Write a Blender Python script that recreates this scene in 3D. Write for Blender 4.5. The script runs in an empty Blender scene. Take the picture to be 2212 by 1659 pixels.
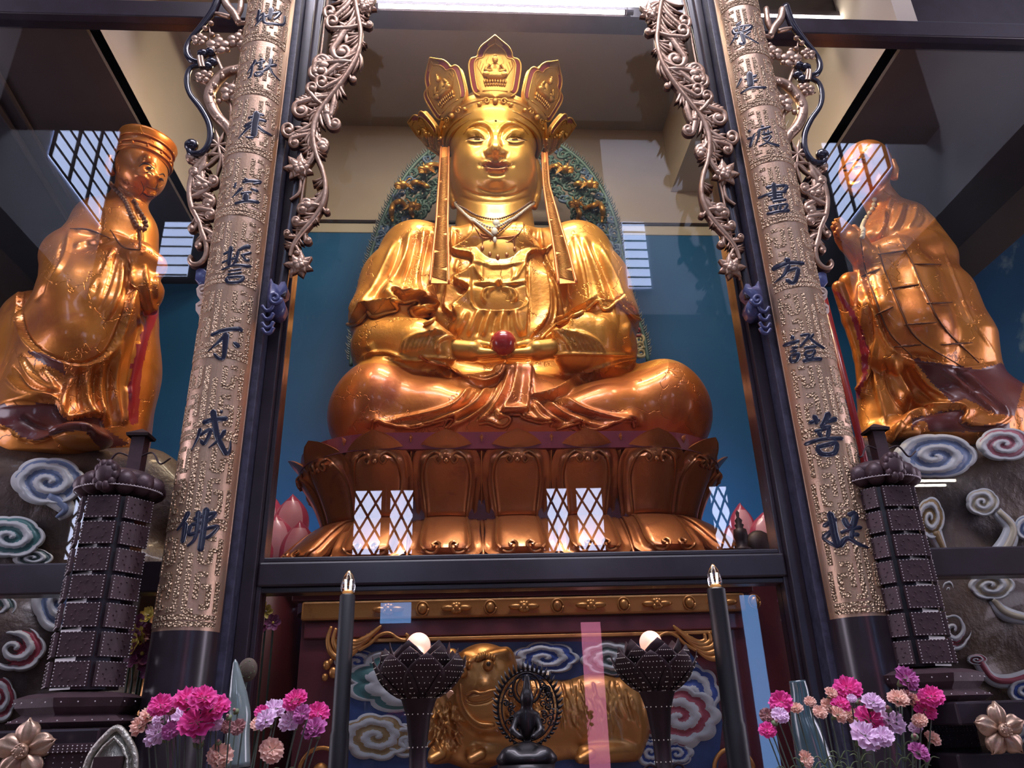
import bpy, bmesh, math, random
import numpy as np
import openvdb
from math import pi, sin, cos, tan, radians, sqrt, atan2
from mathutils import Vector, Matrix
from mathutils.bvhtree import BVHTree
random.seed(7); np.random.seed(7)

# ---------------------------------------------------------------- camera
W_, H_ = 2212, 1659
FPX = 1650.0
def _n(v): v = np.asarray(v, float); return v/np.linalg.norm(v)
_up = _n((-116, 3776.5, -1650.0))
_e = -0.062; _s = (116+1650*_e)/3776.5
_rt = np.array((1.0, _s, _e)); _rt = _n(_rt-_up*np.dot(_rt, _up))
_fw = np.cross(_up, _rt)
MCAM = np.stack([_rt, _fw, _up], 1)          # world -> camera
CAM = np.array((0.0, 0.0, 1.55))
cd = bpy.data.cameras.new('camera'); cam = bpy.data.objects.new('camera', cd)
bpy.context.scene.collection.objects.link(cam)
cd.sensor_fit = 'HORIZONTAL'; cd.sensor_width = 36.0; cd.lens = FPX/W_*36.0
cd.clip_start = 0.02; cd.clip_end = 200
cam.matrix_world = Matrix.Translation(Vector(CAM)) @ Matrix(MCAM.T.tolist()).to_4x4()
bpy.context.scene.camera = cam
def ray(px, py):
    return MCAM.T @ np.array((px-W_/2, H_/2-py, -FPX))
def U(px, py, Y):
    """the point of the photograph's ray that lies at depth Y in front of the viewer"""
    r = ray(px, py); return CAM + r*(Y/r[1])
def PJ(P):
    """pixel of world points, N x 3 -> N x 2"""
    c = (np.asarray(P)-CAM) @ MCAM.T
    return np.stack([W_/2+FPX*c[..., 0]/(-c[..., 2]), H_/2-FPX*c[..., 1]/(-c[..., 2])], -1)

# ---------------------------------------------------------------- world, exposure
sc = bpy.context.scene
sc.view_settings.view_transform = 'Standard'; sc.view_settings.look = 'None'
sc.view_settings.gamma = 1.0; sc.view_settings.use_curve_mapping = False
sc.view_settings.exposure = 0.0
w = bpy.data.worlds.new('world'); sc.world = w; w.use_nodes = True
w.node_tree.nodes['Background'].inputs[0].default_value = (0.55, 0.66, 0.95, 1)
w.node_tree.nodes['Background'].inputs[1].default_value = 0.6
def area(name, loc, target, size, power, color, sizey=None, spread=180):
    l = bpy.data.lights.new(name, 'AREA'); o = bpy.data.objects.new(name, l)
    sc.collection.objects.link(o)
    l.energy = power; l.color = color; l.size = size
    if sizey: l.shape = 'RECTANGLE'; l.size_y = sizey
    l.spread = radians(spread)
    o.location = loc
    d = Vector(target)-Vector(loc); o.rotation_euler = d.to_track_quat('-Z', 'Y').to_euler()
    return o
def spot(name, loc, target, power, color, angle=60, blend=.6, rad=.08):
    l = bpy.data.lights.new(name, 'SPOT'); o = bpy.data.objects.new(name, l)
    sc.collection.objects.link(o)
    l.energy = power; l.color = color; l.spot_size = radians(angle); l.spot_blend = blend; l.shadow_soft_size = rad
    o.location = loc
    d = Vector(target)-Vector(loc); o.rotation_euler = d.to_track_quat('-Z', 'Y').to_euler()
    return o
# lamps of the case: warm lamps under the ceiling above the glass, the tubes; cool daylight from the hall, with added fill lights
area('lamp_case_warm', (.33, 5.25, 8.25), (.33, 5.9, 5.0), 1.6, 135, (1.0, .84, .60), .3)
area('lamp_case_front', (.33, 4.5, 7.2), (.33, 6.1, 5.2), 1.4, 34, (1.0, .84, .60), .12)
area('lamp_case_left', (-1.2, 4.6, 6.1), (-2.7, 5.2, 4.4), .5, 24, (1.0, .70, .40), .3, 150)
area('lamp_case_right', (1.9, 4.6, 6.1), (3.4, 5.2, 4.4), .5, 24, (1.0, .70, .40), .3, 150)
area('daylight_hall_high', (.4, .3, 12.3), (.4, 4.2, 3.0), 7, 1500, (.90, .85, 1.0), 2.5)
area('fill_hall_roof', (.4, -2.3, 12.5), (.4, -2.5, 6.0), 11, 620, (.80, .84, 1.0), 1.5)  # unseen light added to brighten the upper hall walls, hidden behind the beam
area('fill_side_left', (-6.45, 3.1, 3.2), (.3, 4.3, 3.4), 1.6, 115, (.92, .82, 1.0), 3.0)  # added side fill, set outside the reflections; there is no door
area('fill_side_right', (7.1, 3.1, 3.2), (.3, 4.3, 3.4), 1.6, 115, (.92, .82, 1.0), 3.0)  # matching added fill on the other side, no door here either
area('fill_behind_throne', (.33, 7.2, 2.6), (.33, 7.9, 4.2), 4.0, 120, (.38, .68, 1.0), .3)  # unseen blue light added low to brighten the lower backboard
# ---------------------------------------------------------------- helpers
COL = sc.collection
XM = 0.334                                    # centre line of the bay
def V(*a): return np.array(a, float)
class MB:
    """collects shapes, links them as one mesh object"""
    def __init__(s): s.v = []; s.f = []; s.m = []; s.n = 0
    def add(s, v, f, mi=0):
        v = np.asarray(v, float).reshape(-1, 3)
        s.v.append(v); s.f += [tuple(int(i)+s.n for i in q) for q in f]; s.m += [mi]*len(f); s.n += len(v)
        return s
    def box(s, a, b, mi=0):
        x0, y0, z0 = np.minimum(a, b); x1, y1, z1 = np.maximum(a, b)
        v = [(x0,y0,z0),(x1,y0,z0),(x1,y1,z0),(x0,y1,z0),(x0,y0,z1),(x1,y0,z1),(x1,y1,z1),(x0,y1,z1)]
        return s.add(v, [(0,3,2,1),(4,5,6,7),(0,1,5,4),(1,2,6,5),(2,3,7,6),(3,0,4,7)], mi)
    def obox(s, c, ax, ay, az, mi=0):
        """oriented box: centre and three half-axis vectors"""
        c, ax, ay, az = map(np.asarray, (c, ax, ay, az))
        v = [c+i*ax+j*ay+k*az for k in (-1, 1) for (i, j) in ((-1,-1),(1,-1),(1,1),(-1,1))]
        return s.add(v, [(0,3,2,1),(4,5,6,7),(0,1,5,4),(1,2,6,5),(2,3,7,6),(3,0,4,7)], mi)
    def lathe(s, prof, c=(0,0,0), n=24, mi=0, a0=0, a1=2*pi, sx=1, sy=1):
        full = abs(a1-a0-2*pi) < 1e-6; k = n if full else n+1
        v = []; f = []
        for r, z in prof:
            for i in range(k):
                a = a0+(a1-a0)*i/n; v.append((c[0]+r*sx*cos(a), c[1]+r*sy*sin(a), c[2]+z))
        for j in range(len(prof)-1):
            for i in range(n):
                i2 = (i+1) % k; f.append((j*k+i, j*k+i2, (j+1)*k+i2, (j+1)*k+i))
        return s.add(v, f, mi)
    def tube(s, pts, r, n=8, mi=0, cap=True, flat=1.0, up=None):
        pts = np.asarray(pts, float); m = len(pts)
        r = np.broadcast_to(np.asarray(r, float), (m,))
        t = np.gradient(pts, axis=0); t /= np.linalg.norm(t, axis=1, keepdims=True)+1e-12
        u = np.asarray(up if up is not None else (0, 1, 0), float)
        v = []; f = []
        for i in range(m):
            a = u-t[i]*np.dot(u, t[i])
            if np.linalg.norm(a) < 1e-3: a = V(1, 0, 0)-t[i]*t[i][0]
            a = _n(a); b = np.cross(t[i], a)
            if up is None: u = a
            for k in range(n):
                w = 2*pi*k/n; v.append(pts[i]+r[i]*(cos(w)*a*flat+sin(w)*b))
        for i in range(m-1):
            for k in range(n):
                k2 = (k+1) % n; f.append((i*n+k, i*n+k2, (i+1)*n+k2, (i+1)*n+k))
        if cap: f.append(tuple(range(n))[::-1]); f.append(tuple((m-1)*n+k for k in range(n)))
        return s.add(v, f, mi)
    def ball(s, c, r, n=10, m=7, mi=0, rot=None):
        r = np.broadcast_to(np.asarray(r, float), (3,)); v = [V(0, 0, -1)]
        for j in range(1, m):
            p = -pi/2+pi*j/m
            for i in range(n): a = 2*pi*i/n; v.append(V(cos(p)*cos(a), cos(p)*sin(a), sin(p)))
        v.append(V(0, 0, 1)); v = np.array(v)*r
        if rot is not None: v = v @ np.asarray(rot).T
        f = [(0, 1+(i+1) % n, 1+i) for i in range(n)]
        for j in range(m-2):
            for i in range(n): f.append((1+j*n+i, 1+j*n+(i+1) % n, 1+(j+1)*n+(i+1) % n, 1+(j+1)*n+i))
        L = 1+(m-1)*n; f += [(L, 1+(m-2)*n+i, 1+(m-2)*n+(i+1) % n) for i in range(n)]
        return s.add(v+np.asarray(c, float), f, mi)
    def grid(s, P, mi=0, closeu=False):
        """P: rows x cols x 3"""
        P = np.asarray(P, float); R, C = P.shape[:2]; f = []
        for i in range(R-1 if not closeu else R):
            for j in range(C-1):
                i2 = (i+1) % R; f.append((i*C+j, i*C+j+1, i2*C+j+1, i2*C+j))
        return s.add(P.reshape(-1, 3), f, mi)
    def slab(s, P, nrm, th, mi=0):
        """closed sheet of thickness th behind the surface P (rows x cols), offset along nrm (vector or field)"""
        P = np.asarray(P, float); R, C = P.shape[:2]; Q = P-np.asarray(nrm, float)*th; n = R*C; f = []
        for i in range(R-1):
            for j in range(C-1):
                a, b, c, d = i*C+j, i*C+j+1, (i+1)*C+j+1, (i+1)*C+j
                f.append((a, b, c, d)); f.append((n+d, n+c, n+b, n+a))
        rim = [j for j in range(C)]+[i*C+C-1 for i in range(1, R)]+[(R-1)*C+j for j in range(C-2, -1, -1)]+[i*C for i in range(R-2, 0, -1)]
        for a, b in zip(rim, rim[1:]+rim[:1]): f.append((b, a, n+a, n+b))
        return s.add(np.concatenate([P.reshape(-1, 3), Q.reshape(-1, 3)]), f, mi)
    def prism(s, poly, off, mi=0):
        """poly: N x 3 planar outline, swept by vector off"""
        P = np.asarray(poly, float); n = len(P); Q = P+np.asarray(off, float)
        f = [tuple(range(n)), tuple(range(2*n-1, n-1, -1))]+[(i, (i+1) % n, n+(i+1) % n, n+i) for i in range(n)]
        f[2:] = [q[::-1] for q in f[2:]]
        return s.add(np.concatenate([P, Q]), f, mi)
    def build(s, name, mats, parent=None, smooth=True, bevel=0, seg=2, auto=None):
        me = bpy.data.meshes.new(name)
        v = np.concatenate(s.v) if s.v else np.zeros((0, 3))
        org = np.zeros(3)
        if parent is not None: org = np.array(parent.location)
        me.from_pydata((v-org).tolist(), [], s.f)
        if not isinstance(mats, (list, tuple)): mats = [mats]
        for m in mats: me.materials.append(m)
        me.polygons.foreach_set('material_index', s.m)
        me.polygons.foreach_set('use_smooth', [bool(smooth)]*len(s.f))
        me.update()
        bm = bmesh.new(); bm.from_mesh(me); bmesh.ops.recalc_face_normals(bm, faces=bm.faces); bm.to_mesh(me); bm.free()
        if smooth and auto: 
            try: me.set_sharp_from_angle(angle=radians(auto))
            except Exception: pass
        o = bpy.data.objects.new(name, me); COL.objects.link(o)
        if parent is not None: o.parent = parent
        if bevel:
            b = o.modifiers.new('bevel', 'BEVEL'); b.width = bevel; b.segments = seg; b.limit_method = 'ANGLE'; b.angle_limit = radians(40)
        return o
def tag(o, label=None, cat=None, group=None, kind=None):
    if label: o['label'] = label
    if cat: o['category'] = cat
    if group: o['group'] = group
    if kind: o['kind'] = kind
    return o
def thing(name, label, cat, loc=(0,0,0), group=None):
    o = bpy.data.objects.new(name, None); COL.objects.link(o); o.location = tuple(float(c) for c in loc); o.empty_display_size = .1
    return tag(o, label, cat, group)
def copy_tree(o, parent=None, loc=None, rotz=None):
    c = o.copy(); COL.objects.link(c)
    if parent is not None: c.parent = parent
    for ch in list(o.children): copy_tree(ch, c)
    if loc is not None: c.location = loc
    if rotz is not None: c.rotation_euler = (0, 0, rotz)
    return c
def mirror_tree(o, parent=None):
    """the mirror image about the bay's centre line: new meshes with x reflected"""
    c = o.copy(); 
    if o.type == 'MESH':
        me = o.data.copy(); n = len(me.vertices); a = np.empty(n*3, np.float32); me.vertices.foreach_get('co', a)
        a = a.reshape(-1, 3); a[:, 0] *= -1; me.vertices.foreach_set('co', a.ravel()); me.flip_normals(); me.update(); c.data = me
    COL.objects.link(c); c.location = o.location.copy()
    if parent is None: c.location.x = 2*XM-o.location.x
    else: c.parent = parent; c.location.x = -o.location.x
    for ch in list(o.children): mirror_tree(ch, c)
    return c
def spline(p, n=8, closed=False):
    """Catmull-Rom through points (any dimension)"""
    p = np.asarray(p, float); out = []; N = len(p)
    if N < 3 and not closed:
        return np.array([p[0]+(p[-1]-p[0])*t for t in np.linspace(0, 1, n+1)])
    R = range(N) if closed else range(N-1)
    for i in R:
        a = p[i-1] if (i > 0 or closed) else 2*p[0]-p[1]; b = p[i]; c = p[(i+1) % N]
        d = p[(i+2) % N] if (i+2 < N or closed) else 2*p[-1]-p[-2]
        for t in np.arange(n)/n:
            out.append(.5*((2*b)+(-a+c)*t+(2*a-5*b+4*c-d)*t*t+(-a+3*b-3*c+d)*t**3))
    if not closed: out.append(p[-1])
    return np.array(out)
def resample(p, n):
    p = np.asarray(p, float); s = np.r_[0, np.cumsum(np.linalg.norm(np.diff(p, axis=0), axis=1))]
    t = np.linspace(0, s[-1], n); return np.stack([np.interp(t, s, p[:, k]) for k in range(p.shape[1])], 1)

# ---------------------------------------------------------------- materials
def mat(name, col, rough=.5, metal=0., coat=0., noise=None, bump=None, emit=None, spec=None, trans=None, hammer=None, wear=None, cracks=None, coatr=.1):
    m = bpy.data.materials.new(name); m.use_nodes = True; nt = m.node_tree; N = nt.nodes; L = nt.links
    b = N['Principled BSDF']; I = b.inputs
    I['Base Color'].default_value = (*col, 1); I['Roughness'].default_value = rough; I['Metallic'].default_value = metal
    I['Coat Weight'].default_value = coat; I['Coat Roughness'].default_value = coatr
    if spec is not None: I['Specular IOR Level'].default_value = spec
    tc = N.new('ShaderNodeTexCoord')
    def noi(scale, detail=4, rough=.6, dist=0):
        n = N.new('ShaderNodeTexNoise'); n.inputs['Scale'].default_value = scale; n.inputs['Detail'].default_value = detail
        n.inputs['Roughness'].default_value = rough; n.inputs['Distortion'].default_value = dist
        L.new(tc.outputs['Object'], n.inputs['Vector']); return n
    def ramp(src, stops):
        r = N.new('ShaderNodeValToRGB'); e = r.color_ramp.elements
        while len(e) < len(stops): e.new(.5)
        for k, (p, c) in enumerate(stops): e[k].position = p; e[k].color = (*c, 1) if len(c) == 3 else c
        L.new(src, r.inputs[0]); return r
    colsock = None
    if noise:                                  # (scale, colour2, lo, hi)
        n = noi(noise[0]); r = ramp(n.outputs['Fac'], [(noise[2], col), (noise[3], noise[1])]); colsock = r.outputs[0]
    if wear:                                   # (scale, colour, lo, hi)
        n = noi(wear[0], 6, .65, .6); r = ramp(n.outputs['Fac'], [(wear[2], (0,0,0)), (wear[3], (1,1,1))])
        mx = N.new('ShaderNodeMix'); mx.data_type = 'RGBA'
        if colsock: L.new(colsock, mx.inputs[6])
        else: mx.inputs[6].default_value = (*col, 1)
        mx.inputs[7].default_value = (*wear[1], 1); L.new(r.outputs[0], mx.inputs[0]); colsock = mx.outputs[2]
    if colsock: L.new(colsock, I['Base Color'])
    hs = []
    if bump:  n = noi(bump[0], 5); hs.append((n.outputs['Fac'], bump[1]))
    if hammer:
        v = N.new('ShaderNodeTexVoronoi'); v.inputs['Scale'].default_value = hammer[0]; L.new(tc.outputs['Object'], v.inputs['Vector']); hs.append((v.outputs['Distance'], hammer[1]))
    if cracks:
        d = noi(3, 4); v = N.new('ShaderNodeTexVoronoi'); v.feature = 'DISTANCE_TO_EDGE'; v.inputs['Scale'].default_value = cracks[0]
        ad = N.new('ShaderNodeVectorMath'); ad.operation = 'ADD'; sc_ = N.new('ShaderNodeVectorMath'); sc_.operation = 'SCALE'; sc_.inputs[3].default_value = .8
        L.new(d.outputs['Color'], sc_.inputs[0]); L.new(sc_.outputs[0], ad.inputs[0]); L.new(tc.outputs['Object'], ad.inputs[1]); L.new(ad.outputs[0], v.inputs['Vector'])
        r = ramp(v.outputs['Distance'], [(0, (0,0,0)), (.012, (1,1,1))]); hs.append((r.outputs[0], cracks[1]))
    prev = None
    for sck, st in hs:
        bp = N.new('ShaderNodeBump'); bp.inputs['Strength'].default_value = 1; bp.inputs['Distance'].default_value = st
        L.new(sck, bp.inputs['Height'])
        if prev: L.new(prev, bp.inputs['Normal'])
        prev = bp.outputs[0]
    if prev: L.new(prev, I['Normal'])
    if emit: I['Emission Color'].default_value = (*emit[0], 1); I['Emission Strength'].default_value = emit[1]
    if trans: I['Transmission Weight'].default_value = trans; I['IOR'].default_value = 1.45
    return m
def glass_pane(name, tint=(1,1,1), boost=1.0):
    m = bpy.data.materials.new(name); m.use_nodes = True; nt = m.node_tree; N = nt.nodes; L = nt.links
    N.remove(N['Principled BSDF']); out = N['Material Output']
    t = N.new('ShaderNodeBsdfTransparent'); t.inputs[0].default_value = (*tint, 1)
    g = N.new('ShaderNodeBsdfGlossy'); g.inputs['Roughness'].default_value = 0.0
    ge = N.new('ShaderNodeNewGeometry'); dt = N.new('ShaderNodeVectorMath'); dt.operation = 'DOT_PRODUCT'
    L.new(ge.outputs['Incoming'], dt.inputs[0]); L.new(ge.outputs['Normal'], dt.inputs[1])
    def mth(op, a, b_):
        q = N.new('ShaderNodeMath'); q.operation = op
        for i_, x_ in enumerate((a, b_)):
            if x_ is None: continue
            if isinstance(x_, (int, float)): q.inputs[i_].default_value = x_
            else: L.new(x_, q.inputs[i_])
        return q.outputs[0]
    c_ = mth('SUBTRACT', 1.0, mth('ABSOLUTE', dt.outputs['Value'], None))
    r_ = mth('ADD', .04*boost, mth('MULTIPLY', mth('POWER', c_, 5.0), .96))
    mx = N.new('ShaderNodeMixShader'); L.new(r_, mx.inputs[0])
    L.new(t.outputs[0], mx.inputs[1]); L.new(g.outputs[0], mx.inputs[2]); L.new(mx.outputs[0], out.inputs[0])
    return m

# ---------------------------------------------------------------- solid modelling on a distance grid
class Solid:
    def __init__(s, lo, hi, h):
        s.h = h; s.lo = np.asarray(lo, float); n = np.ceil((np.asarray(hi)-s.lo)/h).astype(int)+1
        s.n = n; s.ax = [(s.lo[k]+np.arange(n[k])*h).astype(np.float32) for k in range(3)]
        s.d = np.full(n, 1.0, np.float32)
    def blk(s, lo, hi):
        a = np.clip(np.floor((np.asarray(lo)-s.lo)/s.h).astype(int), 0, s.n); b = np.clip(np.ceil((np.asarray(hi)-s.lo)/s.h).astype(int)+1, 0, s.n)
        sl = tuple(slice(a[k], b[k]) for k in range(3))
        return sl, s.ax[0][sl[0]][:, None, None], s.ax[1][sl[1]][None, :, None], s.ax[2][sl[2]][None, None, :]
    def comb(s, sl, d, k, op):
        e = s.d[sl]
        if e.size == 0: return s
        if op == 'sub': d = -d; r = np.maximum(e, d); 
        elif op == 'cap': r = np.maximum(e, d)
        else: r = np.minimum(e, d)
        if k > 0:
            q = np.maximum(k-np.abs(e-d), 0)/k; w = q*q*k*.25
            r = r+w if op in ('sub', 'cap') else r-w
        s.d[sl] = r; return s
    def ell(s, c, r, k=.05, op='add', rot=None):
        c = np.asarray(c, float); r = np.broadcast_to(np.asarray(r, float), (3,)); m = max(r)+k+3*s.h if rot is not None else r+k+3*s.h
        sl, x, y, z = s.blk(c-m, c+m); x = x-c[0]; y = y-c[1]; z = z-c[2]
        if rot is not None:
            R = np.asarray(rot).T; x, y, z = (R[i, 0]*x+R[i, 1]*y+R[i, 2]*z for i in range(3))
        q = np.sqrt((x/r[0])**2+(y/r[1])**2+(z/r[2])**2); g = np.sqrt((x/r[0]**2)**2+(y/r[1]**2)**2+(z/r[2]**2)**2)+1e-9
        return s.comb(sl, (q*(q-1)/g).astype(np.float32), k, op)
    def cap(s, a, b, ra, rb=None, k=.05, op='add', sq=(1, 1, 1)):
        """tapered capsule; sq squeezes the distance per axis"""
        rb = ra if rb is None else rb; a = np.asarray(a, float); b = np.asarray(b, float); m = max(ra, rb)*max(1/min(sq), 1)+k+3*s.h
        sl, x, y, z = s.blk(np.minimum(a, b)-m, np.maximum(a, b)+m); d = b-a; L2 = max(np.dot(d, d), 1e-9)
        t = np.clip(((x-a[0])*d[0]+(y-a[1])*d[1]+(z-a[2])*d[2])/L2, 0, 1)
        D = np.sqrt(((x-a[0]-t*d[0])*sq[0])**2+((y-a[1]-t*d[1])*sq[1])**2+((z-a[2]-t*d[2])*sq[2])**2)-(ra+(rb-ra)*t)
        return s.comb(sl, D.astype(np.float32), k, op)
    def chain(s, pts, r, k=.05, op='add', sq=(1, 1, 1)):
        for i in range(len(pts)-1): s.cap(pts[i], pts[i+1], r[i] if np.ndim(r) else r, r[i+1] if np.ndim(r) else r, k, op, sq)
        return s
    def box(s, c, hf, rad=.02, k=.02, op='add', rot=None):
        c = np.asarray(c, float); hf = np.asarray(hf, float); m = (np.linalg.norm(hf) if rot is not None else hf)+k+3*s.h
        sl, x, y, z = s.blk(c-m, c+m); x = x-c[0]; y = y-c[1]; z = z-c[2]
        if rot is not None:
            R = np.asarray(rot).T; x, y, z = (R[i, 0]*x+R[i, 1]*y+R[i, 2]*z for i in range(3))
        qx = np.abs(x)-hf[0]+rad; qy = np.abs(y)-hf[1]+rad; qz = np.abs(z)-hf[2]+rad
        D = np.sqrt(np.maximum(qx, 0)**2+np.maximum(qy, 0)**2+np.maximum(qz, 0)**2)+np.minimum(np.maximum(np.maximum(qx, qy), qz), 0)-rad
        return s.comb(sl, D.astype(np.float32), k, op)
    def fn(s, lo, hi, f, k=0, op='add'):
        sl, x, y, z = s.blk(lo, hi); return s.comb(sl, np.broadcast_to(f(x, y, z), s.d[sl].shape).astype(np.float32), k, op)
    def mesh(s):
        g = openvdb.FloatGrid(background=float(3*s.h)); g.copyFromArray(np.clip(s.d, -3*s.h, 3*s.h))
        p, q = g.convertToQuads(0.0); p = np.asarray(p, np.float64)*s.h+s.lo
        return p, np.asarray(q)
def vnormals(p, q):
    a = p[q[:, 2]]-p[q[:, 0]]; b = p[q[:, 3]]-p[q[:, 1]]; f = np.cross(a, b); n = np.zeros_like(p)
    for k in range(4): np.add.at(n, q[:, k], f)
    return n/(np.linalg.norm(n, axis=1, keepdims=True)+1e-12)
def polydist(P, L):
    """distance of N x 2 points to polyline L, sign of the side, position 0..1 along it"""
    best = np.full(len(P), 1e9); sgn = np.zeros(len(P)); par = np.zeros(len(P)); n = len(L)-1
    for i in range(n):
        a, b = L[i], L[i+1]; d = b-a; l2 = max(np.dot(d, d), 1e-9)
        t = np.clip(((P-a) @ d)/l2, 0, 1); r = P-a-t[:, None]*d; D = np.hypot(r[:, 0], r[:, 1]); m = D < best
        best[m] = D[m]; sgn[m] = np.sign(d[0]*r[m, 1]-d[1]*r[m, 0]); par[m] = (i+t[m])/n
    return best, sgn, par
def relief(p, q, strokes, flip=None):
    """carve folds, seams and features, traced on the photograph, into the front of a solid"""
    nr = vnormals(p, q)
    vd = CAM-p; vd /= np.linalg.norm(vd, axis=1, keepdims=True)
    if np.mean(np.sum(nr*vd, 1)[:]*0+np.sum(nr*(p-p.mean(0)), 1)) < 0: nr = -nr
    px = PJ(p); front = np.clip(np.sum(nr*vd, 1)*2.5, 0, 1); disp = np.zeros(len(p))
    for st in strokes:
        kind, pts, w, h = st[:4]; L = spline(pts, 5) if len(pts) > 2 else np.asarray(pts, float)
        R = w*3.2 if kind != 'step' else st[4]*3
        lo = L.min(0)-R; hi = L.max(0)+R
        ix = np.nonzero((px[:, 0] > lo[0]) & (px[:, 0] < hi[0]) & (px[:, 1] > lo[1]) & (px[:, 1] < hi[1]) & (front > 0))[0]
        if not len(ix): continue
        D, sg, t = polydist(px[ix], L); taper = np.clip(np.minimum(t, 1-t)*6, 0, 1)**.7
        if kind == 'ridge': v = h*np.exp(-(D/w)**2)*taper
        elif kind == 'dome': v = h*np.exp(-(D/w)**2)
        elif kind == 'flat': v = h/(1+np.exp((D-w)/(w*.12+.3)))
        elif kind == 'step':           # cloth edge: raised on the sg<0 side (right-hand when walking), sharp at the line
            s_ = np.clip(.5-sg*D/(2*w), 0, 1); v = h*s_*np.exp(-(D/st[4])**1.5)*taper
            v -= h*.35*np.exp(-((sg*D-w*1.3)/(w*1.2))**2)*taper
        disp[ix] += v*front[ix]
    return p+nr*disp[:, None]
def solid_obj(name, p, q, mats, parent=None, mi=None):
    me = bpy.data.meshes.new(name); org = np.array(parent.location) if parent is not None else np.zeros(3)
    n = len(p); me.vertices.add(n); me.vertices.foreach_set('co', (p-org).astype(np.float32).ravel())
    me.loops.add(len(q)*4); me.loops.foreach_set('vertex_index', q[:, ::-1].astype(np.int32).ravel())
    me.polygons.add(len(q)); me.polygons.foreach_set('loop_start', np.arange(0, len(q)*4, 4, dtype=np.int32))
    if not isinstance(mats, (list, tuple)): mats = [mats]
    for m in mats: me.materials.append(m)
    if mi is not None: me.polygons.foreach_set('material_index', mi.astype(np.int32))
    me.polygons.foreach_set('use_smooth', np.ones(len(q), bool)); me.update(calc_edges=True); me.validate()
    a = me.polygons[0]; 
    o = bpy.data.objects.new(name, me); COL.objects.link(o)
    if parent is not None: o.parent = parent
    # orient outward
    c = p.mean(0); nr = vnormals(p, q[:, ::-1]); 
    if np.sum(nr*(p-c)) < 0: me.flip_normals()
    return o
def bvh_of(p, q): return BVHTree.FromPolygons([tuple(v) for v in p], [tuple(int(i) for i in f) for f in q])
def hit(bvh, px, py, lift=0.0, Y=None):
    r = ray(px, py); r = r/np.linalg.norm(r)
    loc, nr, idx, d = bvh.ray_cast(Vector(CAM), Vector(r))
    if loc is None: return U(px, py, Y) if Y is not None else None
    nr = np.array(nr); 
    if np.dot(nr, r) > 0: nr = -nr
    return np.array(loc)+nr*lift
def drape(bvh, pts, lift=0.0, Y=6.0):
    out = []; last = Y
    for a, b in pts:
        h = hit(bvh, a, b, lift)
        if h is None: h = U(a, b, last)
        last = h[1]; out.append(h)
    return np.array(out)
def swath(mb, C, N, wd, th=.004, dome=.5, mi=0, bi=None, back=0.0):
    """ribbon along points C (n x 3), surface normals N, half widths wd; domed front, flat back sunk by `back`"""
    C = np.asarray(C, float); N = np.asarray(N, float); n = len(C); wd = np.broadcast_to(np.asarray(wd, float), (n,))
    if N.ndim == 1: N = np.tile(N, (n, 1))
    t = np.gradient(C, axis=0); t /= np.linalg.norm(t, axis=1, keepdims=True)+1e-12
    B = np.cross(t, N); B /= np.linalg.norm(B, axis=1, keepdims=True)+1e-12
    rows = []
    for k, u in enumerate((-1, -.75, 0, .75, 1)):
        hgt = th*(0 if abs(u) == 1 else (.75 if u else 1)) if dome else (0 if abs(u) == 1 else th)
        rows.append(C+B*(wd*u)[:, None]+N*(hgt if not dome else hgt*1.0))
    front = np.stack(rows, 1)
    K = 5; v = list(front.reshape(-1, 3)); f = []
    for i in range(n-1):
        for k in range(K-1): f.append((i*K+k, i*K+k+1, (i+1)*K+k+1, (i+1)*K+k))
    m = len(v); bl = C-B*wd[:, None]-N*back; br = C+B*wd[:, None]-N*back
    for i in range(n): v.append(bl[i]); v.append(br[i])
    g = []
    for i in range(n-1):
        g.append((m+2*i, m+2*i+1, m+2*i+3, m+2*i+2)); g.append((i*K, (i+1)*K, m+2*i+2, m+2*i)); g.append(((i+1)*K+K-1, i*K+K-1, m+2*i+1, m+2*i+3))
    g.append((0, m, m+1)+tuple(range(K-1, 0, -1))[:0]+(K-1,)); g.append(((n-1)*K, (n-1)*K+K-1, m+2*n-1, m+2*n-2))
    mb.add(v, f, mi); mb.add(np.zeros((0, 3)), [], mi)
    base = mb.n-len(v)
    mb.f += [tuple(i+base for i in q) for q in g]; mb.m += [mi if bi is None else bi]*len(g)
    return mb
def disc_pts(c, r, n=12, sy=1.0): return [(c[0]+r*cos(2*pi*k/n), c[1]+r*sy*sin(2*pi*k/n)) for k in range(n+1)]
def spiral(c, r0, r1, turns, a0=0, n=24, sy=1.0, cw=1):
    t = np.linspace(0, 1, n); r = r0+(r1-r0)*t; a = a0+cw*2*pi*turns*t
    return np.stack([c[0]+r*np.cos(a), c[1]+r*np.sin(a)*sy], 1)
# ---------------------------------------------------------------- materials of the place
M = {}
M['beige'] = mat('beige_plaster', (.50, .43, .36), .85, noise=(1.2, (.44, .37, .31), .3, .8))
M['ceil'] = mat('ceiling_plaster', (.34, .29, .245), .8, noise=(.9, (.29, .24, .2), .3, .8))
M['railw'] = mat('rail_paint', (.52, .47, .38), .6)
M['blue'] = mat('blue_board', (.018, .125, .30), .42, noise=(1.0, (.014, .095, .235), .3, .75), bump=(3, .004))
M['lacq'] = mat('dark_lacquer_wood', (.022, .014, .02), .32, noise=(6, (.032, .022, .034), .4, .7), coat=.4, coatr=.2)
M['lacq_bluelit'] = mat('blue_lit_dark_wood', (.055, .055, .095), .45, noise=(22, (.03, .028, .05), .4, .65), bump=(60, .002))  # blue light on the post face put into the wood colour
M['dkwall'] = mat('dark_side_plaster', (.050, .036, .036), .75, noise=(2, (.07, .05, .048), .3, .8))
M['hallw'] = mat('hall_wall', (.55, .56, .62), .8)
M['halld'] = mat('hall_dark_timber', (.03, .025, .03), .6)
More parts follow.
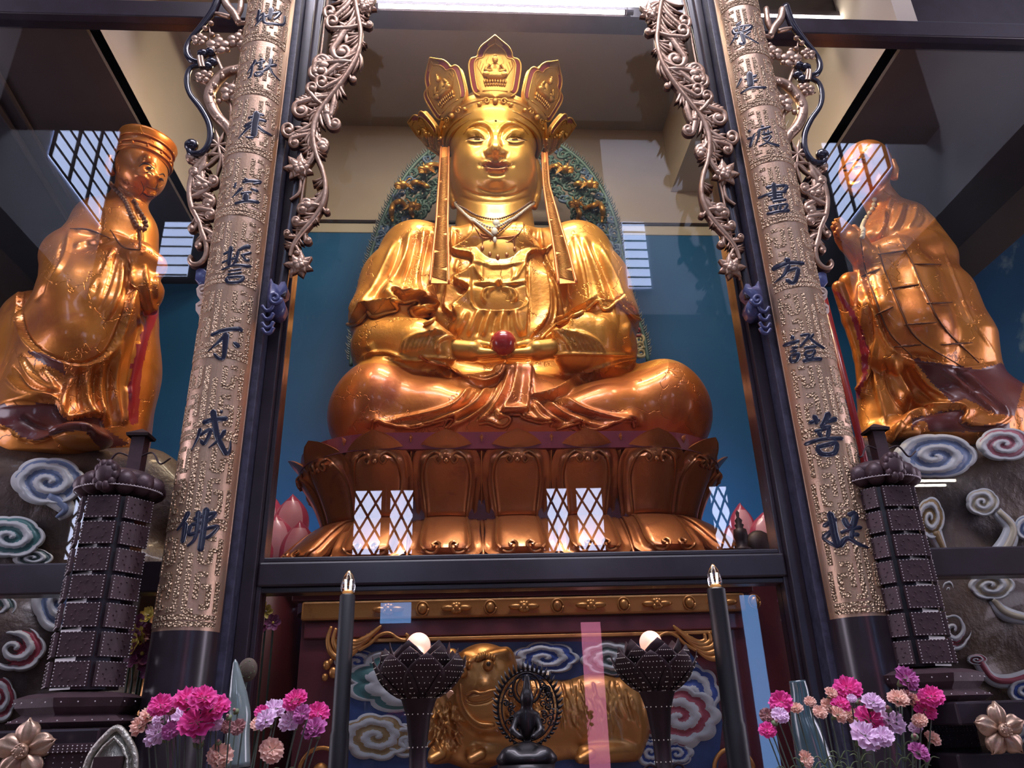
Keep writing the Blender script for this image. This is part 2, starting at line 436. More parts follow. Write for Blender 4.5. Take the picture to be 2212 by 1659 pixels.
M['floor'] = mat('floor_tile', (.22, .16, .13), .35)
M['glass'] = glass_pane('case_glass', boost=1.1)
M['bronze'] = mat('dark_bronze', (.035, .02, .022), .5, metal=.35, noise=(14, (.06, .03, .035), .4, .7))
M['goldedge'] = mat('gilt_edge', (.75, .40, .14), .35, metal=.8)
M['frost'] = mat('frosted_daylight_pane', (.6, .65, .8), .6, emit=((.66, .72, 1.0), 12))
M['skyw'] = mat('daylight_pane', (.5, .6, .9), .6, emit=((.55, .66, 1.0), 9))
M['lead'] = mat('window_lead', (.02, .02, .02), .6)
M['tube'] = mat('lit_tube', (1, 1, 1), .5, emit=((1, .93, .82), 20))
M['batten'] = mat('white_batten', (.7, .66, .58), .5)

def struct(name, mb, m, bevel=0): return tag(mb.build(name, m, smooth=False, bevel=bevel), kind='structure')
# floor, walls, ceiling of the altar bay and the hall the viewer stands in
HB = -3.6                                        # back wall of the hall
HX0, HX1 = -6.7, 7.5
struct('floor', MB().box((HX0-.2, HB-.3, -.2), (HX1+.2, 8.3, 0)), M['floor'])
b = MB().box((HX0-.2, 8.0, 0), (HX1+.2, 8.3, 9.0)); struct('wall_back', b, M['beige'])
# ceiling over the altar with a lower band at either side
CE = 8.8
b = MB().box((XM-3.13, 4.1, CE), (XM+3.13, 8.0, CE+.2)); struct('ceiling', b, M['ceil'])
for s in (-1, 1):
    x0 = XM+s*2.36; x1 = XM+s*3.13
    struct('trim_1', MB().box((x0, 4.15, 7.78), (x1, 8.0, CE)), M['beige'])
    struct('wall_upper', MB().box((XM+s*3.13, 4.25, 6.36), (XM+s*3.3, 8.0, CE)), M['beige'])
    # dark soffit over the side figures
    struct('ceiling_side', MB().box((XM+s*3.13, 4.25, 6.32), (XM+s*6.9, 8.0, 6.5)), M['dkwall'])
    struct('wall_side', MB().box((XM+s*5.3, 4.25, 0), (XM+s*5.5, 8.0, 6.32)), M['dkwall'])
    struct('wall_above_case', MB().box((XM+s*1.2, 4.16, 8.9), (XM+s*6.9, 4.3, 13.2)), M['halld'])
    # side of the hall: daylit plaster above a dark lower part
    X = XM+s*6.95
    struct('wall_hall_side', MB().box((X, HB, 8.45), (X+s*.2, 4.1, 12.6)), M['hallw'])
    struct('wall_hall_low', MB().box((X, HB, 0), (X+s*.2, 4.1, 8.45)), M['halld'])
    wn = MB().box((X-s*.01, HB+.1, 9.95), (X-s*.03, HB+2.0, 12.4)); o = struct('window_3' if s < 0 else 'window_4', wn, M['skyw'])
    g = MB()
    for k in range(9): g.box((X-s*.05, HB+.1, 9.95+k*.27), (X-s*.03, HB+2.0, 9.985+k*.27))
    for k in range(4): g.box((X-s*.06, HB+.1+k*.62, 9.95), (X-s*.03, HB+.17+k*.62, 12.4))
    o2 = g.build('window_bars', M['lead'], smooth=False); o2['kind'] = 'structure'; o2.parent = o
struct('trim_2', MB().box((XM-6.9, 7.93, 7.06), (XM+6.9, 8.0, 7.20)), M['railw'], .01)
struct('trim_3', MB().box((XM-6.9, 7.90, 7.20), (XM+6.9, 8.0, 7.225)), M['lacq'])
struct('ceiling_hall', MB().box((HX0-.3, HB-.3, 12.6), (HX1+.3, 4.3, 12.8)), M['halld'])
struct('beam_hall', MB().box((HX0, HB+2.9, 9.66), (HX1, HB+3.3, 12.6)), M['halld'])
# back wall of the hall with leaded windows
bk = MB()
bk.box((HX0-.2, HB-.2, 0), (HX1+.2, HB, 8.2)); struct('wall_hall_back', bk, M['halld'])
struct('wall_hall_back_high', MB().box((-4.4, HB-.2, 8.2), (2.75, HB, 12.6)), M['halld'])
struct('wall_hall_back_end', MB().box((2.75, HB-.2, 8.2), (4.9, HB, 12.6)), M['hallw'])
struct('wall_hall_back_end', MB().box((4.9, HB-.2, 8.2), (HX1+.2, HB, 12.6)), M['halld'])
struct('wall_hall_back_end', MB().box((HX0-.2, HB-.2, 8.2), (-4.4, HB, 12.6)), M['halld'])
def leaded(n, x0, x1, z0, z1, cols=3):
    y = HB+.03
    o = struct('window_%d' % n, MB().box((x0, y-.02, z0), (x1, y, z1)), M['frost'])
    g = MB(); cw = (x1-x0)/cols; chh = .42; r = .02
    rows = int((z1-z0)/chh)+1
    for i in range(-1, cols+1):
        for j in range(-1, rows+1):
            cx = x0+(i+.5+(0.5 if 0 else 0))*cw; cz = z0+(j+.5)*chh
            for (a, c) in (((cx-cw/2, cz), (cx, cz+chh/2)), ((cx, cz+chh/2), (cx+cw/2, cz)), ((cx+cw/2, cz), (cx, cz-chh/2)), ((cx, cz-chh/2), (cx-cw/2, cz))):
                mx = (a[0]+c[0])/2; mz = (a[1]+c[1])/2
                if x0 < mx < x1 and z0 < mz < z1: g.tube([(a[0], y+.01, a[1]), (c[0], y+.01, c[1])], r, 5)
    for xx in (x0, x1): g.box((xx-.03, y, z0), (xx+.03, y+.03, z1))
    for zz in (z0, z1): g.box((x0, y, zz-.03), (x1, y+.03, zz+.03))
    k = g.build('window_leading', M['lead'], smooth=False); k['kind'] = 'structure'; k.parent = o
sc_ = (8.4-HB)/12.0
n = 5
for x0, x1 in ((-1.78, -1.30), (-1.22, -.80), (1.29, 1.68), (1.77, 2.25), (3.98, 4.33), (5.12, 5.40), (-6.1, -5.5)):
    leaded(n, x0, x1, 3.9, 4.98, 2); n += 1
def louvre(n, x0, x1, z0, z1):
    y = HB+.03; o = struct('window_%d' % n, MB().box((x0, y-.02, z0), (x1, y, z1)), M['skyw']); g = MB()
    k = z0
    while k < z1: g.box((x0, y, k), (x1, y+.02, k+.025)); k += .2
    q = g.build('window_bars', M['lead'], smooth=False); q['kind'] = 'structure'; q.parent = o
louvre(n, 3.02, 3.45, 8.75, 10.2); louvre(n+1, -5.5, -4.95, 8.95, 10.1)
# open doorways and a glowing pink banner at the foot of the hall
M['bluedoor'] = mat('daylit_doorway_sky', (.3, .5, .9), .6, emit=((.22, .48, 1.0), 5))
M['pinkb'] = mat('glowing_pink_banner', (.9, .25, .45), .7, emit=((1.0, .30, .50), 4.0))  # cloth, no lamp: emission stands in for the light on the banner
struct('door_1', MB().box((4.27, HB+.02, .3), (4.52, HB+.04, 3.2)), M['bluedoor'])
struct('banner_glow', MB().box((1.75, HB+.02, .3), (2.05, HB+.04, 2.85)), M['pinkb'])
struct('door_2', MB().box((-1.28, HB+.02, 2.9), (-.82, HB+.04, 3.2)), M['bluedoor'])
# ------------- the dark timber frame of the glass case
Y0, Y1 = 4.16, 4.30
def post(x0, x1):
    b = MB().box((x0, Y0, 0), (x1, Y1, 9)); return b
for s in (-1, 1):
    x = XM+s*1.55
    struct('pillar_post', MB().box((XM+s*1.50, 4.02, 0), (XM+s*1.565, Y1, 9)), M['lacq_bluelit'], .006)
    struct('pillar_post', MB().box((XM+s*1.43, 4.12, 0), (XM+s*1.50, Y1, 9)), M['lacq'], .006)
    struct('pillar_post', MB().box((XM+s*1.405, 4.17, 0), (XM+s*1.43, Y1, 9)), M['lacq'], .004)
    struct('beam_top', MB().box((XM+s*1.56, Y0, 6.31), (XM+s*6.9, Y1, 6.47)), M['lacq'], .008)
    struct('beam_rail', MB().box((XM+s*1.56, Y0, 2.20), (XM+s*6.9, Y1, 2.36)), M['lacq'], .01)
    struct('beam_low', MB().box((XM+s*1.87, 3.62, 1.46), (XM+s*6.9, Y1, 1.56)), M['lacq'], .01)
    struct('beam_base', MB().box((XM+s*1.87, 3.70, 1.16), (XM+s*6.9, Y1, 1.345)), M['lacq'], .01)
    struct('window_side_pane', MB().box((XM+s*1.56, 4.225, 2.36), (XM+s*6.9, 4.235, 6.31)), M['glass'])
    struct('window_side_low', MB().box((XM+s*1.56, 4.225, 1.56), (XM+s*6.9, 4.235, 2.20)), M['glass'])
struct('beam_rail', MB().box((XM-1.43, Y0, 2.215), (XM+1.43, Y1, 2.345)), M['lacq'], .012)
struct('beam_rail', MB().box((XM-1.43, Y0+.02, 2.345), (XM+1.43, Y1, 2.372)), M['lacq'], .006)
struct('beam_rail', MB().box((XM-1.43, Y0+.02, 2.185), (XM+1.43, Y1, 2.215)), M['lacq'], .006)
struct('window_1', MB().box((XM-1.405, 4.225, 2.372), (XM+1.405, 4.235, 9)), M['glass'])
struct('window_2', MB().box((XM-1.405, 4.225, .95), (XM+1.405, 4.235, 2.185)), M['glass'])
# painted blue board on the back wall
bb = MB().box((XM-5.2, 7.90, .2), (XM+5.2, 7.96, 6.30)).box((XM-3.12, 7.90, 6.30), (XM+3.12, 7.96, 7.03)); o = bb.build('painted_backboard', M['blue'], smooth=False)
tag(o, 'wide teal blue painted board on the wall behind the statues', 'backboard')
# round columns
for s in (-1, 1):
    b = MB().lathe([(.16, 0), (.16, 9)], (XM+s*1.696, 4.0, 0), 48); tag(b.build('pillar_round', M['lacq']), kind='structure')
struct('beam_case', MB().box((XM-1.5, 4.94, 7.345), (XM+6.9, 5.14, 8.0)), M['lacq'])
struct('trim_conduit', MB().tube([(-3.6, 4.3, 6.30), (-4.0, 7.9, 6.30)], .02, 8).tube([(-3.75, 4.3, 6.30), (-4.15, 7.9, 6.30)], .03, 8), M['dkwall'])
# fluorescent tubes under the ceiling of the case
for k, (x0, x1, lab) in enumerate(((-.80, 1.50, 'long lit fluorescent tube above the crowned statue'), (2.35, 4.12, 'long lit fluorescent tube above the praying monk statue'))):
    t = thing('fluorescent_tube', lab, 'lamp', ((x0+x1)/2, 4.9, 7.36), 'ceiling tubes in the case')
    MB().tube([(x0+.05, 4.9, 7.35), (x1-.05, 4.9, 7.35)], .019, 12).build('lit_tube', M['tube'], t)
    c = MB()
    for xx in (x0, x1): c.tube([(xx-.03, 4.9, 7.35), (xx+.03, 4.9, 7.35)], .024, 12); c.box((xx-.02, 4.88, 7.35), (xx+.02, 4.92, 7.42))
    c.box((x0, 4.90, 7.385), (x1, 4.937, 7.44)); c.build('batten', M['lacq'], t, smooth=False)
# hall tubes that show in the case glass
for k in range(2):
    y = HB+1.2+k*.25
    t = thing('fluorescent_tube', 'hall fluorescent tube hanging behind the viewer', 'lamp', (7.0, y, 5.0), 'hall tubes')
    MB().tube([(8.2-1.6, y, 4.6), (8.2-.3-.6, y, 4.6)], .02, 10).build('lit_tube', M['tube'], t)
# ---------------------------------------------------------------- couplet boards on the round columns
M['boardgold'] = mat('pale_gilt_board', (.55, .36, .235), .36, metal=.72, noise=(5, (.60, .40, .29), .35, .7), bump=(90, .0012))
M['fret'] = mat('hammered_gilt_fret', (.46, .33, .22), .42, metal=.75, hammer=(80, .012))
M['ink'] = mat('navy_black_paint', (.012, .014, .035), .28, coat=.3)
RB = .160
BY = 4.0
def cylpt(cx, phi, z, r): return (cx+r*sin(phi), BY-r*cos(phi), z)
def cylhit(px, py, cx, r):
    d = ray(px, py); a = d[0]**2+d[1]**2; ox, oy = CAM[0]-cx, CAM[1]-BY
    bq = 2*(ox*d[0]+oy*d[1]); c = ox*ox+oy*oy-r*r; D = bq*bq-4*a*c
    t = (-bq-sqrt(max(D, 0)))/(2*a); P = CAM+d*t
    return P, _n((P[0]-cx, P[1]-BY, 0))
CH = {}
def glyph(crop, sc_, name, strokes): CH[name] = [([(crop[0]+x/sc_, crop[1]+y/sc_) for x, y in st[0]], [w/sc_ for w in (st[1] if isinstance(st[1], (list, tuple)) else (st[1], st[1]))]) for st in strokes]
A = ((470, 0), 6.911)
glyph(*A, 'earth', [([(628,140),(612,230),(600,330)],16),([(560,285),(630,240),(700,185)],13),([(550,398),(600,340),(660,275),(710,235)],[7,15]),([(812,105),(792,200),(768,292)],[26,18]),([(690,255),(760,225),(850,195),(940,180),(905,232),(835,290)],[16,12]),([(700,200),(688,260),(692,320),(740,347),(860,352),(960,372),(1000,345),(1003,290),(1002,235)],[18,12])])
glyph(*A, 'prison', [([(575,890),(515,985),(440,1095)],[18,7]),([(525,955),(512,1050),(490,1140),(450,1165)],[14,12]),([(655,865),(665,905)],22),([(570,950),(640,925),(715,905)],14),([(605,990),(670,972)],13),([(655,905),(640,1000),(625,1040)],15),([(600,1032),(685,1005)],11),([(555,1088),(665,1065),(648,1110),(572,1133),(555,1088)],13),([(708,988),(800,975),(888,968)],15),([(800,865),(788,960),(740,1020),(655,1075)],[24,10]),([(775,990),(830,1100),(935,1208)],[14,9]),([(868,898),(885,910)],12)])
A = ((440, 220), 6.38)
glyph(*A, 'notyet', [([(735,125),(727,200),(705,300),(695,420),(680,480)],[32,30]),([(690,488),(620,492),(575,475)],[20,6]),([(610,225),(700,195),(765,170),(832,182)],17),([(555,348),(640,295),(760,248),(868,265)],[20,17]),([(665,310),(570,400),(475,510)],[20,5]),([(735,325),(830,405),(945,465)],[20,12])])
glyph(*A, 'empty', [([(575,1050),(588,1095)],30),([(530,1108),(640,1088),(800,1102)],[17,20]),([(795,1112),(680,1132)],[14,8]),([(447,1110),(420,1190)],[10,15]),([(532,1180),(455,1255),(385,1325)],[20,5]),([(650,1190),(755,1233)],[10,22]),([(505,1265),(590,1250),(665,1245)],15),([(590,1255),(572,1370)],30),([(420,1402),(600,1362),(770,1385)],[15,20])])
A = ((400, 480), 4.877)
glyph(*A, 'vow', [([(400,338),(510,290)],12),([(485,250),(472,350),(462,455)],[16,14]),([(385,430),(450,400),(540,375)],10),([(690,252),(625,262),(552,302)],[20,9]),([(560,300),(535,400),(495,462)],[12,10]),([(585,350),(700,318)],11),([(600,345),(640,398),(680,392)],[10,13]),([(520,345),(560,420)],9),([(380,502),(520,452),(700,465)],[8,15]),([(450,515),(595,490)],8),([(445,550),(600,525)],9),([(432,582),(605,572),(572,624),(452,630),(432,582)],13)])
glyph(*A, 'not', [([(268,1192),(400,1140),(560,1122),(602,1155)],[15,18]),([(432,1160),(422,1300),(402,1425),(350,1430),(300,1380)],[26,9]),([(422,1195),(330,1280),(235,1365)],[18,4]),([(505,1260),(575,1315)],[10,28])])
A = ((360, 860), 4.365)
glyph(*A, 'become', [([(335,232),(450,200),(580,190)],[17,17]),([(438,105),(455,230),(482,370),(568,540)],[20,18]),([(570,540),(600,480),(606,395)],[16,4]),([(320,280),(292,370),(233,495)],[15,4]),([(312,352),(410,292),(400,350),(352,430),(320,392)],[12,12]),([(555,298),(490,392),(392,472)],[17,4]),([(505,125),(530,132)],18)])
glyph(*A, 'awake', [([(212,1068),(160,1165),(95,1250)],[20,8]),([(178,1168),(165,1280),(145,1370)],[20,15]),([(250,1147),(400,1092),(462,1090),(385,1160)],[15,14]),([(225,1195),(300,1180),(400,1160)],13),([(232,1190),(215,1285),(380,1228),(487,1212),(420,1290),(360,1322)],[14,12]),([(302,1062),(292,1200),(262,1330),(190,1400)],[20,8]),([(378,1030),(352,1200),(315,1448)],[22,20])])
A = ((1540, 20), 5.53)
glyph(*A, 'many', [([(338,148),(270,192)],[14,10]),([(235,242),(330,203),(462,195),(400,252),(262,285),(235,242)],12),([(312,210),(312,270)],10),([(372,200),(362,260)],10),([(285,290),(242,370),(195,437)],[14,3]),([(335,275),(362,340),(372,408),(310,402)],[16,12]),([(238,352),(300,335)],10),([(452,258),(380,312)],[11,8]),([(380,312),(460,358),(548,408)],[10,8])])
glyph(*A, 'born', [([(342,820),(275,948)],[14,4]),([(380,840),(525,787)],[11,16]),([(432,742),(445,830),(455,925)],[24,26]),([(425,872),(535,845)],12),([(325,1007),(450,938),(640,932)],[9,13])])
glyph(*A, 'ferry', [([(420,1447),(446,1460)],14),([(408,1548),(480,1530)],12),([(500,1480),(465,1560),(440,1650)],[9,18]),([(580,1385),(602,1412)],14),([(540,1442),(692,1400)],11),([(552,1432),(542,1520),(505,1622)],[14,4]),([(580,1492),(712,1465)],9),([(610,1450),(615,1510)],9),([(662,1440),(655,1500)],9),([(590,1547),(692,1510),(640,1590),(545,1637)],[10,7]),([(610,1560),(690,1600),(797,1632)],[9,14])])
A = ((1600, 370), 3.532)
glyph(*A, 'exhaust', [([(250,85),(262,215)],13),([(190,122),(345,108),(332,150)],10),([(130,207),(230,165),(350,155)],[6,10]),([(205,187),(320,175)],8),([(225,212),(325,196)],9),([(240,232),(350,215)],9),([(215,265),(237,300)],9),([(215,270),(350,250),(330,300)],8),([(265,260),(270,300)],8),([(302,255),(300,298)],8),([(195,325),(290,305),(375,296)],[8,11])])
glyph(*A, 'direction', [([(338,662),(372,692)],16),([(235,747),(360,700),(487,700)],[16,12]),([(372,710),(330,790),(253,852)],[16,4]),([(350,762),(432,740),(428,800),(400,852),(345,822)],[11,12])])
glyph(*A, 'witness', [([(388,1252),(402,1285)],12),([(320,1332),(450,1290)],11),([(385,1352),(437,1336)],8),([(375,1378),(430,1365)],8),([(375,1412),(440,1390),(427,1440),(387,1452),(375,1412)],10),([(452,1252),(522,1250),(450,1342)],[9,7]),([(522,1265),(570,1310),(642,1352)],[9,10]),([(557,1238),(530,1275)],7),([(480,1347),(580,1335)],9),([(490,1376),(562,1365),(550,1400),(500,1406),(490,1376)],8),([(500,1410),(512,1440)],8),([(552,1405),(545,1430)],8),([(470,1448),(545,1432),(622,1430)],12)])
A = ((1700, 860), 4.609)
glyph(*A, 'herb', [([(265,165),(290,220),(285,260)],18),([(213,247),(330,215)],15),([(420,138),(372,240),(332,290)],[24,14]),([(380,242),(500,200)],[12,20]),([(330,292),(442,282)],15),([(270,332),(410,300)],12),([(312,330),(345,392)],15),([(420,292),(402,392)],15),([(168,462),(350,408),(562,400)],[13,15]),([(290,490),(392,466),(490,450),(470,545),(350,555),(292,490)],18)])
glyph(*A, 'lift', [([(420,1130),(452,1230),(472,1350),(512,1480)],[24,26]),([(355,1278),(440,1232),(495,1200)],[14,20]),([(348,1392),(430,1340),(492,1285)],[18,20]),([(348,1392),(430,1445),(520,1482)],[8,16]),([(560,1190),(600,1265),(652,1270),(692,1140)],[20,24]),([(600,1165),(692,1135)],16),([(530,1342),(640,1302),(748,1285)],[12,14]),([(652,1300),(642,1400)],16),([(652,1362),(722,1355)],14),([(515,1478),(600,1395),(690,1440),(815,1492)],[22,8])])
NAMES = dict(earth='earth', prison='hell', notyet='not yet', empty='empty', vow='vow', **{'not': 'not'}, become='become', awake='buddha', many='all beings', born='living', ferry='ferried', exhaust='exhausted', direction='only then', witness='attain', herb='bodhi', lift='carry')
def fret_cell(z0, hgt):
    """strokes of the key fret for one field, in (angle -1..1, z)"""
    S = []; h = hgt; w = .024
    def hb(a0, a1, t): S.append((a0, a1, z0+t*h-w/2, z0+t*h+w/2, 0))
    def vb(a, t0, t1): S.append((a-.06, a+.06, z0+t0*h, z0+t1*h, 1))
    for t in (.02, .09): hb(-.86, .86, t)
    vb(-.10, .15, .95); vb(.10, .15, .78)
    for sgn in (-1, 1):
        vb(sgn*.30, .28, .55); vb(sgn*.30, .68, .95)
        hb(*sorted((sgn*.30, sgn*.52)), .55); hb(*sorted((sgn*.10, sgn*.30)), .15 if sgn > 0 else .17)
        hb(*sorted((sgn*.40, sgn*.62)), .20); vb(sgn*.58, .20, .42); hb(*sorted((sgn*.40, sgn*.62)), .42)
        hb(*sorted((sgn*.30, sgn*.52)), .68); vb(sgn*.52, .68, .82); hb(*sorted((sgn*.52, sgn*.74)), .82); vb(sgn*.74, .55, .96)
        vb(sgn*.80, .14, .48); hb(*sorted((sgn*.42, sgn*.6)), .95)
    return S
def board(cx, zb, names, label):
    t = thing('couplet_board', label, 'plaque', (cx, BY, zb), 'calligraphy boards on the columns')
    PH = radians(84); n = 96; zt = 7.0
    phs = np.linspace(-PH, PH, n+1)
    P = np.array([[cylpt(cx, a, z, RB) for a in phs] for z in (zb, (zb+zt)/2, zt)]); N_ = np.array([[(sin(a), -cos(a), 0) for a in phs] for z in (0, 1, 2)])
    b = MB(); b.slab(P, N_, .010); b.build('panel', M['boardgold'], t, auto=40)
    e = MB()
    for s in (-1, 1): e.tube([cylpt(cx, s*PH, z, RB-.003) for z in np.linspace(zb, zt, 12)], .0065, 6)
    e.build('edge_bead', M['boardgold'], t)
    f = MB(); z = zb+.02; H = .47
    while z < zt-.1:
        for (a0, a1, q0, q1, ver) in fret_cell(z, H-.03):
            ang = np.linspace(a0, a1, 3 if ver else max(3, int((a1-a0)*22)+1))*PH*.93
            for rr in ([(q0, q1)] if not ver else [(q0+(q1-q0)*k/2, q0+(q1-q0)*(k+1)/2) for k in range(2)]):
                Pq = np.array([[cylpt(cx, a, zz, RB+.0035) for a in ang] for zz in rr]); Nq = np.array([[(sin(a), -cos(a), 0) for a in ang] for zz in (0, 1)])
                f.slab(Pq, Nq, .0035)
        z += H
    f.build('fret_relief', M['fret'], t, smooth=False)
    for nm in names:
        g = MB()
        for pts, (w0, w1) in CH[nm]:
            L = spline(pts, 6) if len(pts) > 2 else resample(np.array(pts), 5)
            # round the ends
            seg = np.hypot(*np.diff(L, axis=0).T); Lt = seg.sum(); L = resample(L, max(7, int(Lt/2)))
            s = np.linspace(0, 1, len(L)); W0 = w0+(w1-w0)*s
            dl = s*Lt; W0 = W0*np.clip(np.sqrt(np.clip(dl/(w0+.01), 0, 1)), .25, 1)*np.clip(np.sqrt(np.clip((Lt-dl)/(w1+.01), 0, 1)), .3, 1)
            C = []; Nn = []
            for a, q in L: p_, n_ = cylhit(a, q, cx, RB+.004); C.append(p_); Nn.append(n_)
            C = np.array(C); d = np.linalg.norm(C-CAM, axis=1)
            swath(g, C, np.array(Nn), W0*d/FPX/.93*1.28, .0022, True)
        o = g.build('painted_character', M['ink'], t); o['label'] = 'brushed navy character on the gilt board'
    return t
board(XM-1.696, 1.972, ['earth', 'prison', 'notyet', 'empty', 'vow', 'not', 'become', 'awake'], 'curved gilt board with eight brushed Chinese characters on the column beside the capped statue')
board(XM+1.696, 1.965, ['many', 'born', 'ferry', 'exhaust', 'direction', 'witness', 'herb', 'lift'], 'curved gilt board with eight brushed Chinese characters on the column beside the praying monk')
# ---------------------------------------------------------------- lotus throne
M['copper'] = mat('copper_gilt', (.42, .14, .045), .36, metal=.60, noise=(2.2, (.50, .18, .055), .3, .7), wear=(3.5, (.24, .05, .03), .56, .78), bump=(18, .003), coat=.35)
M['copperpanel'] = mat('copper_gilt_panel', (.48, .19, .06), .33, metal=.62, noise=(2.5, (.34, .12, .035), .3, .7), bump=(12, .004), coat=.4)
M['maroon'] = mat('maroon_lacquer', (.16, .018, .032), .35, coat=.3)
TY = 6.45                                        # centre depth of the throne
TX = XM+.035
def foot(s, A=1.68, B=1.35, R=.75):
    """point and outward normal on the rounded-rectangle footprint; s = arc length from the front centre, + to the right"""
    sg = 1 if s >= 0 else -1; s = abs(s); f = A-R
    if s < f: return V(TX+sg*s, TY-B, 0), V(0, -1, 0)
    s -= f; q = pi/2*R
    if s < q: a = s/R; return V(TX+sg*(f+R*sin(a)), TY-B+R-R*cos(a), 0), V(sg*sin(a), -cos(a), 0)
    s -= q; return V(TX+sg*A, TY-B+R+s, 0), V(sg, 0, 0)
t = thing('lotus_throne', 'large coppery gilt lotus throne of double petals under the seated statue', 'throne', (TX, TY, 2.26))
def ring(o, z0, z1, m, name, R=.75):
    S = np.linspace(-3.9, 3.9, 70); b = MB()
    P0 = [foot(s)[0]+foot(s)[1]*o for s in S]
    b.prism([p+V(0, 0, z0) for p in P0], (0, 0, z1-z0)); return b.build(name, m, t, smooth=False)
ring(-.30, 2.80, 3.30, M['maroon'], 'core'); ring(-.10, 2.26, 2.62, M['maroon'], 'base')
ring(-.035, 3.30, 3.425, M['maroon'], 'seat_disc')
def sstep(a, b, x): x = np.clip((x-a)/(b-a), 0, 1); return x*x*(3-2*x)
def petal(s0, up=True, half=False, w0=.248):
    c, n = foot(s0); tx = V(-n[1], n[0], 0)
    nu, nv = 25, 26; u = np.linspace(-1, 1, nu); v = np.linspace(0, 1, nv); P = np.zeros((nv, nu, 3))
    if half: w0 = .10
    corner = .9 if abs(s0) < .9 else .86
    for j, vv in enumerate(v):
        if up:
            tt = max((vv-.60)/.40, 0); w = w0*(.86+.14*sstep(0, .55, vv))*(1-tt**2.3)**.72
            z = 2.86+(.555 if not half else .545)*vv; o = -.34+.345*vv**1.15-.03*sin(pi*vv)
        else:
            w = w0*(.86+.16*vv)*(1 if vv < .8 else (1-((vv-.8)/.2)**2*.35)); z = 2.865-.36*vv**1.15; o = -.34+.42*vv**.8
        w = max(w, .004)
        if half: o -= .045
        for i, uu in enumerate(u):
            au = abs(uu); prof = .055*(1-(uu*w/w0)**2)
            if not half:
                inner = sstep(.74, .60, au)*(sstep(.80, .70, vv+.08*au) if up else sstep(.93, .84, vv+.05*au))
                groove = np.exp(-((au-.80)/.05)**2)*(1 if vv < .8 else 0)
                prof += .040*inner+.02*inner*(1-uu*uu)-.014*groove
                prof += .012*sstep(.86, .93, au)*(1 if vv < .8 else 0.3)
            else: prof = .04*(1-au)
            x = uu*w*(1 if not up else 1)
            P[j, i] = c+tx*x+n*(o+prof*(1 if vv > .02 else .6))+V(0, 0, z)
    b = MB(); b.slab(P, n*.5, .05)
    if not half:
        # scrolled border cord of the inner panel
        def on(uu, vv, lift=.012):
            a = (uu+1)/2*(nu-1); q = vv*(nv-1); i = int(min(a, nu-2)); j = int(min(q, nv-2)); fa, fq = a-i, q-j
            p = (P[j, i]*(1-fa)+P[j, i+1]*fa)*(1-fq)+(P[j+1, i]*(1-fa)+P[j+1, i+1]*fa)*fq
            return p+n*lift
        for sg in (-1, 1):
            if up:
                k = [(.66, .0), (.68, .3), (.68, .52), (.58, .68), (.40, .76), (.22, .735), (.13, .66), (.22, .615), (.32, .655), (.26, .69)]
            else:
                k = [(.66, .0), (.67, .4), (.66, .72), (.50, .90), (.26, .90), (.13, .80), (.22, .735), (.33, .78), (.27, .82)]
            L = spline(k, 5); r = np.linspace(.011, .010, len(L)); b.tube([on(sg*a, q) for a, q in L], r, 6, mi=1)
        if up: b.ball(on(0, .64, .006), (.02, .02, .022), 8, 6, 1)
    else:
        b.tube([P[j, nu//2]+n*.004 for j in range(2, nv-1)], .006, 5, mi=1)
    return b.build('petal', [M['copper'], M['copperpanel']], t, auto=50)
for k in range(-6, 7):
    petal(k*.50); petal(k*.50, up=False)
for k in range(-3, 3): petal((k+.5)*.50, half=True)
for k in range(-6, 6):                           # grooved fillets between the lower petals
    c, n = foot((k+.5)*.50); tx = V(-n[1], n[0], 0); b = MB()
    for dx in (-.022, 0, .022):
        b.tube([c+tx*dx*(1+vv)+n*(-.34+.42*vv**.8-.005)+V(0, 0, 2.86-.36*vv**1.15) for vv in np.linspace(0, 1, 9)], .014, 6)
    b.build('fillet', M['copper'], t)
# ---------------------------------------------------------------- the great seated statue
M['gold'] = mat('gilt_lacquer', (.78, .37, .06), .42, metal=.60, noise=(1.5, (.66, .27, .04), .3, .75), wear=(2.6, (.36, .085, .02), .54, .80), bump=(9, .007), cracks=(1.3, .004), coat=.4, coatr=.12)
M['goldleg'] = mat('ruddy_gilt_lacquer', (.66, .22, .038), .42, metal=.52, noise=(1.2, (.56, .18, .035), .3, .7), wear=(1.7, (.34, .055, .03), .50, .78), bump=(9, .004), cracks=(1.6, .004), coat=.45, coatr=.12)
M['goldface'] = mat('smooth_gilt', (.78, .42, .09), .40, metal=.70, noise=(2, (.72, .38, .08), .3, .7), bump=(5, .003), coat=.3)
M['lip'] = mat('dull_red_gilt', (.50, .19, .07), .35, metal=.6)
M['eyew'] = mat('eye_white', (.55, .42, .30), .3); M['eyed'] = mat('eye_dark', (.06, .035, .02), .25)
M['crown'] = mat('crown_gilt', (.62, .35, .10), .42, metal=.78, noise=(6, (.55, .28, .07), .35, .7), bump=(30, .003))
M['crownred'] = mat('crown_red', (.26, .045, .05), .45)
M['ribbon'] = mat('ribbon_orange_gilt', (.60, .22, .045), .4, metal=.6, bump=(60, .002))
M['ribedge'] = mat('ribbon_rim_gilt', (.62, .20, .06), .4, metal=.4, bump=(80, .002))
M['redball'] = mat('red_jewel', (.42, .03, .025), .25, coat=.6)
M['bead'] = mat('dark_wood_bead', (.16, .08, .045), .4); M['beadw'] = mat('pale_bead', (.62, .58, .45), .45)
SX = .305
stat = thing('seated_statue', 'huge golden seated statue with a five-leaf crown holding a red jewel', 'statue', (SX, 6.2, 3.425))
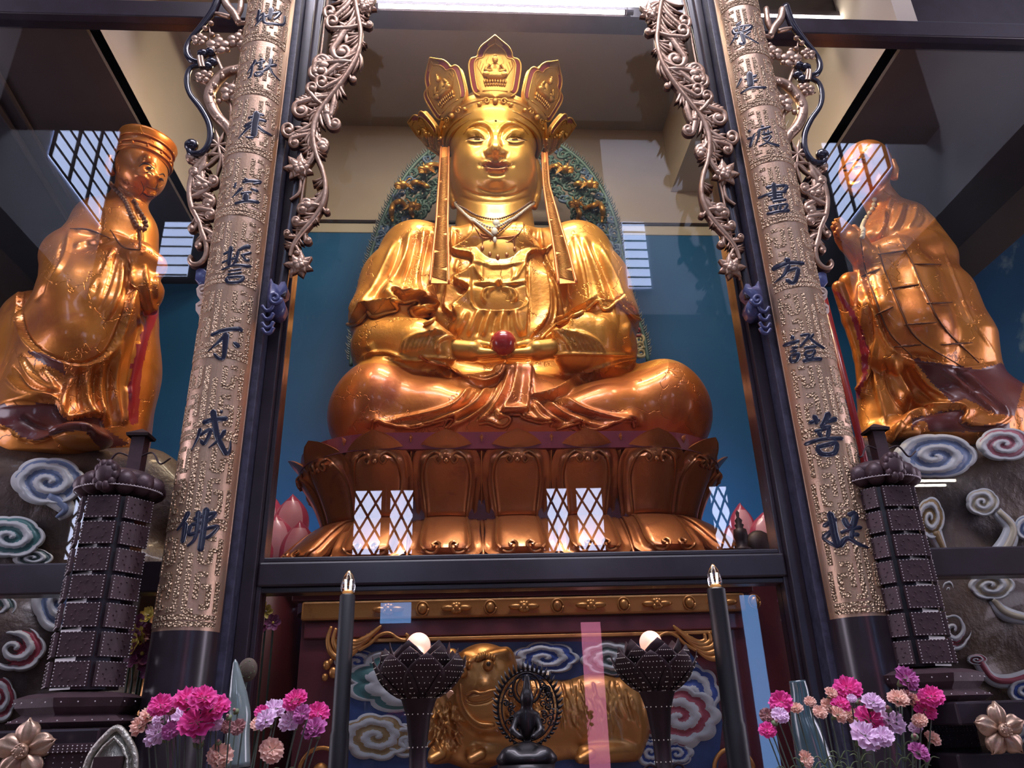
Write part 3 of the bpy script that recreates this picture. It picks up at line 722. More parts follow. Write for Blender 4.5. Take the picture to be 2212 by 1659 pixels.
# body: head, neck, chest, arms and hands in one surface
S = Solid((-1.25, 5.1, 3.9), (1.95, 6.95, 7.5), .0135)
hc = V(SX-.005, 6.20, 6.66)
S.ell(hc, (.425, .46, .60), 0)
S.ell(hc+V(0, -.06, -.22), (.405, .40, .42), .12)                 # full cheeks and jaw
S.ell(hc+V(0, -.02, .36), (.47, .50, .34), .1)
S.ell(U(1072, 384, 5.86)+V(0, .10, 0), (.17, .15, .13), .12)      # chin
S.cap(hc+V(0, .05, -.35), (SX, 6.3, 5.62), .355, .43, .06)         # neck
S.ell((SX, 6.25, 5.45), (.62, .40, .42), .15)
# arms inside the sleeves, to the hands
for s in (-1, 1):
    S.chain([V(SX+s*.6, 6.25, 5.5), V(SX+s*1.0, 6.15, 4.55), V(SX+s*.72, 5.72, 4.36)], [.2, .17, .13], .08)
S.ell((SX, 6.25, 5.0), (.5, .3, .6), .15)
# hands, palms up, finger tips meeting below the jewel
def handpts(s):
    wr = U(958, 755, 5.66) if s < 0 else U(1222, 752, 5.66); tip = U(1083, 766, 5.46) if s < 0 else U(1096, 766, 5.46)
    return wr, tip
for s in (-1, 1):
    wr, tip = handpts(s); d = tip-wr; up = V(0, 0, 1); back = V(0, 1, 0)
    S.cap(V(SX+s*.72, 5.72, 4.36), wr, .14, .105, .05)
    S.cap(wr, wr+d*.50+V(0, .02, .01), .105, .10, .05, sq=(1, .85, 1.25))
    for k in range(4):                          # fingers, the little finger nearest the viewer
        o = back*(.052*k)+up*(.010*k); st = wr+d*.42+o*.9+V(0, -.03, 0); L = (.80, .93, 1.0, .95)[k]
        a = wr+d*(.42+(.58*L)*.5)+o+V(0, -.01, -.004); b_ = wr+d*(.42+.58*L)+o+V(0, 0, .012)
        S.chain([st, a, b_], [.045, .040, .029], .012)
    th = wr+d*.35+back*.12+up*.06; S.chain([th, wr+d*.62+back*.12+up*.13, wr+d*.80+back*.10+up*.12], [.05, .042, .032], .02)
# ears with long lobes
for s in (-1, 1):
    e = hc+V(s*.435, .06, -.08)
    S.chain([e+V(0, 0, .17), e+V(s*.03, .02, .0), e+V(s*.0, 0, -.25), e+V(-s*.03, -.01, -.34)], [.055, .06, .045, .05], .02, sq=(1.3, .8, 1))
    S.ell(e+V(s*.06, -.07, .02), (.035, .05, .10), .03, 'sub')
# nose
S.chain([U(1070, 281, 5.79), U(1070, 303, 5.70), U(1070, 321, 5.60)], [.024, .032, .046], .07)
S.ell(U(1058, 331, 5.71), (.050, .06, .040), .05); S.ell(U(1083, 331, 5.71), (.050, .06, .040), .05)
S.ell(U(1070, 338, 5.70), (.05, .06, .035), .04)
p, q = S.mesh()
face = [
 # brows
 ('ridge', [(1001,290),(1012,275),(1027,267),(1043,266),(1057,273),(1064,284)], 2.6, .020), ('ridge', [(1141,290),(1131,277),(1117,268),(1098,266),(1084,273),(1077,284)], 2.6, .020),
 ('ridge', [(1003,286),(1014,270),(1028,262),(1044,261)], 2.5, -.010), ('ridge', [(1139,286),(1129,272),(1116,263),(1098,261)], 2.5, -.010),
 # hollows between brow and lid, sides of the nose
 ('ridge', [(1012,281),(1027,273),(1043,274),(1053,282),(1057,296),(1055,312)], 5, -.022), ('ridge', [(1130,281),(1116,273),(1098,274),(1089,282),(1084,296),(1087,312)], 5, -.022),
 ('ridge', [(1068,286),(1068,300),(1064,316)], 2.0, .008), ('ridge', [(1073,286),(1073,300),(1077,316)], 2.0, .008),
 # upper lids
 ('dome', [(1018,289),(1027,286),(1038,289)], 9, .040), ('dome', [(1102,289),(1112,286),(1122,289)], 9, .040),
 # eye slits
 ('ridge', [(1006,303),(1014,299),(1024,297),(1038,297),(1049,302)], 1.9, -.030), ('ridge', [(1136,304),(1126,299),(1116,297),(1102,297),(1091,302)], 1.9, -.030),
 ('ridge', [(1008,304),(1023,307),(1036,307),(1049,303)], 2.2, .012), ('ridge', [(1134,305),(1117,309),(1103,308),(1091,303)], 2.2, .012),
 ('ridge', [(1010,309),(1026,313),(1042,310)], 3, -.008), ('ridge', [(1132,310),(1116,314),(1098,311)], 3, -.008),
 # nose wings and philtrum
 ('ridge', [(1046,328),(1045,335),(1050,341)], 2.2, -.020), ('ridge', [(1096,328),(1097,335),(1092,341)], 2.2, -.020),
 ('dome', [(1059,340),(1061,341)], 3, -.015), ('dome', [(1081,340),(1083,341)], 3, -.015),
 ('ridge', [(1070,345),(1070,350)], 2.5, -.015), ('ridge', [(1063,344),(1062,349)], 1.6, .010), ('ridge', [(1077,344),(1078,349)], 1.6, .010),
 # lips
 ('ridge', [(1042,357),(1050,352),(1060,351),(1070,354),(1080,351),(1091,352),(1102,357)], 4.6, .042),
 ('ridge', [(1046,361),(1058,367),(1072,369),(1086,367),(1098,361)], 4.6, .040),
 ('ridge', [(1038,356),(1052,360),(1070,362),(1090,360),(1106,356)], 1.7, -.026),
 ('ridge', [(1055,376),(1072,378),(1090,376)], 4.5, -.022), ('dome', [(1066,386),(1078,386)], 14, .030),
 ('dome', [(1036,357),(1037,357)], 4, -.014), ('dome', [(1107,357),(1108,357)], 4, -.014),
 ('dome', [(1015,335),(1018,340)], 18, .022), ('dome', [(1128,335),(1126,340)], 18, .022),
 # under-chin folds and neck rings
 ('ridge', [(1030,404),(1050,413),(1073,416),(1098,413),(1116,404)], 2.2, -.012), ('ridge', [(1000,408),(1030,420),(1073,424),(1110,421),(1142,408)], 2.2, -.016),
 ('ridge', [(992,424),(1030,434),(1073,437),(1110,434),(1148,424)], 2.0, -.014),
]
p = relief(p, q, face)
cen = p[q].mean(1); cpx = PJ(cen); fy = cen[:, 1] < 5.95; mi = np.zeros(len(q), int)
def inpoly(P, poly):
    poly = np.asarray(poly, float); x, y = P[:, 0], P[:, 1]; c = np.zeros(len(P), bool); j = len(poly)-1
    for i in range(len(poly)):
        (xi, yi), (xj, yj) = poly[i], poly[j]
        c ^= ((yi > y) != (yj > y)) & (x < (xj-xi)*(y-yi)/(yj-yi+1e-12)+xi); j = i
    return c
mi[fy & inpoly(cpx, [(1042,357.5),(1050,352),(1058,348.5),(1065,349),(1070,351.5),(1075,349),(1083,348.5),(1092,352),(1102,357.5),(1094,366),(1082,371.5),(1062,371.5),(1050,366)])] = 1
bd = solid_obj('body', p, q, [M['goldface'], M['lip']], stat, mi); bodyb = bvh_of(p, q)
print('body', len(p))
# eyes: whites and irises in the slits, the mark on the brow
for L, I in (([(1008,303),(1024,301),(1048,302)], [(1025,301.3),(1037,301.3)]), ([(1134,304),(1116,302),(1092,302)], [(1106,302),(1118,302)])):
    b = MB(); C = drape(bodyb, resample(spline(L, 6), 14), .002, 5.7); swath(b, C, V(0, -.93, -.37), np.interp(np.linspace(0, 1, 14), [0, .3, .7, 1], [.002, .0085, .0085, .002]), .002)
    b.build('eye_white', M['eyew'], stat)
    b = MB(); C = drape(bodyb, resample(I, 5), .004, 5.7); swath(b, C, V(0, -.93, -.37), .0085, .002); b.build('iris', M['eyed'], stat)
for L in ([(1004,304),(1012,299),(1023,295.5),(1038,295.5),(1050,302)], [(1139,305),(1128,299),(1117,295.5),(1102,295.5),(1090,302)], [(1010,304.5),(1023,307),(1037,306.5),(1048,303)], [(1132,305.5),(1117,309),(1103,308),(1092,303)]):
    b = MB(); C = drape(bodyb, resample(spline(L, 6), 20), .003, 5.7); b.tube(C, np.interp(np.linspace(0, 1, 20), [0, .5, 1], [.0015, .0038, .0015]), 5); b.build('eyelid_line', M['eyed'], stat)
b = MB(); C = drape(bodyb, resample(spline([(1041,357),(1052,361),(1070,362.5),(1090,361),(1103,357)], 6), 24), .002, 5.7); b.tube(C, np.interp(np.linspace(0, 1, 24), [0, .5, 1], [.0015, .0035, .0015]), 5); b.build('mouth_line', M['eyed'], stat)
b = MB(); b.ball(hit(bodyb, 1071, 261, 0), .012, 8, 6); b.build('brow_mark', M['eyed'], stat)
b = MB()
for L in ([(1001,291),(1012,276),(1027,268.5),(1043,268),(1056,274)], [(1141,291),(1131,278),(1117,269.5),(1098,268),(1085,274)]):
    C = drape(bodyb, resample(spline(L, 6), 20), .001, 5.7); b.tube(C, np.interp(np.linspace(0, 1, 20), [0, .5, 1], [.002, .004, .002]), 5)
b.build('brow_line', M['lip'], stat)

# robe
R = Solid((-1.75, 5.0, 3.35), (2.4, 7.15, 6.15), .0125)
R.ell((SX, 6.32, 4.7), (.78, .50, .95), .1); R.ell((SX, 6.30, 5.25), (.86, .44, .55), .15)
for s, (shx, elx, hmx) in ((-1, (900, 832, 778)), (1, (1244, 1304, 1352))):
    sh = U(shx, 556, 6.22); el = U(elx, 688, 6.0)
    R.cap((SX+s*.30, 6.32, 5.60), sh, .30, .33, .12)                            # shoulder slope
    R.chain([sh, (sh+el)/2+V(s*.02, -.03, 0), el], [.33, .335, .32], .10)
    R.cap(el, U(hmx+(22 if s < 0 else -22), 700, 6.05), .24, .12, .10)        # the cape's flare at the elbow
    R.cap(el+V(-s*.05, 0, -.1), U(elx-s*-3, 760, 5.95), .29, .27, .08)
    wx = 905 if s < 0 else 1275; R.chain([U(elx, 745, 5.85), U(wx, 752, 5.68), U(945 if s < 0 else 1236, 757, 5.64)], [.27, .225, .175], .08)
    # folded legs
    kx = 812 if s < 0 else 1432; mx = 935 if s < 0 else 1300
    K = U(kx, 848, 5.86)+V(0, .05, 0); K[2] = 3.84
    Kc = V(K[0]-s*.03, K[1], 3.84)
    R.ell(Kc+V(0, 0, .02), (.36, .56, .435), .1)
    R.cap(Kc, V(SX+s*.35, 6.15, 4.05), .39, .33, .12)
    Ms = U(mx, 872, 5.62); R.chain([Kc+V(0, -.12, -.04), V(Ms[0], 5.72, 3.74), V(SX+s*.12, 5.62, 3.66)], [.34, .31, .24], .12)
R.ell((SX, 6.15, 3.85), (1.3, .62, .38), .12)
R.ell(V(SX+.03, 5.78, 3.80), (.55, .36, .36), .12)
R.fn((-2, 5, 3.3), (2.5, 7.2, 3.44), lambda x, y, z: 3.428-z+0*x+0*y, 0, 'cap') if 0 else None
R.d[:, :, R.ax[2] < 3.428] = .05
R.ell((SX, 6.22, 5.62), (.56, .40, .30), .10)
# cavity under the sleeves' hem in front of the belly stays open: the lap valley
R.ell(U(1085, 720, 5.38), (.42, .26, .20), .08, 'sub')
# neck opening
# drop of cloth over the front between the legs
R.box(U(1112, 850, 5.50)+V(0, .06, 0), (.17, .10, .26), .06, .05)
p, q = R.mesh()
def C4(*a): return [(720+x/2.633, 400+y/2.633) for x, y in a]
st = []
rd = lambda pts, w, h: st.append(('ridge', pts, w, h*1.3)); sp = lambda pts, w, h, f: st.append(('step', pts, w, h*1.35, f))
# chest and belly flat panel
# cape folds
for L in ([(887,500),(872,560),(830,648)], [(917,492),(902,571),(878,655)], [(940,500),(928,582),(915,672)], [(855,520),(822,600),(790,672)], [(960,505),(950,590),(948,690)],
          [(1225,520),(1235,582),(1232,655)], [(1259,510),(1290,590),(1310,655)], [(1290,525),(1326,597),(1350,660)], [(1240,505),(1262,580),(1275,665)], [(1205,560),(1212,620),(1215,680)]):
    rd(L, 6.5, .030)
for L in ([(902,500),(888,566),(855,655)], [(930,498),(915,580),(897,665)], [(870,512),(845,585),(808,655)], [(1243,515),(1263,590),(1272,655)], [(1275,520),(1309,595),(1332,655)], [(1216,540),(1222,600),(1222,670)]):
    rd(L, 4, -.026)
# shoulders' collar folds
sp(C4((690,130),(672,230),(668,330),(672,395),(655,520),(640,700),(690,760),(640,830)), 2.2, .035, 16)
sp(C4((790,150),(788,280),(680,388),(785,412),(780,480),(690,545),(775,600),(690,700),(715,770),(650,835)), 2.0, .05, 20)
sp(C4((1160,880),(1290,800),(1310,700),(1280,560),(1210,430),(1180,330),(1165,180)), 2.2, -.030, 14)
sp(C4((1120,870),(1215,750),(1228,600),(1205,430)), 2.0, .035, 14)
sp(C4((1095,860),(1105,700),(1100,420),(1205,378),(1090,310),(1080,170)), 2.0, .05, 20)
rd(C4((1150,880),(1250,790),(1270,650),(1240,520)), 2.2, .02)
rd(C4((700,260),(690,380)), 4, -.02); rd(C4((1130,250),(1170,340)), 4, -.02)
rd(C4((720,430),(700,500)), 5, .02); rd(C4((740,560),(720,620)), 5, -.02); rd(C4((720,700),(700,780)), 5, .02)
# inner robe panel with round lower corners, upper cloth edge, folded collar, sash
sp(C4((790,440),(786,600),(800,680),(860,705),(1040,705),(1090,680),(1105,600),(1100,440)), 2.0, -.032, 16)
rd(C4((795,455),(850,455),(920,462),(1010,458),(1085,455)), 2.2, .020)
for L in (((845,458),(862,545),(1010,545),(1022,455)), ((880,470),(1000,468)), ((800,470),(850,545)), ((1085,465),(1030,545))): rd(C4(*L), 2.2, .016)
rd(C4((795,560),(870,562),(930,568),(1000,566),(1100,560)), 3.4, .026); rd(C4((795,572),(860,575),(1000,578),(1100,575)), 1.6, -.012)
rd(C4((925,560),(955,560)), 5.5, .035); 
for L in (((910,575),(860,600),(850,640),(870,665)), ((925,580),(885,600),(878,640)), ((960,575),(1020,600),(1040,640),(1020,665)), ((950,580),(1000,605),(1012,650))): rd(C4(*L), 2.4, .022)
# belly cloth folds
for L in (((830,710),(800,780),(770,860)), ((900,712),(870,790),(855,860)), ((970,712),(950,790),(950,850)), ((1030,712),(1040,790),(1070,860)), ((770,720),(740,800),(700,850))): rd(C4(*L), 4.5, .024)
for L in (((865,712),(835,790),(815,860)), ((935,712),(912,790),(905,850)), ((1000,712),(995,790),(1010,850))): rd(C4(*L), 3, -.018)
# hem of the cape over the forearms
hemL = C4((88,790),(150,778),(200,715),(225,745),(300,722),(360,700),(330,645),(400,660),(470,648),(495,690),(445,710),(470,745),(540,735),(580,760),(520,800))
hemR = C4((1735,760),(1690,735),(1640,690),(1620,655),(1560,715),(1530,690),(1510,655),(1430,720),(1380,745),(1300,775),(1180,880))
sp([(x, y) for x, y in hemL], 2.4, .11, 30); sp([(x, y) for x, y in hemR[::-1]][::-1], 2.4, .11, 30)
for L in (((290,640),(330,700)), ((370,600),(400,650)), ((440,640),(480,700)), ((490,600),(510,690))): rd(C4(*L), 5, .02)
# sleeves: fine folds at the forearms
for k in range(7):
    rd(C4((380+22*k, 960-4*k), (410+26*k, 880-6*k), (520+22*k, 835+4*k)), 2.4, .016)
    rd(C4((1560-26*k, 965-2*k), (1500-28*k, 885-4*k), (1400-26*k, 840+4*k)), 2.4, .016)
rd(C4((600,960),(590,900),(640,870),(700,880)), 3, .026); rd(C4((1350,950),(1330,890),(1290,865),(1240,880)), 3, .026)
rd(C4((200,900),(250,980)), 8, .02); rd(C4((1650,800),(1690,950)), 8, .02)
# lap: scalloped cloth edge, strips and fans of folds
sp(C4((980,1000),(945,1070),(870,1107),(800,1095),(720,1080),(640,1030),(560,1010),(490,970)), 2.2, -.055, 20)
sp(C4((1040,1000),(1020,1120),(1000,1200),(960,1290),(1085,1292),(1110,1260),(1122,1150),(1130,1000)), 2.0, .05, 18) 
rd(C4((500,975),(700,985),(900,990),(1130,965)), 3, .02); rd(C4((1130,990),(1300,960),(1500,960),(1780,970)), 3.5, .022)
for L in (((790,1120),(700,1240),(520,1300),(240,1345)), ((880,1115),(820,1230),(700,1300),(560,1350)), ((960,1090),(900,1230),(800,1310),(700,1360)), ((1000,1040),(960,1180),(890,1290),(820,1350)),
          ((1290,1170),(1400,1260),(1560,1310),(1720,1345)), ((1210,1190),(1300,1290),(1420,1340),(1540,1365)), ((1140,1200),(1220,1300),(1300,1350)), ((1130,1240),(1170,1310),(1240,1360))): rd(C4(*L), 4.5, .034)
for L in (((840,1115),(760,1240),(600,1320),(420,1360)), ((920,1110),(860,1240),(760,1310),(640,1360)), ((1250,1180),(1350,1275),(1480,1325)), ((1170,1195),(1260,1300),(1350,1350))): rd(C4(*L), 3, -.028)
sp(C4((1900,985),(1700,1000),(1540,1035),(1400,1090),(1300,1155),(1210,1190),(1110,1195)), 2.4, -.06, 26)
rd(C4((150,985),(280,990),(480,995),(640,1040),(780,1110)), 3, .022)
rd(C4((420,985),(300,950),(160,975)), 4, .03); rd(C4((1780,975),(1850,965),(1920,975)), 4, .02)
# bottom hems
sp(C4((215,1390),(235,1335),(300,1355),(420,1378),(540,1355),(665,1322),(680,1345),(640,1385)), 2.0, .05, 12)
sp(C4((830,1355),(880,1345),(960,1370),(1000,1330),(950,1300),(1060,1300),(1090,1320),(1180,1345),(1250,1340),(1240,1375)), 2.0, .04, 10)
sp(C4((1270,1385),(1330,1365),(1408,1345),(1412,1380),(1520,1380),(1620,1340),(1700,1325),(1712,1380)), 2.0, .05, 12)
p = relief(p, q, st)
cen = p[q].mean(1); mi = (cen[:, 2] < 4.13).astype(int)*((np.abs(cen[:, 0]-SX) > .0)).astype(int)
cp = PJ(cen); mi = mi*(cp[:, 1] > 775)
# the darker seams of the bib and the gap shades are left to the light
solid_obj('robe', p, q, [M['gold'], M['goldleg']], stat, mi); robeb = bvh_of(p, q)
print('robe', len(p))
allp = np.concatenate([p]); 
# hems of the cape: rolled ruffle edges
for H in (hemL, hemR):
    b = MB(); L = resample(spline(H, 8), 90); C = drape(robeb, L, .012, 5.9); C[1:-1] = (C[:-2]+C[1:-1]*2+C[2:])/4
    b.tube(C, .017, 7); b.build('sleeve_hem', M['gold'], stat)
b = MB()
for H in (C4((215,1390),(235,1335),(300,1355),(420,1378),(540,1355),(665,1322),(680,1345),(640,1385)), C4((830,1355),(880,1345),(960,1370),(1000,1330),(950,1300),(1060,1300)), C4((1060,1300),(1090,1320),(1180,1345),(1250,1340),(1240,1375)),
          C4((1270,1385),(1330,1365),(1408,1345),(1412,1380),(1520,1380),(1620,1340),(1700,1325),(1712,1380)), C4((490,970),(560,1010),(640,1030),(720,1080),(800,1095),(870,1107),(945,1070),(980,1000))):
    L = resample(spline(H, 8), 60); C = drape(robeb, L, .008, 5.6); C[1:-1] = (C[:-2]+C[1:-1]*2+C[2:])/4; b.tube(C, .012, 6)
b.build('skirt_hem', M['goldleg'], stat)
# chest ornament incised with swags and drops
b = MB()
for L in (((800,230),(830,275),(880,290),(940,335),(1000,320),(1060,270),(1085,225)), ((830,275),(850,300),(930,300),(1030,290),(1060,270)), ((850,300),(847,350)), ((893,310),(890,385)), ((935,330),(935,400)), ((983,320),(986,390)), ((1028,290),(1031,355))):
    C = drape(robeb, resample(spline(C4(*L), 5), 16), .004, 5.95); b.tube(C, .006, 5)
for x, y in ((847,362), (890,395), (935,412), (986,400), (1031,365)): b.ball(hit(robeb, *C4((x, y))[0], .012) if hit(robeb, *C4((x, y))[0]) is not None else U(*C4((x, y))[0], 5.9), (.018, .012, .026), 8, 6)
b.build('swag_ornament', M['lip'], stat)
# red jewel held in the hands
jc = U(1087, 741, 5.47)+V(0, 0, 0)
o = MB().ball((0, 0, 0), .105, 32, 20).build('jewel_ball', M['redball']); o.location = tuple(jc)
tag(o, 'red jewel ball held in the lap hands of the crowned statue', 'jewel')

# ------------------------------------------------------------ crown
cb = V(SX+.0, 6.20, 6.985)
def cpt(th, h, out=0):
    t_ = min(abs(th), radians(98))/radians(49); og = .34+.06*t_ if t_ < 1 else .40+.12*(t_-1); zg = .84 if t_ < 1 else .84-.22*(t_-1)
    r = .515+og*h+.08*h*h+out
    return cb+V(r*sin(th), -r*cos(th)*.98, h*zg-.05*(1-cos(th)))
b = MB(); n = 64
for rr, zz, tr in ((.470, -.085, .022), (.500, -.03, .013), (.530, .07, .014)):
    b.tube([cb+V((rr)*sin(a), -(rr)*cos(a)*.98, zz) for a in np.linspace(-pi, pi, n)], tr, 8)
b.lathe([(.475, -.085), (.505, -.02), (.535, .07), (.56, .13), (.50, .14), (.45, .12)], tuple(cb), 64, sy=.98)
for k in range(-6, 7):
    th = k*radians(16.5)
    if k % 3 == 0:
        c0 = cpt(th, .03, .03)
        b.ball(c0, .030, 10, 8)
        for s in (-1, 1):
            sp_ = spiral((s*.085, -.045), .038, .006, 1.3, 0 if s > 0 else pi, 18, 1, s)
            b.tube([cpt(th+a/.55, .085+c, .022) for a, c in sp_], .009, 6)
    else: b.ball(cpt(th, .02, .02), (.024, .02, .02), 8, 6)
b.build('crown_band', M['crown'], stat)
half = [(.0, .02), (.10, .03), (.175, .07), (.215, .13), (.228, .22), (.235, .36), (.232, .45), (.205, .50), (.165, .505), (.150, .525), (.142, .565), (.112, .625), (.062, .675), (.025, .715), (0, .745)]
def lobe(th0, sc_=1.0):
    hb = spline(half, 3); nv = 30; hs = np.linspace(0.02, .745, nv)
    # width by height (monotone envelope)
    wv = []
    for h in hs:
        c = [hb[i][0]+(hb[i+1][0]-hb[i][0])*(h-hb[i][1])/(hb[i+1][1]-hb[i][1]+1e-9) for i in range(len(hb)-1) if min(hb[i][1], hb[i+1][1]) <= h <= max(hb[i][1], hb[i+1][1])+1e-9]
        wv.append(max(c) if c else .002)
    us = np.linspace(-1, 1, 25)
    def pos(u, h, out=0): return cpt(th0+u*sc_/(.56+.16*h), .065+h*.88*sc_, out)
    P = np.array([[pos(u*max(w_, .003), h, .02*(1-u*u)) for u in us] for h, w_ in zip(hs, wv)])
    nr = V(sin(th0), -cos(th0), -.18)
    root = MB().slab(P, nr, .03).build('crown_leaf', [M['crown']], stat, auto=50)
    # rim cord, red lacquer channel and inner cord
    full = [(a, c) for a, c in hb]; out = [(-a, c) for a, c in full[::-1]]
    g = MB(); L = [(a*.985, c) for a, c in hb if c > .05]; loop = L+[(-a, c) for a, c in L[::-1]]
    g.tube([pos(a, c, .012) for a, c in loop], .0095, 6)
    L2 = [(max(a-.052, .0)*1.0, c-.055*(c/.745)**3) for a, c in hb if c > .10]
    for s in (-1, 1): g.tube([pos(s*a, c, .018) for a, c in L2], .007, 6)
    g.tube([pos(s_, .10, .018) for s_ in np.linspace(-.12, .12, 7)], .007, 6)
    g.build('crown_rim', M['crown'], stat)
    r_ = MB()
    for s in (-1, 1):
        A = [pos(s*a*.965, c, .008) for a, c in hb if c > .09]; Bp = [pos(s*max(a-.045, 0), c-.05*(c/.745)**3, .017) for a, c in hb if c > .09]
        if s > 0: r_.grid(np.stack([np.array(A), np.array(Bp)], 1))
        else: r_.grid(np.stack([np.array(Bp), np.array(A)], 1))
    r_.build('crown_inlay', M['crownred'], stat)
    # small seated figure in relief on a lotus
    f = MB()
    def q(u, h, o): return pos(u, h, o)
    rt = Matrix.Rotation(th0, 3, 'Z'); rt = np.array(rt)
    f.tube([q(.075*cos(a), .44+.075*sin(a), .014) for a in np.linspace(0, 2*pi, 24)], .005, 5)
    f.ball(q(0, .455, .03), (.028, .028, .036), 10, 8, rot=rt); f.ball(q(0, .50, .028), (.015, .015, .016), 8, 6)
    f.ball(q(0, .355, .02), (.062, .035, .075), 12, 8, rot=rt)
    f.ball(q(0, .265, .03), (.105, .045, .042), 12, 8, rot=rt)
    for s in (-1, 1):
        f.tube([q(s*.055, .40, .03), q(s*.085, .33, .035), q(s*.03, .295, .055)], [.018, .02, .012], 6)
        f.ball(q(s*.07, .27, .045), (.05, .03, .028), 8, 6, rot=rt)
    for k in range(-4, 5):
        f.ball(q(k*.024, .205, .028), (.014, .02, .026), 6, 5, rot=rt); f.ball(q(k*.022, .165, .022), (.013, .018, .018), 6, 5, rot=rt)
    for s in (-1, 1):
        for k in range(3): f.tube([q(s*(.10+.02*k), .25+.05*k, .016), q(s*(.13+.015*k), .33+.04*k, .016), q(s*(.10+.02*k), .42+.03*k, .014)], .004, 4)
    f.build('relief_figure', M['crown'], stat)
for k in range(-2, 3): lobe(k*radians(49), (1.0, .96, .90)[abs(k)])
# skull cap of hair inside the crown
MB().ball(hc+V(0, .05, .55), (.42, .42, .40), 24, 14).build('hair', M['eyed'], stat)
# ------------------------------------------------------------ hanging ribbons of the crown
def ribbon(Lc, hw, Ys, nm='crown_ribbon'):
    n = 40; c = resample(np.array(Lc, float), n); w = np.interp(np.linspace(0, 1, n), np.linspace(0, 1, len(hw)), hw); Y = np.interp(np.linspace(0, 1, n), np.linspace(0, 1, len(Ys)), Ys)
    C = np.array([U(a, d, y) for (a, d), y in zip(c, Y)])
    for i in range(n):
        h_ = hit(robeb, *c[i]);
        if h_ is not None and h_[1] < C[i][1]+.06: C[i] = U(c[i][0], c[i][1], h_[1]-.07)
    C[1:-1] = (C[:-2]+C[1:-1]+C[2:])/3
    d = np.linalg.norm(C-CAM, axis=1); W = w*d/FPX/.95; N_ = V(0, -.98, -.2)
    r = bpy.data.objects
    b = MB(); swath(b, C, N_, W, .004, True, back=.022); o = b.build(nm, M['ribbon'], stat, auto=40)
    e = MB(); t = np.gradient(C, axis=0); t /= np.linalg.norm(t, axis=1, keepdims=True); B = np.cross(t, np.tile(N_, (n, 1)))
    for s in (-1, 1): e.tube(C+B*(W*s)[:, None]+N_*.004, .012, 6)
    e.build('ribbon_rim', M['ribedge'], stat)
    h = MB(); k = 1
    for i in range(3, n-2):
        blk = (i//5) % 2
        for j in range(3):
            f = j/3; a = C[i]*(1-f)+C[i+1]*f if i+1 < n else C[i]
            w_ = W[i]*.82; sl = .5*W[i]*(1 if blk else -1)
            h.tube([a-B[i]*w_+t[i]*sl*.6+N_*.009, a+N_*.010, a+B[i]*w_-t[i]*sl*.6+N_*.009], .0045, 4)
    h.build('ribbon_hatching', M['crown'], stat)
ribbon([(961,318),(958,400),(955,470),(952,540),(949,612)], [8,10,12,17,22], [6.05, 5.98, 5.9, 5.75, 5.62])
ribbon([(1176,330),(1180,400),(1197,476),(1212,540),(1226,612)], [5,6,11,16,21], [6.05, 5.98, 5.9, 5.75, 5.62])
# ------------------------------------------------------------ cords of beads round the neck
p1 = np.concatenate([np.array([v.co for v in bd.data.vertices])+np.array(stat.location), p])
q1 = np.array([tuple(f.vertices) for f in bd.data.polygons]); comb = BVHTree.FromPolygons([tuple(v) for v in p1], [tuple(int(i) for i in f) for f in q1]+[tuple(int(i)+len(bd.data.vertices) for i in f) for f in q])
def necklace(L, r, m, label, lift=.02, pend=None, name='bead_necklace', cord=False):
    c = resample(spline(L, 8), 120); C = drape(comb, c, lift, 6.1); 
    for _ in range(3): C[1:-1] = (C[:-2]+C[1:-1]*2+C[2:])/4
    ds = np.linalg.norm(np.diff(C, axis=0), axis=1).sum(); n = int(ds/(2*r)); t = thing(name, label, 'necklace', C[0], 'bead necklaces on the crowned statue')
    b = MB()
    if cord: b.tube(C, r, 8)
    else:
        for x in resample(C, n): b.ball(x, r*1.05, 7, 5)
    b.build('bead_string' if not cord else 'cord', m, t)
    if pend:
        g = MB(); a = hit(comb, *pend[0], .03); a = a if a is not None else U(*pend[0], 5.9); g.ball(a, pend[1], 12, 9); g.build('pendant', M['beadw'], t)
necklace([(988,442),(1010,455),(1035,470),(1070,477),(1100,468),(1125,452),(1143,437)], .011, M['bead'], 'short strand of small dark beads round the golden neck', pend=((1072,487), (.035, .015, .035)))
necklace([(984,438),(1005,462),(1030,482),(1065,495),(1100,480),(1128,458),(1148,440)], .014, M['beadw'], 'strand of pale beads round the golden neck with a white pendant', pend=((1068,503), (.03, .015, .04)))
necklace([(985,436),(1000,455),(1020,478),(1045,497),(1066,512)], .012, M['beadw'], 'white cord hanging from the golden collar to the chest', cord=True, pend=((1069,522), (.018, .015, .035)))
necklace([(1150,436),(1136,452),(1118,470),(1092,492),(1072,508)], .010, M['bead'], 'thin dark bead strand from the collar beside the praying monk side to the chest')
# ---------------------------------------------------------------- openwork halo behind the statue
def hm(nm, c): return mat(nm, c, .5, noise=(6, tuple(x*.6 for x in c), .35, .7))
M['hgreen'] = hm('halo_green', (.06, .13, .12)); M['hblue'] = hm('halo_blue', (.10, .17, .28)); M['hred'] = hm('halo_red', (.38, .10, .10)); M['hyel'] = hm('halo_cream', (.50, .42, .22)); M['hgrey'] = hm('halo_grey', (.14, .17, .17))
HY = 7.05
halo = thing('openwork_halo', 'tall carved openwork halo of painted cloud scrolls rimmed with flames behind the crowned statue', 'halo', (SX, HY, 3.43))
outl = [(1400,780),(1392,730),(1378,690),(1362,640),(1352,590),(1343,540),(1333,490),(1318,445),(1295,400),(1262,355),(1222,322),(1175,298),(1120,285),(1072,280),(1020,285),(975,300),(930,325),(890,362),(858,408),(835,455),(815,505),(798,560),(786,610),(776,650),(766,700),(760,750),(758,790)]
OW = np.array([U(a, b_, HY) for a, b_ in resample(spline(outl, 5), 260)])
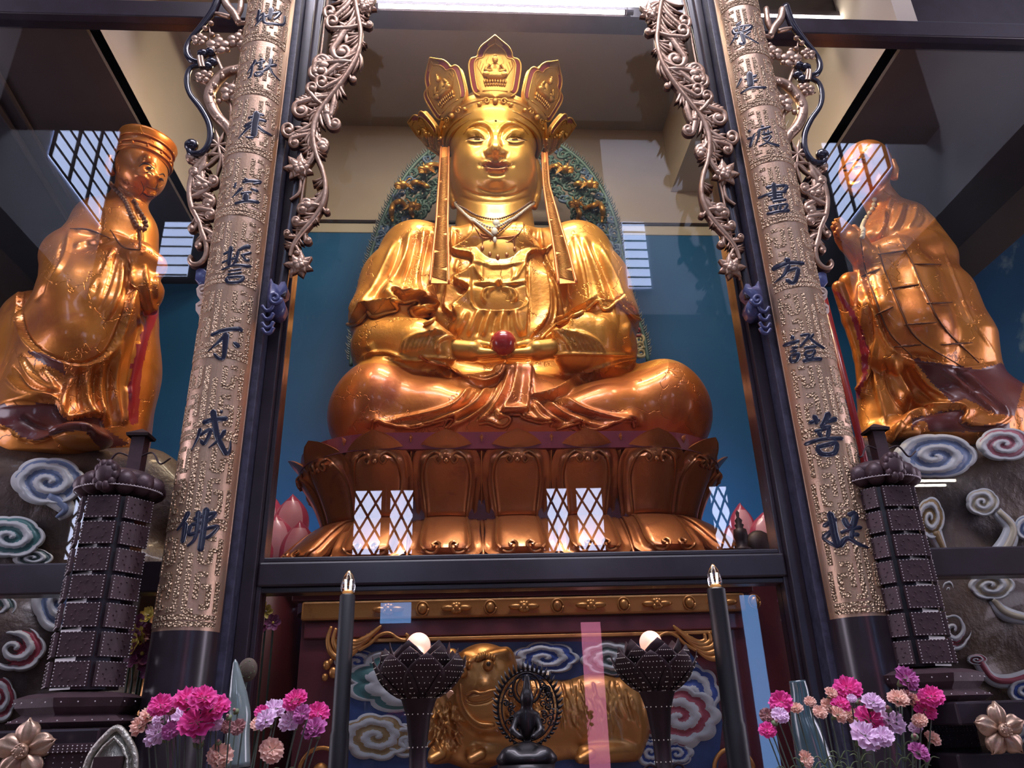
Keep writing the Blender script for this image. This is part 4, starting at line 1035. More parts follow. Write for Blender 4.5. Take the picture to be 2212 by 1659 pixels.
cenH = V(SX, HY, 5.2)
inn = [cenH+(p_-cenH)*.78 for p_ in OW]; inn = np.array(inn)
MB().box((SX-.55, HY+.0, 3.427), (SX+.55, HY+.06, 4.95)).build('stand', M['maroon'], halo, smooth=False)
# rim rail + flame teeth
MB().tube(OW, .022, 6).build('rim_rail', M['hgreen'], halo)
fl = MB(); zc = []
for i in range(2, len(OW)-2, 1):
    t_ = _n(OW[i+1]-OW[i-1]); o_ = V(t_[2], 0, -t_[0]); o_ = o_ if np.dot(o_, OW[i]-cenH) > 0 else -o_
    up = V(0, 0, 1); d = _n(o_*.75+up*.85); L = .085+.02*sin(i*2.1)
    for off in (0,):
        a = OW[i]; fl.tube([a-o_*.01, a+d*L*.5+o_*.012, a+d*L], [.013, .010, .001], 5)
fl.build('flame_rim', M['hgrey'], halo)
fl = MB()
for i in range(2, len(OW)-2, 2):
    a = inn[i]; o_ = _n(a-cenH); fl.tube([a, a-o_*.05+V(0, 0, -.02)], [.014, .001], 5)
fl.build('flame_inner', M['hgrey'], halo)
rings = {'hgreen': MB(), 'hblue': MB(), 'hred': MB(), 'hyel': MB()}
rng = random.Random(3)
for i in range(3, len(OW)-3, 3):
    for k, f in enumerate((.965, .90, .835, .775)):
        c = cenH+(OW[i]-cenH)*(f+rng.uniform(-.01, .01)); z = c[2]
        key = 'hgreen' if z > 6.55 else ('hblue' if z > 5.85 else ('hred' if z > 5.15 else 'hyel'))
        if z > 6.2 and rng.random() < .25: key = 'hblue' if key == 'hgreen' else 'hgreen'
        r0 = .058+rng.uniform(-.008, .01); m_ = rings[key]
        sp_ = spiral((c[0], c[2]), r0, .012, 1.55, rng.uniform(0, 6.28), 20, 1, rng.choice((-1, 1)))
        m_.tube([V(a, HY+.012*sin(j), b_) for j, (a, b_) in enumerate(sp_)], np.linspace(.020, .010, 20), 6)
        m_.ball((c[0]+.05, HY+.02, c[2]+.04), (.03, .02, .03), 6, 5)
for k_, nm in (('hgreen', 'green_cloud_scrolls'), ('hblue', 'blue_cloud_scrolls'), ('hred', 'red_cloud_scrolls'), ('hyel', 'cream_cloud_scrolls')):
    rings[k_].build(nm, M[k_], halo)
# little gold dragons winding through the clouds
def dragon(pts, r, head=None, flip=1):
    b = MB(); L = spline(pts, 8); C = np.array([U(a, b_, HY-.07+.05*sin(i*.5)) for i, (a, b_) in enumerate(L)]); n = len(C)
    R_ = r*np.interp(np.linspace(0, 1, n), [0, .2, .8, 1], [.35, 1, 1, .8]); b.tube(C, R_, 8)
    for i in range(1, n-1): b.ball(C[i]+V(0, 0, R_[i]*.9), (R_[i]*.25, R_[i]*.3, R_[i]*.5), 5, 4)
    if head is not None:
        h = U(head[0], head[1], HY-.12)
        b.ball(h, (.055, .06, .045), 10, 8); b.ball(h+V(flip*.05, -.03, -.02), (.045, .04, .028), 8, 6); b.ball(h+V(flip*.05, -.03, -.055), (.035, .03, .015), 8, 6)
        for s in (-1, 1): b.tube([h+V(s*.02, 0, .03), h+V(s*.05-.02*flip, .0, .09), h+V(s*.07-.03*flip, 0, .10)], [.010, .007, .002], 5)
        for k in range(6): b.tube([h+V(-flip*.03, 0, 0), h+V(-flip*(.08+.01*k), -.01, .05-.025*k)], [.01, .002], 4)
        for k in range(4): b.tube([h+V(flip*.03, -.04, -.04), h+V(flip*(.02+.02*k), -.05, -.10)], [.007, .002], 4)
    return b.build('dragon', M['crown'], halo)
dragon([(848,478),(846,455),(852,440),(866,436),(880,450)], .032, (893,445), 1); dragon([(893,470),(888,455),(893,445)], .03)
dragon([(1300,480),(1302,455),(1294,440),(1280,445),(1262,450)], .032, (1244,440), -1); dragon([(1245,478),(1252,462),(1244,445)], .03)
dragon([(885,402),(895,394),(912,398),(925,404)], .03, (870,400), -1); dragon([(1265,402),(1252,396),(1240,400)], .03, (1275,398), 1)
dragon([(912,372),(925,358),(948,358),(960,372)], .032, (920,366), -1); dragon([(1215,372),(1205,360),(1190,362),(1178,372)], .032, (1222,366), 1)
dragon([(836,545),(828,530),(838,512),(852,498)], .02); dragon([(1302,505),(1312,520),(1322,535)], .02)
# ---------------------------------------------------------------- painted pedestal under the throne, with the gilt beast
M['ped'] = mat('pedestal_maroon', (.14, .022, .030), .42, coat=.25, noise=(3, (.09, .016, .022), .35, .7))
M['pedgold'] = mat('pedestal_gilt', (.60, .28, .08), .34, metal=.65, wear=(6, (.30, .09, .03), .55, .8), bump=(20, .002), coat=.25)
M['pblue'] = mat('painted_blue', (.03, .07, .22), .5, noise=(8, (.02, .05, .15), .4, .7))
def paint(nm, c, c2=None): return mat(nm, c, .5, noise=(7, c2 or tuple(x*.7 for x in c), .35, .7), bump=(14, .003), coat=.15)
M['cwhite'] = paint('cloud_white', (.55, .56, .56), (.42, .45, .48)); M['cteal'] = paint('cloud_teal', (.07, .20, .20)); M['cgold'] = paint('cloud_ochre', (.34, .22, .09))
M['cblue'] = paint('cloud_blue', (.04, .09, .34)); M['cred'] = paint('cloud_red', (.36, .06, .09)); M['cgreen'] = paint('cloud_green', (.12, .18, .17)); M['csky'] = paint('cloud_grey_blue', (.17, .24, .40)); M['cpink'] = paint('cloud_pink', (.45, .16, .20)); M['cream'] = paint('cloud_cream', (.52, .46, .33))
PX = .36; PYF = 4.62
ped = thing('altar_pedestal', 'maroon and gilt carved pedestal carrying the lotus throne', 'pedestal', (PX, 5.6, 0))
def zc_(py, Y): return U(1100, py, Y)[2]
b = MB()
b.box((PX-1.30, PYF+.02, 0), (PX+1.30, 7.2, 2.26)); b.build('carcass', M['ped'], ped, smooth=False)
def lev(n, y0, y1, yy, m, x=1.32, bev=.008): MB().box((PX-x, yy, zc_(y1, yy)), (PX+x, yy+.1, zc_(y0, yy))).build(n, m, ped, smooth=False, bevel=bev)
lev('cornice_lip', 1263, 1271, PYF-.06, M['pedgold'], 1.38); lev('cornice', 1271, 1289, PYF-.03, M['ped'], 1.36)
lev('carved_band', 1290, 1331, PYF-.03, M['pedgold'], 1.30, .012); lev('recess_mould', 1334, 1370, PYF-.01, M['ped'], 1.28); lev('gilt_fillet', 1372, 1380, PYF-.035, M['pedgold'], 1.12, .004)
zb = zc_(1310, PYF-.05)
for k in range(-2, 4):
    x = PX-.02+k*.392-.0; f = MB()
    for a in range(8):
        t_ = a*pi/4; L = .078 if a % 4 == 0 else (.030 if a % 2 == 0 else .034); wd = .018
        cx, cz = x+L*.62*cos(t_), zb+L*.62*sin(t_)
        R2 = np.array([[cos(t_), 0, -sin(t_)], [0, 1, 0], [sin(t_), 0, cos(t_)]])
        f.ball((cx, PYF-.045, cz), (L*.55, .018, wd), 8, 6, rot=R2)
    f.ball((x, PYF-.055, zb), (.018, .016, .018), 8, 6); f.build('carved_flower', M['pedgold'], ped)
    if k < 3 or True:
        g = MB(); xb = x+.196; g.ball((xb, PYF-.04, zb), (.026, .02, .030), 12, 8); g.tube([(xb+.034*cos(a), PYF-.036, zb+.038*sin(a)) for a in np.linspace(0, 2*pi, 20)], .006, 5); g.build('carved_boss', M['pedgold'], ped)
# corner acanthus scrolls
for s in (-1, 1):
    def K(dx, dy): # pixels from the corner, mirrored
        bx = 700 if s < 0 else 1578
        return U(bx-s*dx, 1345+dy, PYF-.05)
    g = MB()
    for j in range(5):
        L = [K(16+10*j, 8+4*j), K(8+12*j, 38), K(16+14*j, 66-6*j), K(40+14*j, 78-12*j), K(70+12*j, 60-12*j), K(84+10*j, 30-6*j)]
        g.tube(spline(L, 6), np.interp(np.linspace(0, 1, 31), [0, .5, 1], [.010, .020, .006]), 6, flat=.6)
    g.tube(spline([K(75, 60), K(100, 45), K(118, 28), K(140, 22), K(160, 34), K(175, 38), K(182, 30), K(176, 24)], 5), .010, 6)
    for (dx, dy, r_) in ((6, 92, .022), (20, 108, .026), (2, 118, .018), (14, 84, .014)): g.ball(K(dx, dy), (r_, .02, r_*1.2), 8, 6)
    g.build('corner_scroll', M['pedgold'], ped)
    h = MB(); c0 = K(-8, 320); h.tube([c0+V(.11*cos(a), 0, .11*sin(a)) for a in np.linspace(0, 2*pi, 30)], .012, 6); h.ball(c0, (.04, .03, .04), 10, 8); h.build('corner_boss', M['pedgold'], ped)
# painted panel
PB = PYF+.015
pan = [U(a, c, PB) for a, c in ((775,1395),(830,1390),(1000,1388),(1250,1386),(1420,1392),(1490,1410),(1545,1480),(1560,1560),(1550,1659),(745,1659),(735,1580),(745,1500),(752,1430))]
MB().prism(pan, (0, -.006, 0)).build('painted_panel', M['pblue'], ped, smooth=False)
def lobed(rx, ry, k, amp, ph=0, n=64, rot=0, squash=1):
    out = []
    for i in range(n):
        a = 2*pi*i/n; m = 1-amp*abs(sin(k*a/2+ph))**.6 if False else 1+amp*(abs(cos(k*a/2+ph))**.7-.6)
        x, y = rx*m*cos(a), ry*m*sin(a); out.append((x*cos(rot)-y*sin(rot), x*sin(rot)+y*cos(rot)))
    return out
def cloud(parent, c, rx, ry, mc, Y, depth=.05, k=7, rot=0, ph=0, cw=1, n_out=True, tail=None, name='cloud_swirl', lobes=.16):
    """painted relief cloud with a spiral; c, rx, ry in photograph pixels"""
    P = lambda x, y, o: U(c[0]+x, c[1]+y, Y-o)
    b = MB()
    N_ = 72; fr = np.linspace(1, .03, 30); rows = []; f_ = []; ms = []; turns = 2.1
    def phs(f, th): return (f*turns+cw*th/(2*pi)+ph) % 1
    for f in fr:
        o = lobed(rx*f, ry*f, k, lobes*min(1, f*1.3), ph, N_, rot); row = []
        for j, (x, y) in enumerate(o):
            th = 2*pi*j/N_; w_ = phs(f, th); hgt = .55+.45*cos(2*pi*(w_-.12)); dome_ = sqrt(max(0, 1-f*f))*.7
            edge = min(1, (1-f)/.06); row.append(P(x, y, depth*(.10+edge*(.45*hgt+.55*dome_))))
        rows.append(row)
    v = np.array(rows).reshape(-1, 3)
    for i in range(len(fr)-1):
        for j in range(N_):
            j2 = (j+1) % N_; f_.append((i*N_+j, i*N_+j2, (i+1)*N_+j2, (i+1)*N_+j)); w_ = phs((fr[i]+fr[i+1])/2, 2*pi*(j+.5)/N_)
            ms.append(1 if (.38 < w_ < .80 and fr[i] < .93) else 0)
    f_.append(tuple((len(fr)-1)*N_+j for j in range(N_))); ms.append(0)
    b.add(v, f_, 0); b.m = ms
    o = lobed(rx, ry, k, lobes, ph, N_, rot); b.grid(np.array([[P(x, y, depth*.1) for x, y in o+o[:1]], [P(x, y, -depth*.8) for x, y in o+o[:1]]]), 0)
    sc2 = np.linalg.norm(P(0, 0, 0)-CAM)/FPX
    if tail:
        L = spline([(c[0]+a, c[1]+q) for a, q in tail[0]], 6); C = np.array([U(a, q, Y-depth*.2) for a, q in L]); nn = len(C)
        b.tube(C, np.interp(np.linspace(0, 1, nn), [0, .5, 1], tail[1])*sc2, 8, 0, flat=.5)
        b.tube(C-V(0, depth*.3, 0), np.interp(np.linspace(0, 1, nn), [0, .5, 1], tail[1])*sc2*.45, 6, 1, flat=.8)
    return b.build(name, [M['cwhite'], M[mc]], parent)
cloud(ped, (895,1470), 148, 70, 'cteal', PB-.01, .05, 9, ph=.4); cloud(ped, (812,1592), 76, 50, 'cgold', PB-.012, .05, 8, ph=1); cloud(ped, (880,1600), 50, 36, 'cgold', PB-.008, .04, 7)
cloud(ped, (1178,1422), 70, 34, 'cblue', PB-.01, .04, 7); cloud(ped, (1318,1422), 62, 36, 'cgreen', PB-.01, .04, 8, ph=.7); cloud(ped, (1500,1500), 55, 62, 'cblue', PB-.004, .03, 8)
cloud(ped, (1468,1550), 86, 66, 'cred', PB-.014, .05, 9, ph=.3); cloud(ped, (1405,1625), 34, 30, 'cblue', PB-.016, .04, 6); cloud(ped, (1462,1628), 36, 26, 'cblue', PB-.01, .04, 6, ph=.5); cloud(ped, (770,1430), 46, 26, 'cblue', PB-.004, .03, 6)
# gilt beast in high relief
BYc = 4.60
B = Solid((-.5, 4.30, 1.22), (1.25, 4.75, 1.98), .0062)
u = lambda a, c, y=BYc: U(a, c, y)
m = 4.75/FPX*1.0
B.ell(u(1290,1550,4.66), (.26, .14, .24), .03); B.ell(u(1170,1555,4.66), (.40, .12, .22), .05); B.ell(u(1030,1545,4.62), (.28, .15, .27), .05)
B.ell(u(1365,1540,4.64), (.10, .12, .22), .04)
B.ell(u(1045,1480,4.53), (.215, .16, .22), .04); B.ell(u(1060,1530,4.50), (.15, .12, .13), .05)    # head
B.chain([u(1048,1450,4.42), u(1048,1480,4.38)], [.02, .034], .03); B.ell(u(1036,1488,4.40), (.026, .03, .02), .02); B.ell(u(1060,1486,4.40), (.026, .03, .02), .02)
B.chain([u(1005,1420,4.46), u(1025,1432,4.42)], [.03, .02], .03); B.chain([u(1060,1418,4.42), u(1090,1412,4.46)], [.02, .03], .03)
B.ell(u(1093,1425,4.52), (.05, .04, .07), .02); B.ell(u(975,1420,4.54), (.045, .04, .05), .02)         # ears
B.ell(u(1044,1506,4.41), (.07, .04, .028), .02)                                                    # upper lip
B.ell(u(1050,1540,4.45), (.10, .06, .05), .03)
for (x0, x1) in ((930, 985), (1015, 1105), (1250, 1365)):
    B.chain([u(x1, 1622, 4.60), u(x0+14, 1630, 4.50)], [.055, .048], .03)
    for j in range(3): B.chain([u(x0+24, 1628, 4.50)+V(0, -.03*j+.02, 0), u(x0+2, 1640, 4.46)+V(.0, -.03*j+.03, 0)], [.026, .022], .008)
p, q = B.mesh(); sb = []
c3 = lambda *a: [(680+x/3.613, 1200+y/3.613) for x, y in a]
for L in (((1150,900),(1200,860),(1210,820)), ((1060,880),(1130,840),(1190,850))): sb.append(('ridge', c3(*L), 3, .012))
for cx, cy in ((1150, 910), (1355, 855)): 
    sb.append(('dome', c3((cx-15, cy), (cx+15, cy)), 8, .020)); sb.append(('ridge', [(680+cx/3.613+11*cos(a), 1200+cy/3.613+9*sin(a)) for a in np.linspace(0, 2*pi, 12)], 2, -.012))
sb.append(('ridge', c3((1180,1130),(1230,1155),(1330,1145),(1400,1110),(1440,1090)), 2.2, -.020)); sb.append(('ridge', c3((1140,1000),(1145,1120),(1190,1230),(1280,1310),(1400,1320)), 2.5, .014)); sb.append(('ridge', c3((1120,1010),(1125,1130),(1175,1250),(1270,1335),(1390,1345)), 2, -.012))
sb.append(('ridge', c3((1190,1120),(1300,1090),(1420,1060)), 2, .01))
rng = random.Random(5)
for k in range(16):
    sb.append(('ridge', c3((1060+12*k, 880-6*k+40*(k > 8)), (1050+14*k, 820-5*k+35*(k > 8))), 1.6, .010))
for k in range(150):       # fur
    x = rng.uniform(900, 1110) if k < 80 else rng.uniform(1480, 1800); y = rng.uniform(1130, 1420) if k < 80 else rng.uniform(950, 1240)
    sb.append(('ridge', c3((x, y), (x+rng.uniform(-5, 25), y+60), (x+rng.uniform(20, 60), y+120)), 1.9, rng.choice((-.015, .015))))
for k in range(60):
    x = 1210+rng.uniform(0, 165); y = rng.uniform(1465, 1560); sb.append(('ridge', [(x, y), (x+rng.uniform(0, 8), y+18), (x+rng.uniform(4, 14), y+36)], 1.6, rng.choice((-.009, .010))))
p = relief(p, q, sb)
beast = thing('gilt_beast', 'gilt grinning beast with shaggy fur lying in relief on the pedestal front', 'carving', (.3, 4.6, 1.28)); solid_obj('body', p, q, M['pedgold'], beast)
g = MB()
bb_ = bvh_of(p, q)
for cx, cy in ((1150, 910), (1355, 855)):
    h = hit(bb_, 680+cx/3.613, 1200+cy/3.613, 0)
    if h is not None: g = MB(); g.ball(h, .030, 12, 8); g.build('eyeball', M['pedgold'], beast); g = MB(); g.ball(h+V(0, -.024, .004), .013, 8, 6); g.build('eye', M['eyed'], beast)
g = MB()
for (cx, cy, sg) in ((1140, 850, -1), (1330, 800, 1)):
    for k in range(9):
        a = 680+(cx-70+16*k)/3.613; c = 1200+(cy+10+abs(k-4)*5)/3.613; h = hit(bb_, a, c, .006); h2 = hit(bb_, a+sg*2-1+k*.4, c-13, .016)
        if h is not None and h2 is not None: g.tube([h, (h+h2)/2+V(0, -.012, 0), h2], [.010, .009, .003], 5)
g.build('brow_tufts', M['pedgold'], beast)
g = MB()
for L in (((1180,1130),(1230,1155),(1330,1145),(1400,1110),(1440,1090)), ((1140,1000),(1145,1120),(1190,1230),(1280,1310),(1400,1320)), ((1180,1090),(1240,1060),(1300,1075),(1360,1055),(1420,1050))):
    C = drape(bb_, resample(spline(c3(*L), 5), 30), .004, 4.5); g.tube(C, .008, 6)
g.build('mouth_lines', M['pedgold'], beast)
# ---------------------------------------------------------------- rock bases with painted clouds, and the two standing side figures
M['rock'] = mat('painted_rock', (.075, .050, .045), .5, noise=(2.2, (.12, .070, .035), .35, .7), wear=(1.3, (.05, .035, .04), .5, .7), bump=(6, .03), coat=.2)
M['sea'] = mat('mural_sea', (.015, .09, .25), .4, noise=(3, (.25, .38, .5), .60, .78))
M['redlac'] = mat('red_lacquer', (.32, .015, .025), .35, coat=.4)
M['darkrobe'] = mat('dark_maroon_lacquer', (.11, .02, .02), .35, coat=.4, noise=(2, (.20, .05, .025), .4, .7))
M['goldside'] = mat('side_gilt', (.70, .27, .04), .38, metal=.62, noise=(2.2, (.58, .18, .03), .3, .7), wear=(2.4, (.34, .075, .025), .52, .80), bump=(8, .004), cracks=(1.8, .003), coat=.45, coatr=.12)
def rock(side):
    s = side; x0, x1 = (-3.9, -1.72) if s < 0 else (2.45, 4.9)
    R = Solid((x0-.3, 4.3, 1.2), (x1+.3, 6.3, 3.5), .035)
    rng = random.Random(11 if s < 0 else 12)
    xc = (x0+x1)/2
    R.box((xc, 5.4, 2.2), ((x1-x0)/2-.1, .72, 1.06), .3, .2)
    for k in range(26):
        R.ell((rng.uniform(x0+.2, x1-.2), rng.uniform(4.66, 4.9), rng.uniform(1.4, 3.1)), (rng.uniform(.2, .45), rng.uniform(.12, .2), rng.uniform(.15, .35)), .12)
    p, q = R.mesh(); t = thing('rock_base', 'brown painted rock mound with coloured cloud swirls under the %s' % ('capped official statue' if s < 0 else 'praying monk statue'), 'rock', (xc, 5.4, 1.2), 'rock mounds under the side figures')
    solid_obj('mound', p, q, M['rock'], t); return t
rl = rock(-1); rr = rock(1)
YR = 4.58
cloud(rl, (105,1040), 80, 52, 'csky', YR, .07, 6, tail=(((10, 30), (40, 60), (20, 80)), (20, 14, 6)), lobes=.08)
cloud(rl, (20,1160), 76, 46, 'cteal', YR, .07, 6, lobes=.08); cloud(rl, (70,1205), 44, 20, 'cgreen', YR+.01, .05, 5, lobes=.08)
cloud(rl, (125,1300), 56, 66, 'csky', YR-.0, .06, 6, lobes=.08); cloud(rl, (30,1400), 68, 52, 'cred', YR, .08, 6, tail=(((-10, -40), (-30, -70), (-60, -90)), (14, 16, 10)), lobes=.08)
cloud(rl, (-10,1310), 46, 34, 'cgreen', YR, .06, 6, lobes=.08); cloud(rl, (-5,1510), 40, 52, 'cred', YR, .06, 6, lobes=.08); cloud(rl, (190,1230), 30, 18, 'cream', YR, .04, 5, lobes=.08)
cloud(rr, (2020,985), 90, 48, 'csky', YR, .07, 6, cw=-1, tail=(((-50, 20), (-100, 14), (-150, 22)), (16, 12, 3)), lobes=.06)
cloud(rr, (2170,960), 60, 36, 'cpink', YR, .06, 6, lobes=.08); cloud(rr, (2122,1085), 36, 30, 'cream', YR, .06, 5, tail=(((30, 20), (62, 60), (40, 110), (10, 130)), (12, 16, 20)), lobes=.08)
cloud(rr, (2010,1120), 30, 46, 'cgold', YR, .06, 5, tail=(((6, 30), (26, 70), (46, 110)), (18, 10, 2)), lobes=.08); cloud(rr, (2140,1265), 52, 32, 'cream', YR, .06, 6, tail=(((0, 30), (30, 60), (90, 76)), (12, 14, 10)), lobes=.08)
cloud(rr, (2225,1140), 34, 30, 'csky', YR, .05, 5, lobes=.08); cloud(rr, (2060,1360), 40, 46, 'cred', YR, .07, 5, lobes=.08); cloud(rr, (2050,1275), 18, 26, 'csky', YR, .04, 5, lobes=.08)
cloud(rr, (2110,1425), 22, 12, 'cred', YR, .05, 5, tail=(((0, 0), (30, 40), (70, 46), (120, 30)), (12, 12, 10)), lobes=.08); cloud(rr, (2215,1490), 40, 30, 'cblue', YR, .05, 5, lobes=.08); cloud(rr, (2190,1580), 36, 30, 'csky', YR, .05, 5, lobes=.08)
# mural of the sea on the wall beyond the praying monk, and on the other side
for s in (-1, 1):
    x = XM+s*5.27
    o = MB().box((x, 4.6, 3.6), (x+s*.02, 7.0, 5.85)).build('sea_mural', M['sea'], smooth=False); tag(o, 'blue painted sea mural on the side wall beside the %s' % ('capped statue' if s < 0 else 'praying monk'), 'mural')

# --- capped figure on the left
YL = 5.1
def robe_fig(name, label, base): return thing(name, label, 'statue', base)
u = lambda a, c, y=YL: U(a, c, y)
off = thing('standing_statue', 'tall golden standing statue with a cap, beads and long sleeves facing the centre', 'statue', (u(170, 950)[0], YL, 3.2))
B = Solid((-4.35, 4.35, 3.1), (-1.9, 5.9, 6.25), .0125)
hd = u(306, 368, 5.0)
B.ell(hd, (.185, .215, .235), 0); B.ell(hd+V(.05, -.05, -.11), (.135, .15, .13), .06)
B.cap(hd+V(-.05, .05, -.1), u(262, 470, 5.1), .12, .17, .05); B.ell(u(262, 492, 5.12), (.24, .20, .20), .08)
B.ell(u(250,560), (.30, .26, .45), .1); B.cap(u(215,480), u(160,560,5.0), .17, .20, .08); B.cap(u(215,480), u(290,500,5.05), .18, .14, .08)
# near sleeve hanging in a great curve
B.chain([u(160,560,4.95), u(175,650,4.85), u(180,740,4.8)], [.22, .27, .26], .08); B.chain([u(240,580,4.8), u(235,680,4.75), u(205,765,4.75)], [.15, .17, .14], .08)
B.chain([u(110,700,4.9), u(140,780,4.85), u(215,790,4.8)], [.20, .14, .06], .08)
# hands held together in the sleeves
B.chain([u(240,540,4.85), u(300,560,4.8), u(330,575,4.85)], [.13, .12, .10], .05); B.chain([u(300,590,4.85), u(318,630,4.85), u(325,665,4.88)], [.11, .10, .05], .05, sq=(1, .8, 1))
# skirt
B.chain([u(230,640), u(190,800), u(150,930)], [.36, .46, .52], .1); B.chain([u(280,700,5.1), u(265,850,5.05), u(255,960,5.0)], [.16, .18, .16], .08)
B.chain([u(80,700,5.2), u(50,820,5.2), u(20,930,5.2)], [.25, .32, .34], .1); B.chain([u(30,930,4.9), u(100,935,4.8), u(200,945,4.75)], [.10, .09, .07], .05)
B.d[:, :, B.ax[2] < 3.16] = .05
B.ell(u(180,948,4.62), (.17, .17, .055), .01)                      # shoe
B.chain([hd+V(.10, -.165, .0), hd+V(.128, -.205, -.05)], [.022, .030], .03)       # nose
p, q = B.mesh(); c7 = lambda *a: [(x/2.183, 240+y/2.183) for x, y in a]; s6 = []
r7 = lambda L, w, h: s6.append(('ridge', c7(*L), w, h)); p7 = lambda L, w, h, f: s6.append(('step', c7(*L), w, h, f))
# face
r7(((660,240),(700,235),(735,265)), 2, .012); r7(((680,265),(710,285),(735,290)), 2.0, -.014); r7(((640,300),(680,310),(700,330)), 4, .018); r7(((690,355),(720,375),(745,375)), 2.0, -.022); r7(((690,385),(715,395),(740,392)), 2.6, .014); r7(((640,330),(660,370),(690,400)), 2, -.012)
r7(((735,300),(760,330)), 3, .02); r7(((700,300),(690,330)), 2, -.01)
# robe folds and sleeve edges
p7(((600,660),(620,780),(590,950),(520,1120),(420,1190),(320,1190),(200,1140),(120,1050),(95,900),(130,760)), 2.2, .05, 20)
p7(((640,960),(655,1030),(625,1180),(605,1300),(610,1440)), 2, .03, 12)
for L in (((540,640),(480,760),(400,900)), ((580,700),(560,860),(500,990)), ((330,560),(300,700),(200,850)), ((350,640),(420,620),(560,600)), ((360,560),(440,575),(560,590))): r7(L, 5, .022)
for L in (((560,650),(520,800),(450,960)), ((300,600),(250,760),(160,900)), ((500,700),(440,850))): r7(L, 4, -.018)
for L in (((620,720),(650,850),(690,950)), ((680,720),(700,850),(720,940)), ((740,760),(735,880)), ((600,780),(640,900),(670,960))): r7(L, 4, .020)
for L in (((430,1200),(410,1330),(440,1450)), ((340,1260),(310,1340),(300,1440)), ((480,1180),(470,1330),(490,1450)), ((560,1080),(540,1300),(570,1480)), ((200,1220),(280,1330)), ((100,1150),(150,1260),(270,1330)), ((30,1250),(120,1330),(270,1360)), ((600,1300),(590,1480))): r7(L, 6, .030)
for L in (((385,1200),(370,1330),(380,1440)), ((450,1190),(445,1330),(470,1450)), ((520,1130),(510,1330),(530,1480)), ((60,1200),(140,1300),(280,1350))): r7(L, 4, -.025)
p7(((0,1385),(100,1375),(200,1368),(260,1375),(290,1430),(330,1455),(400,1440),(470,1440),(480,1490)), 2.4, .06, 18)
p7(((0,1500),(60,1495),(100,1540),(180,1555),(300,1510),(400,1505),(460,1530)), 2.2, .05, 14); r7(((0,1460),(60,1500),(100,1545)), 4, .03); r7(((100,1440),(160,1480),(260,1510)), 8, -.03)
r7(((470,350),(480,500),(470,640)), 3, -.012); r7(((520,330),(600,420),(660,560),(665,650)), 2.5, .018); r7(((640,420),(655,560),(650,650)), 2, -.012)
for cx, cy in ((632, 608), (672, 650), (660, 500)): s6.append(('ridge', c7(*[(cx+16*cos(a), cy+18*sin(a)) for a in np.linspace(0, 2*pi, 12)]), 1.5, .010))
p = relief(p, q, s6); cen = p[q].mean(1); cp = PJ(cen); mi = np.zeros(len(q), int)
mi[inpoly(cp, c7((740,940),(745,960),(700,1080),(665,1250),(650,1470),(615,1480),(600,1400),(620,1200),(670,1040),(700,960)))] = 1
mi[inpoly(cp, c7((-20,1385),(100,1378),(260,1378),(290,1432),(330,1457),(400,1442),(470,1442),(500,1500),(610,1570),(480,1600),(400,1505),(290,1512),(180,1555),(100,1540),(60,1500),(-20,1470)))] = 2
mi[inpoly(cp, c7((120,1130),(200,1190),(310,1245),(300,1190),(200,1140)))] = 2
solid_obj('body', p, q, [M['goldside'], M['redlac'], M['darkrobe']], off, mi); ob = bvh_of(p, q)
# cap
g = MB(); ax = _n(V(.10, -.10, 1)); hc2 = hd+V(.0, .0, .085)
prof = [(r_*.86, z_*.70) for r_, z_ in [(.222, -.03), (.235, .0), (.238, .04), (.228, .06), (.232, .10), (.225, .14), (.238, .18), (.255, .235), (.25, .262), (.20, .255), (.05, .24), (.0, .24)]]
v0 = g.n; g.lathe(prof, (0, 0, 0), 40, sy=1.08)
rotm = np.array(Vector((0, 0, 1)).rotation_difference(Vector(ax)).to_matrix()); g.v[-1] = g.v[-1] @ rotm.T+hc2
g.build('cap', M['goldside'], off)
g = MB()
for zz, rr in ((.004, .209), (.052, .205), (.112, .206)):
    C = np.array([V(rr*cos(a), rr*1.08*sin(a), zz) for a in np.linspace(0, 2*pi, 40)]) @ rotm.T+hc2; g.tube(C, .007, 5)
for k in range(12):
    a = 2*pi*k/12; g.ball(V(.206*cos(a), .223*sin(a), .028) @ rotm.T+hc2, .011, 6, 5)

g.build('cap_trim', M['goldside'], off)
e = hd+V(-.165, -.09, -.03); MB().tube([e+V(0, 0, .08), e+V(-.03, -.03, .05), e+V(-.03, -.03, -.03), e+V(0, -.02, -.10)], [.02, .03, .028, .03], 8).build('ear', M['goldside'], off)
for (a, c) in ((703, 268), (757, 320)):
    h = hit(ob, a/2.183, 240+c/2.183, .002)
    if h is not None: MB().ball(h, (.022, .012, .010), 8, 6).build('eye', M['eyed'], off)
def lines(bv, conv, LL, r, m, parent, nm, Y=4.95):
    for L in LL:
        C = drape(bv, resample(spline(conv(*L), 6), 22), .002, Y); b = MB(); b.tube(C, np.interp(np.linspace(0, 1, 22), [0, .5, 1], [r*.4, r, r*.4]), 5); b.build(nm, m, parent)
M['seam'] = mat('dark_seam_line', (.13, .045, .015), .5, metal=.3)
DY = 22/2.183*1.0
lines(ob, c7, (((655,262),(690,245),(730,275)), ((752,300),(768,296),(776,310))), .007, M['eyed'], off, 'brow_line')
lines(ob, c7, (((680,292),(705,288),(722,302)), ((750,322),(762,320),(770,330))), .006, M['eyed'], off, 'eye_line')
lines(ob, c7, (((668,385),(700,402),(735,398)),), .006, M['seam'], off, 'mouth_line')
lines(ob, c7, (((665,330),(678,370),(660,400)), ((745,340),(735,362),(720,362))), .005, M['seam'], off, 'cheek_line')
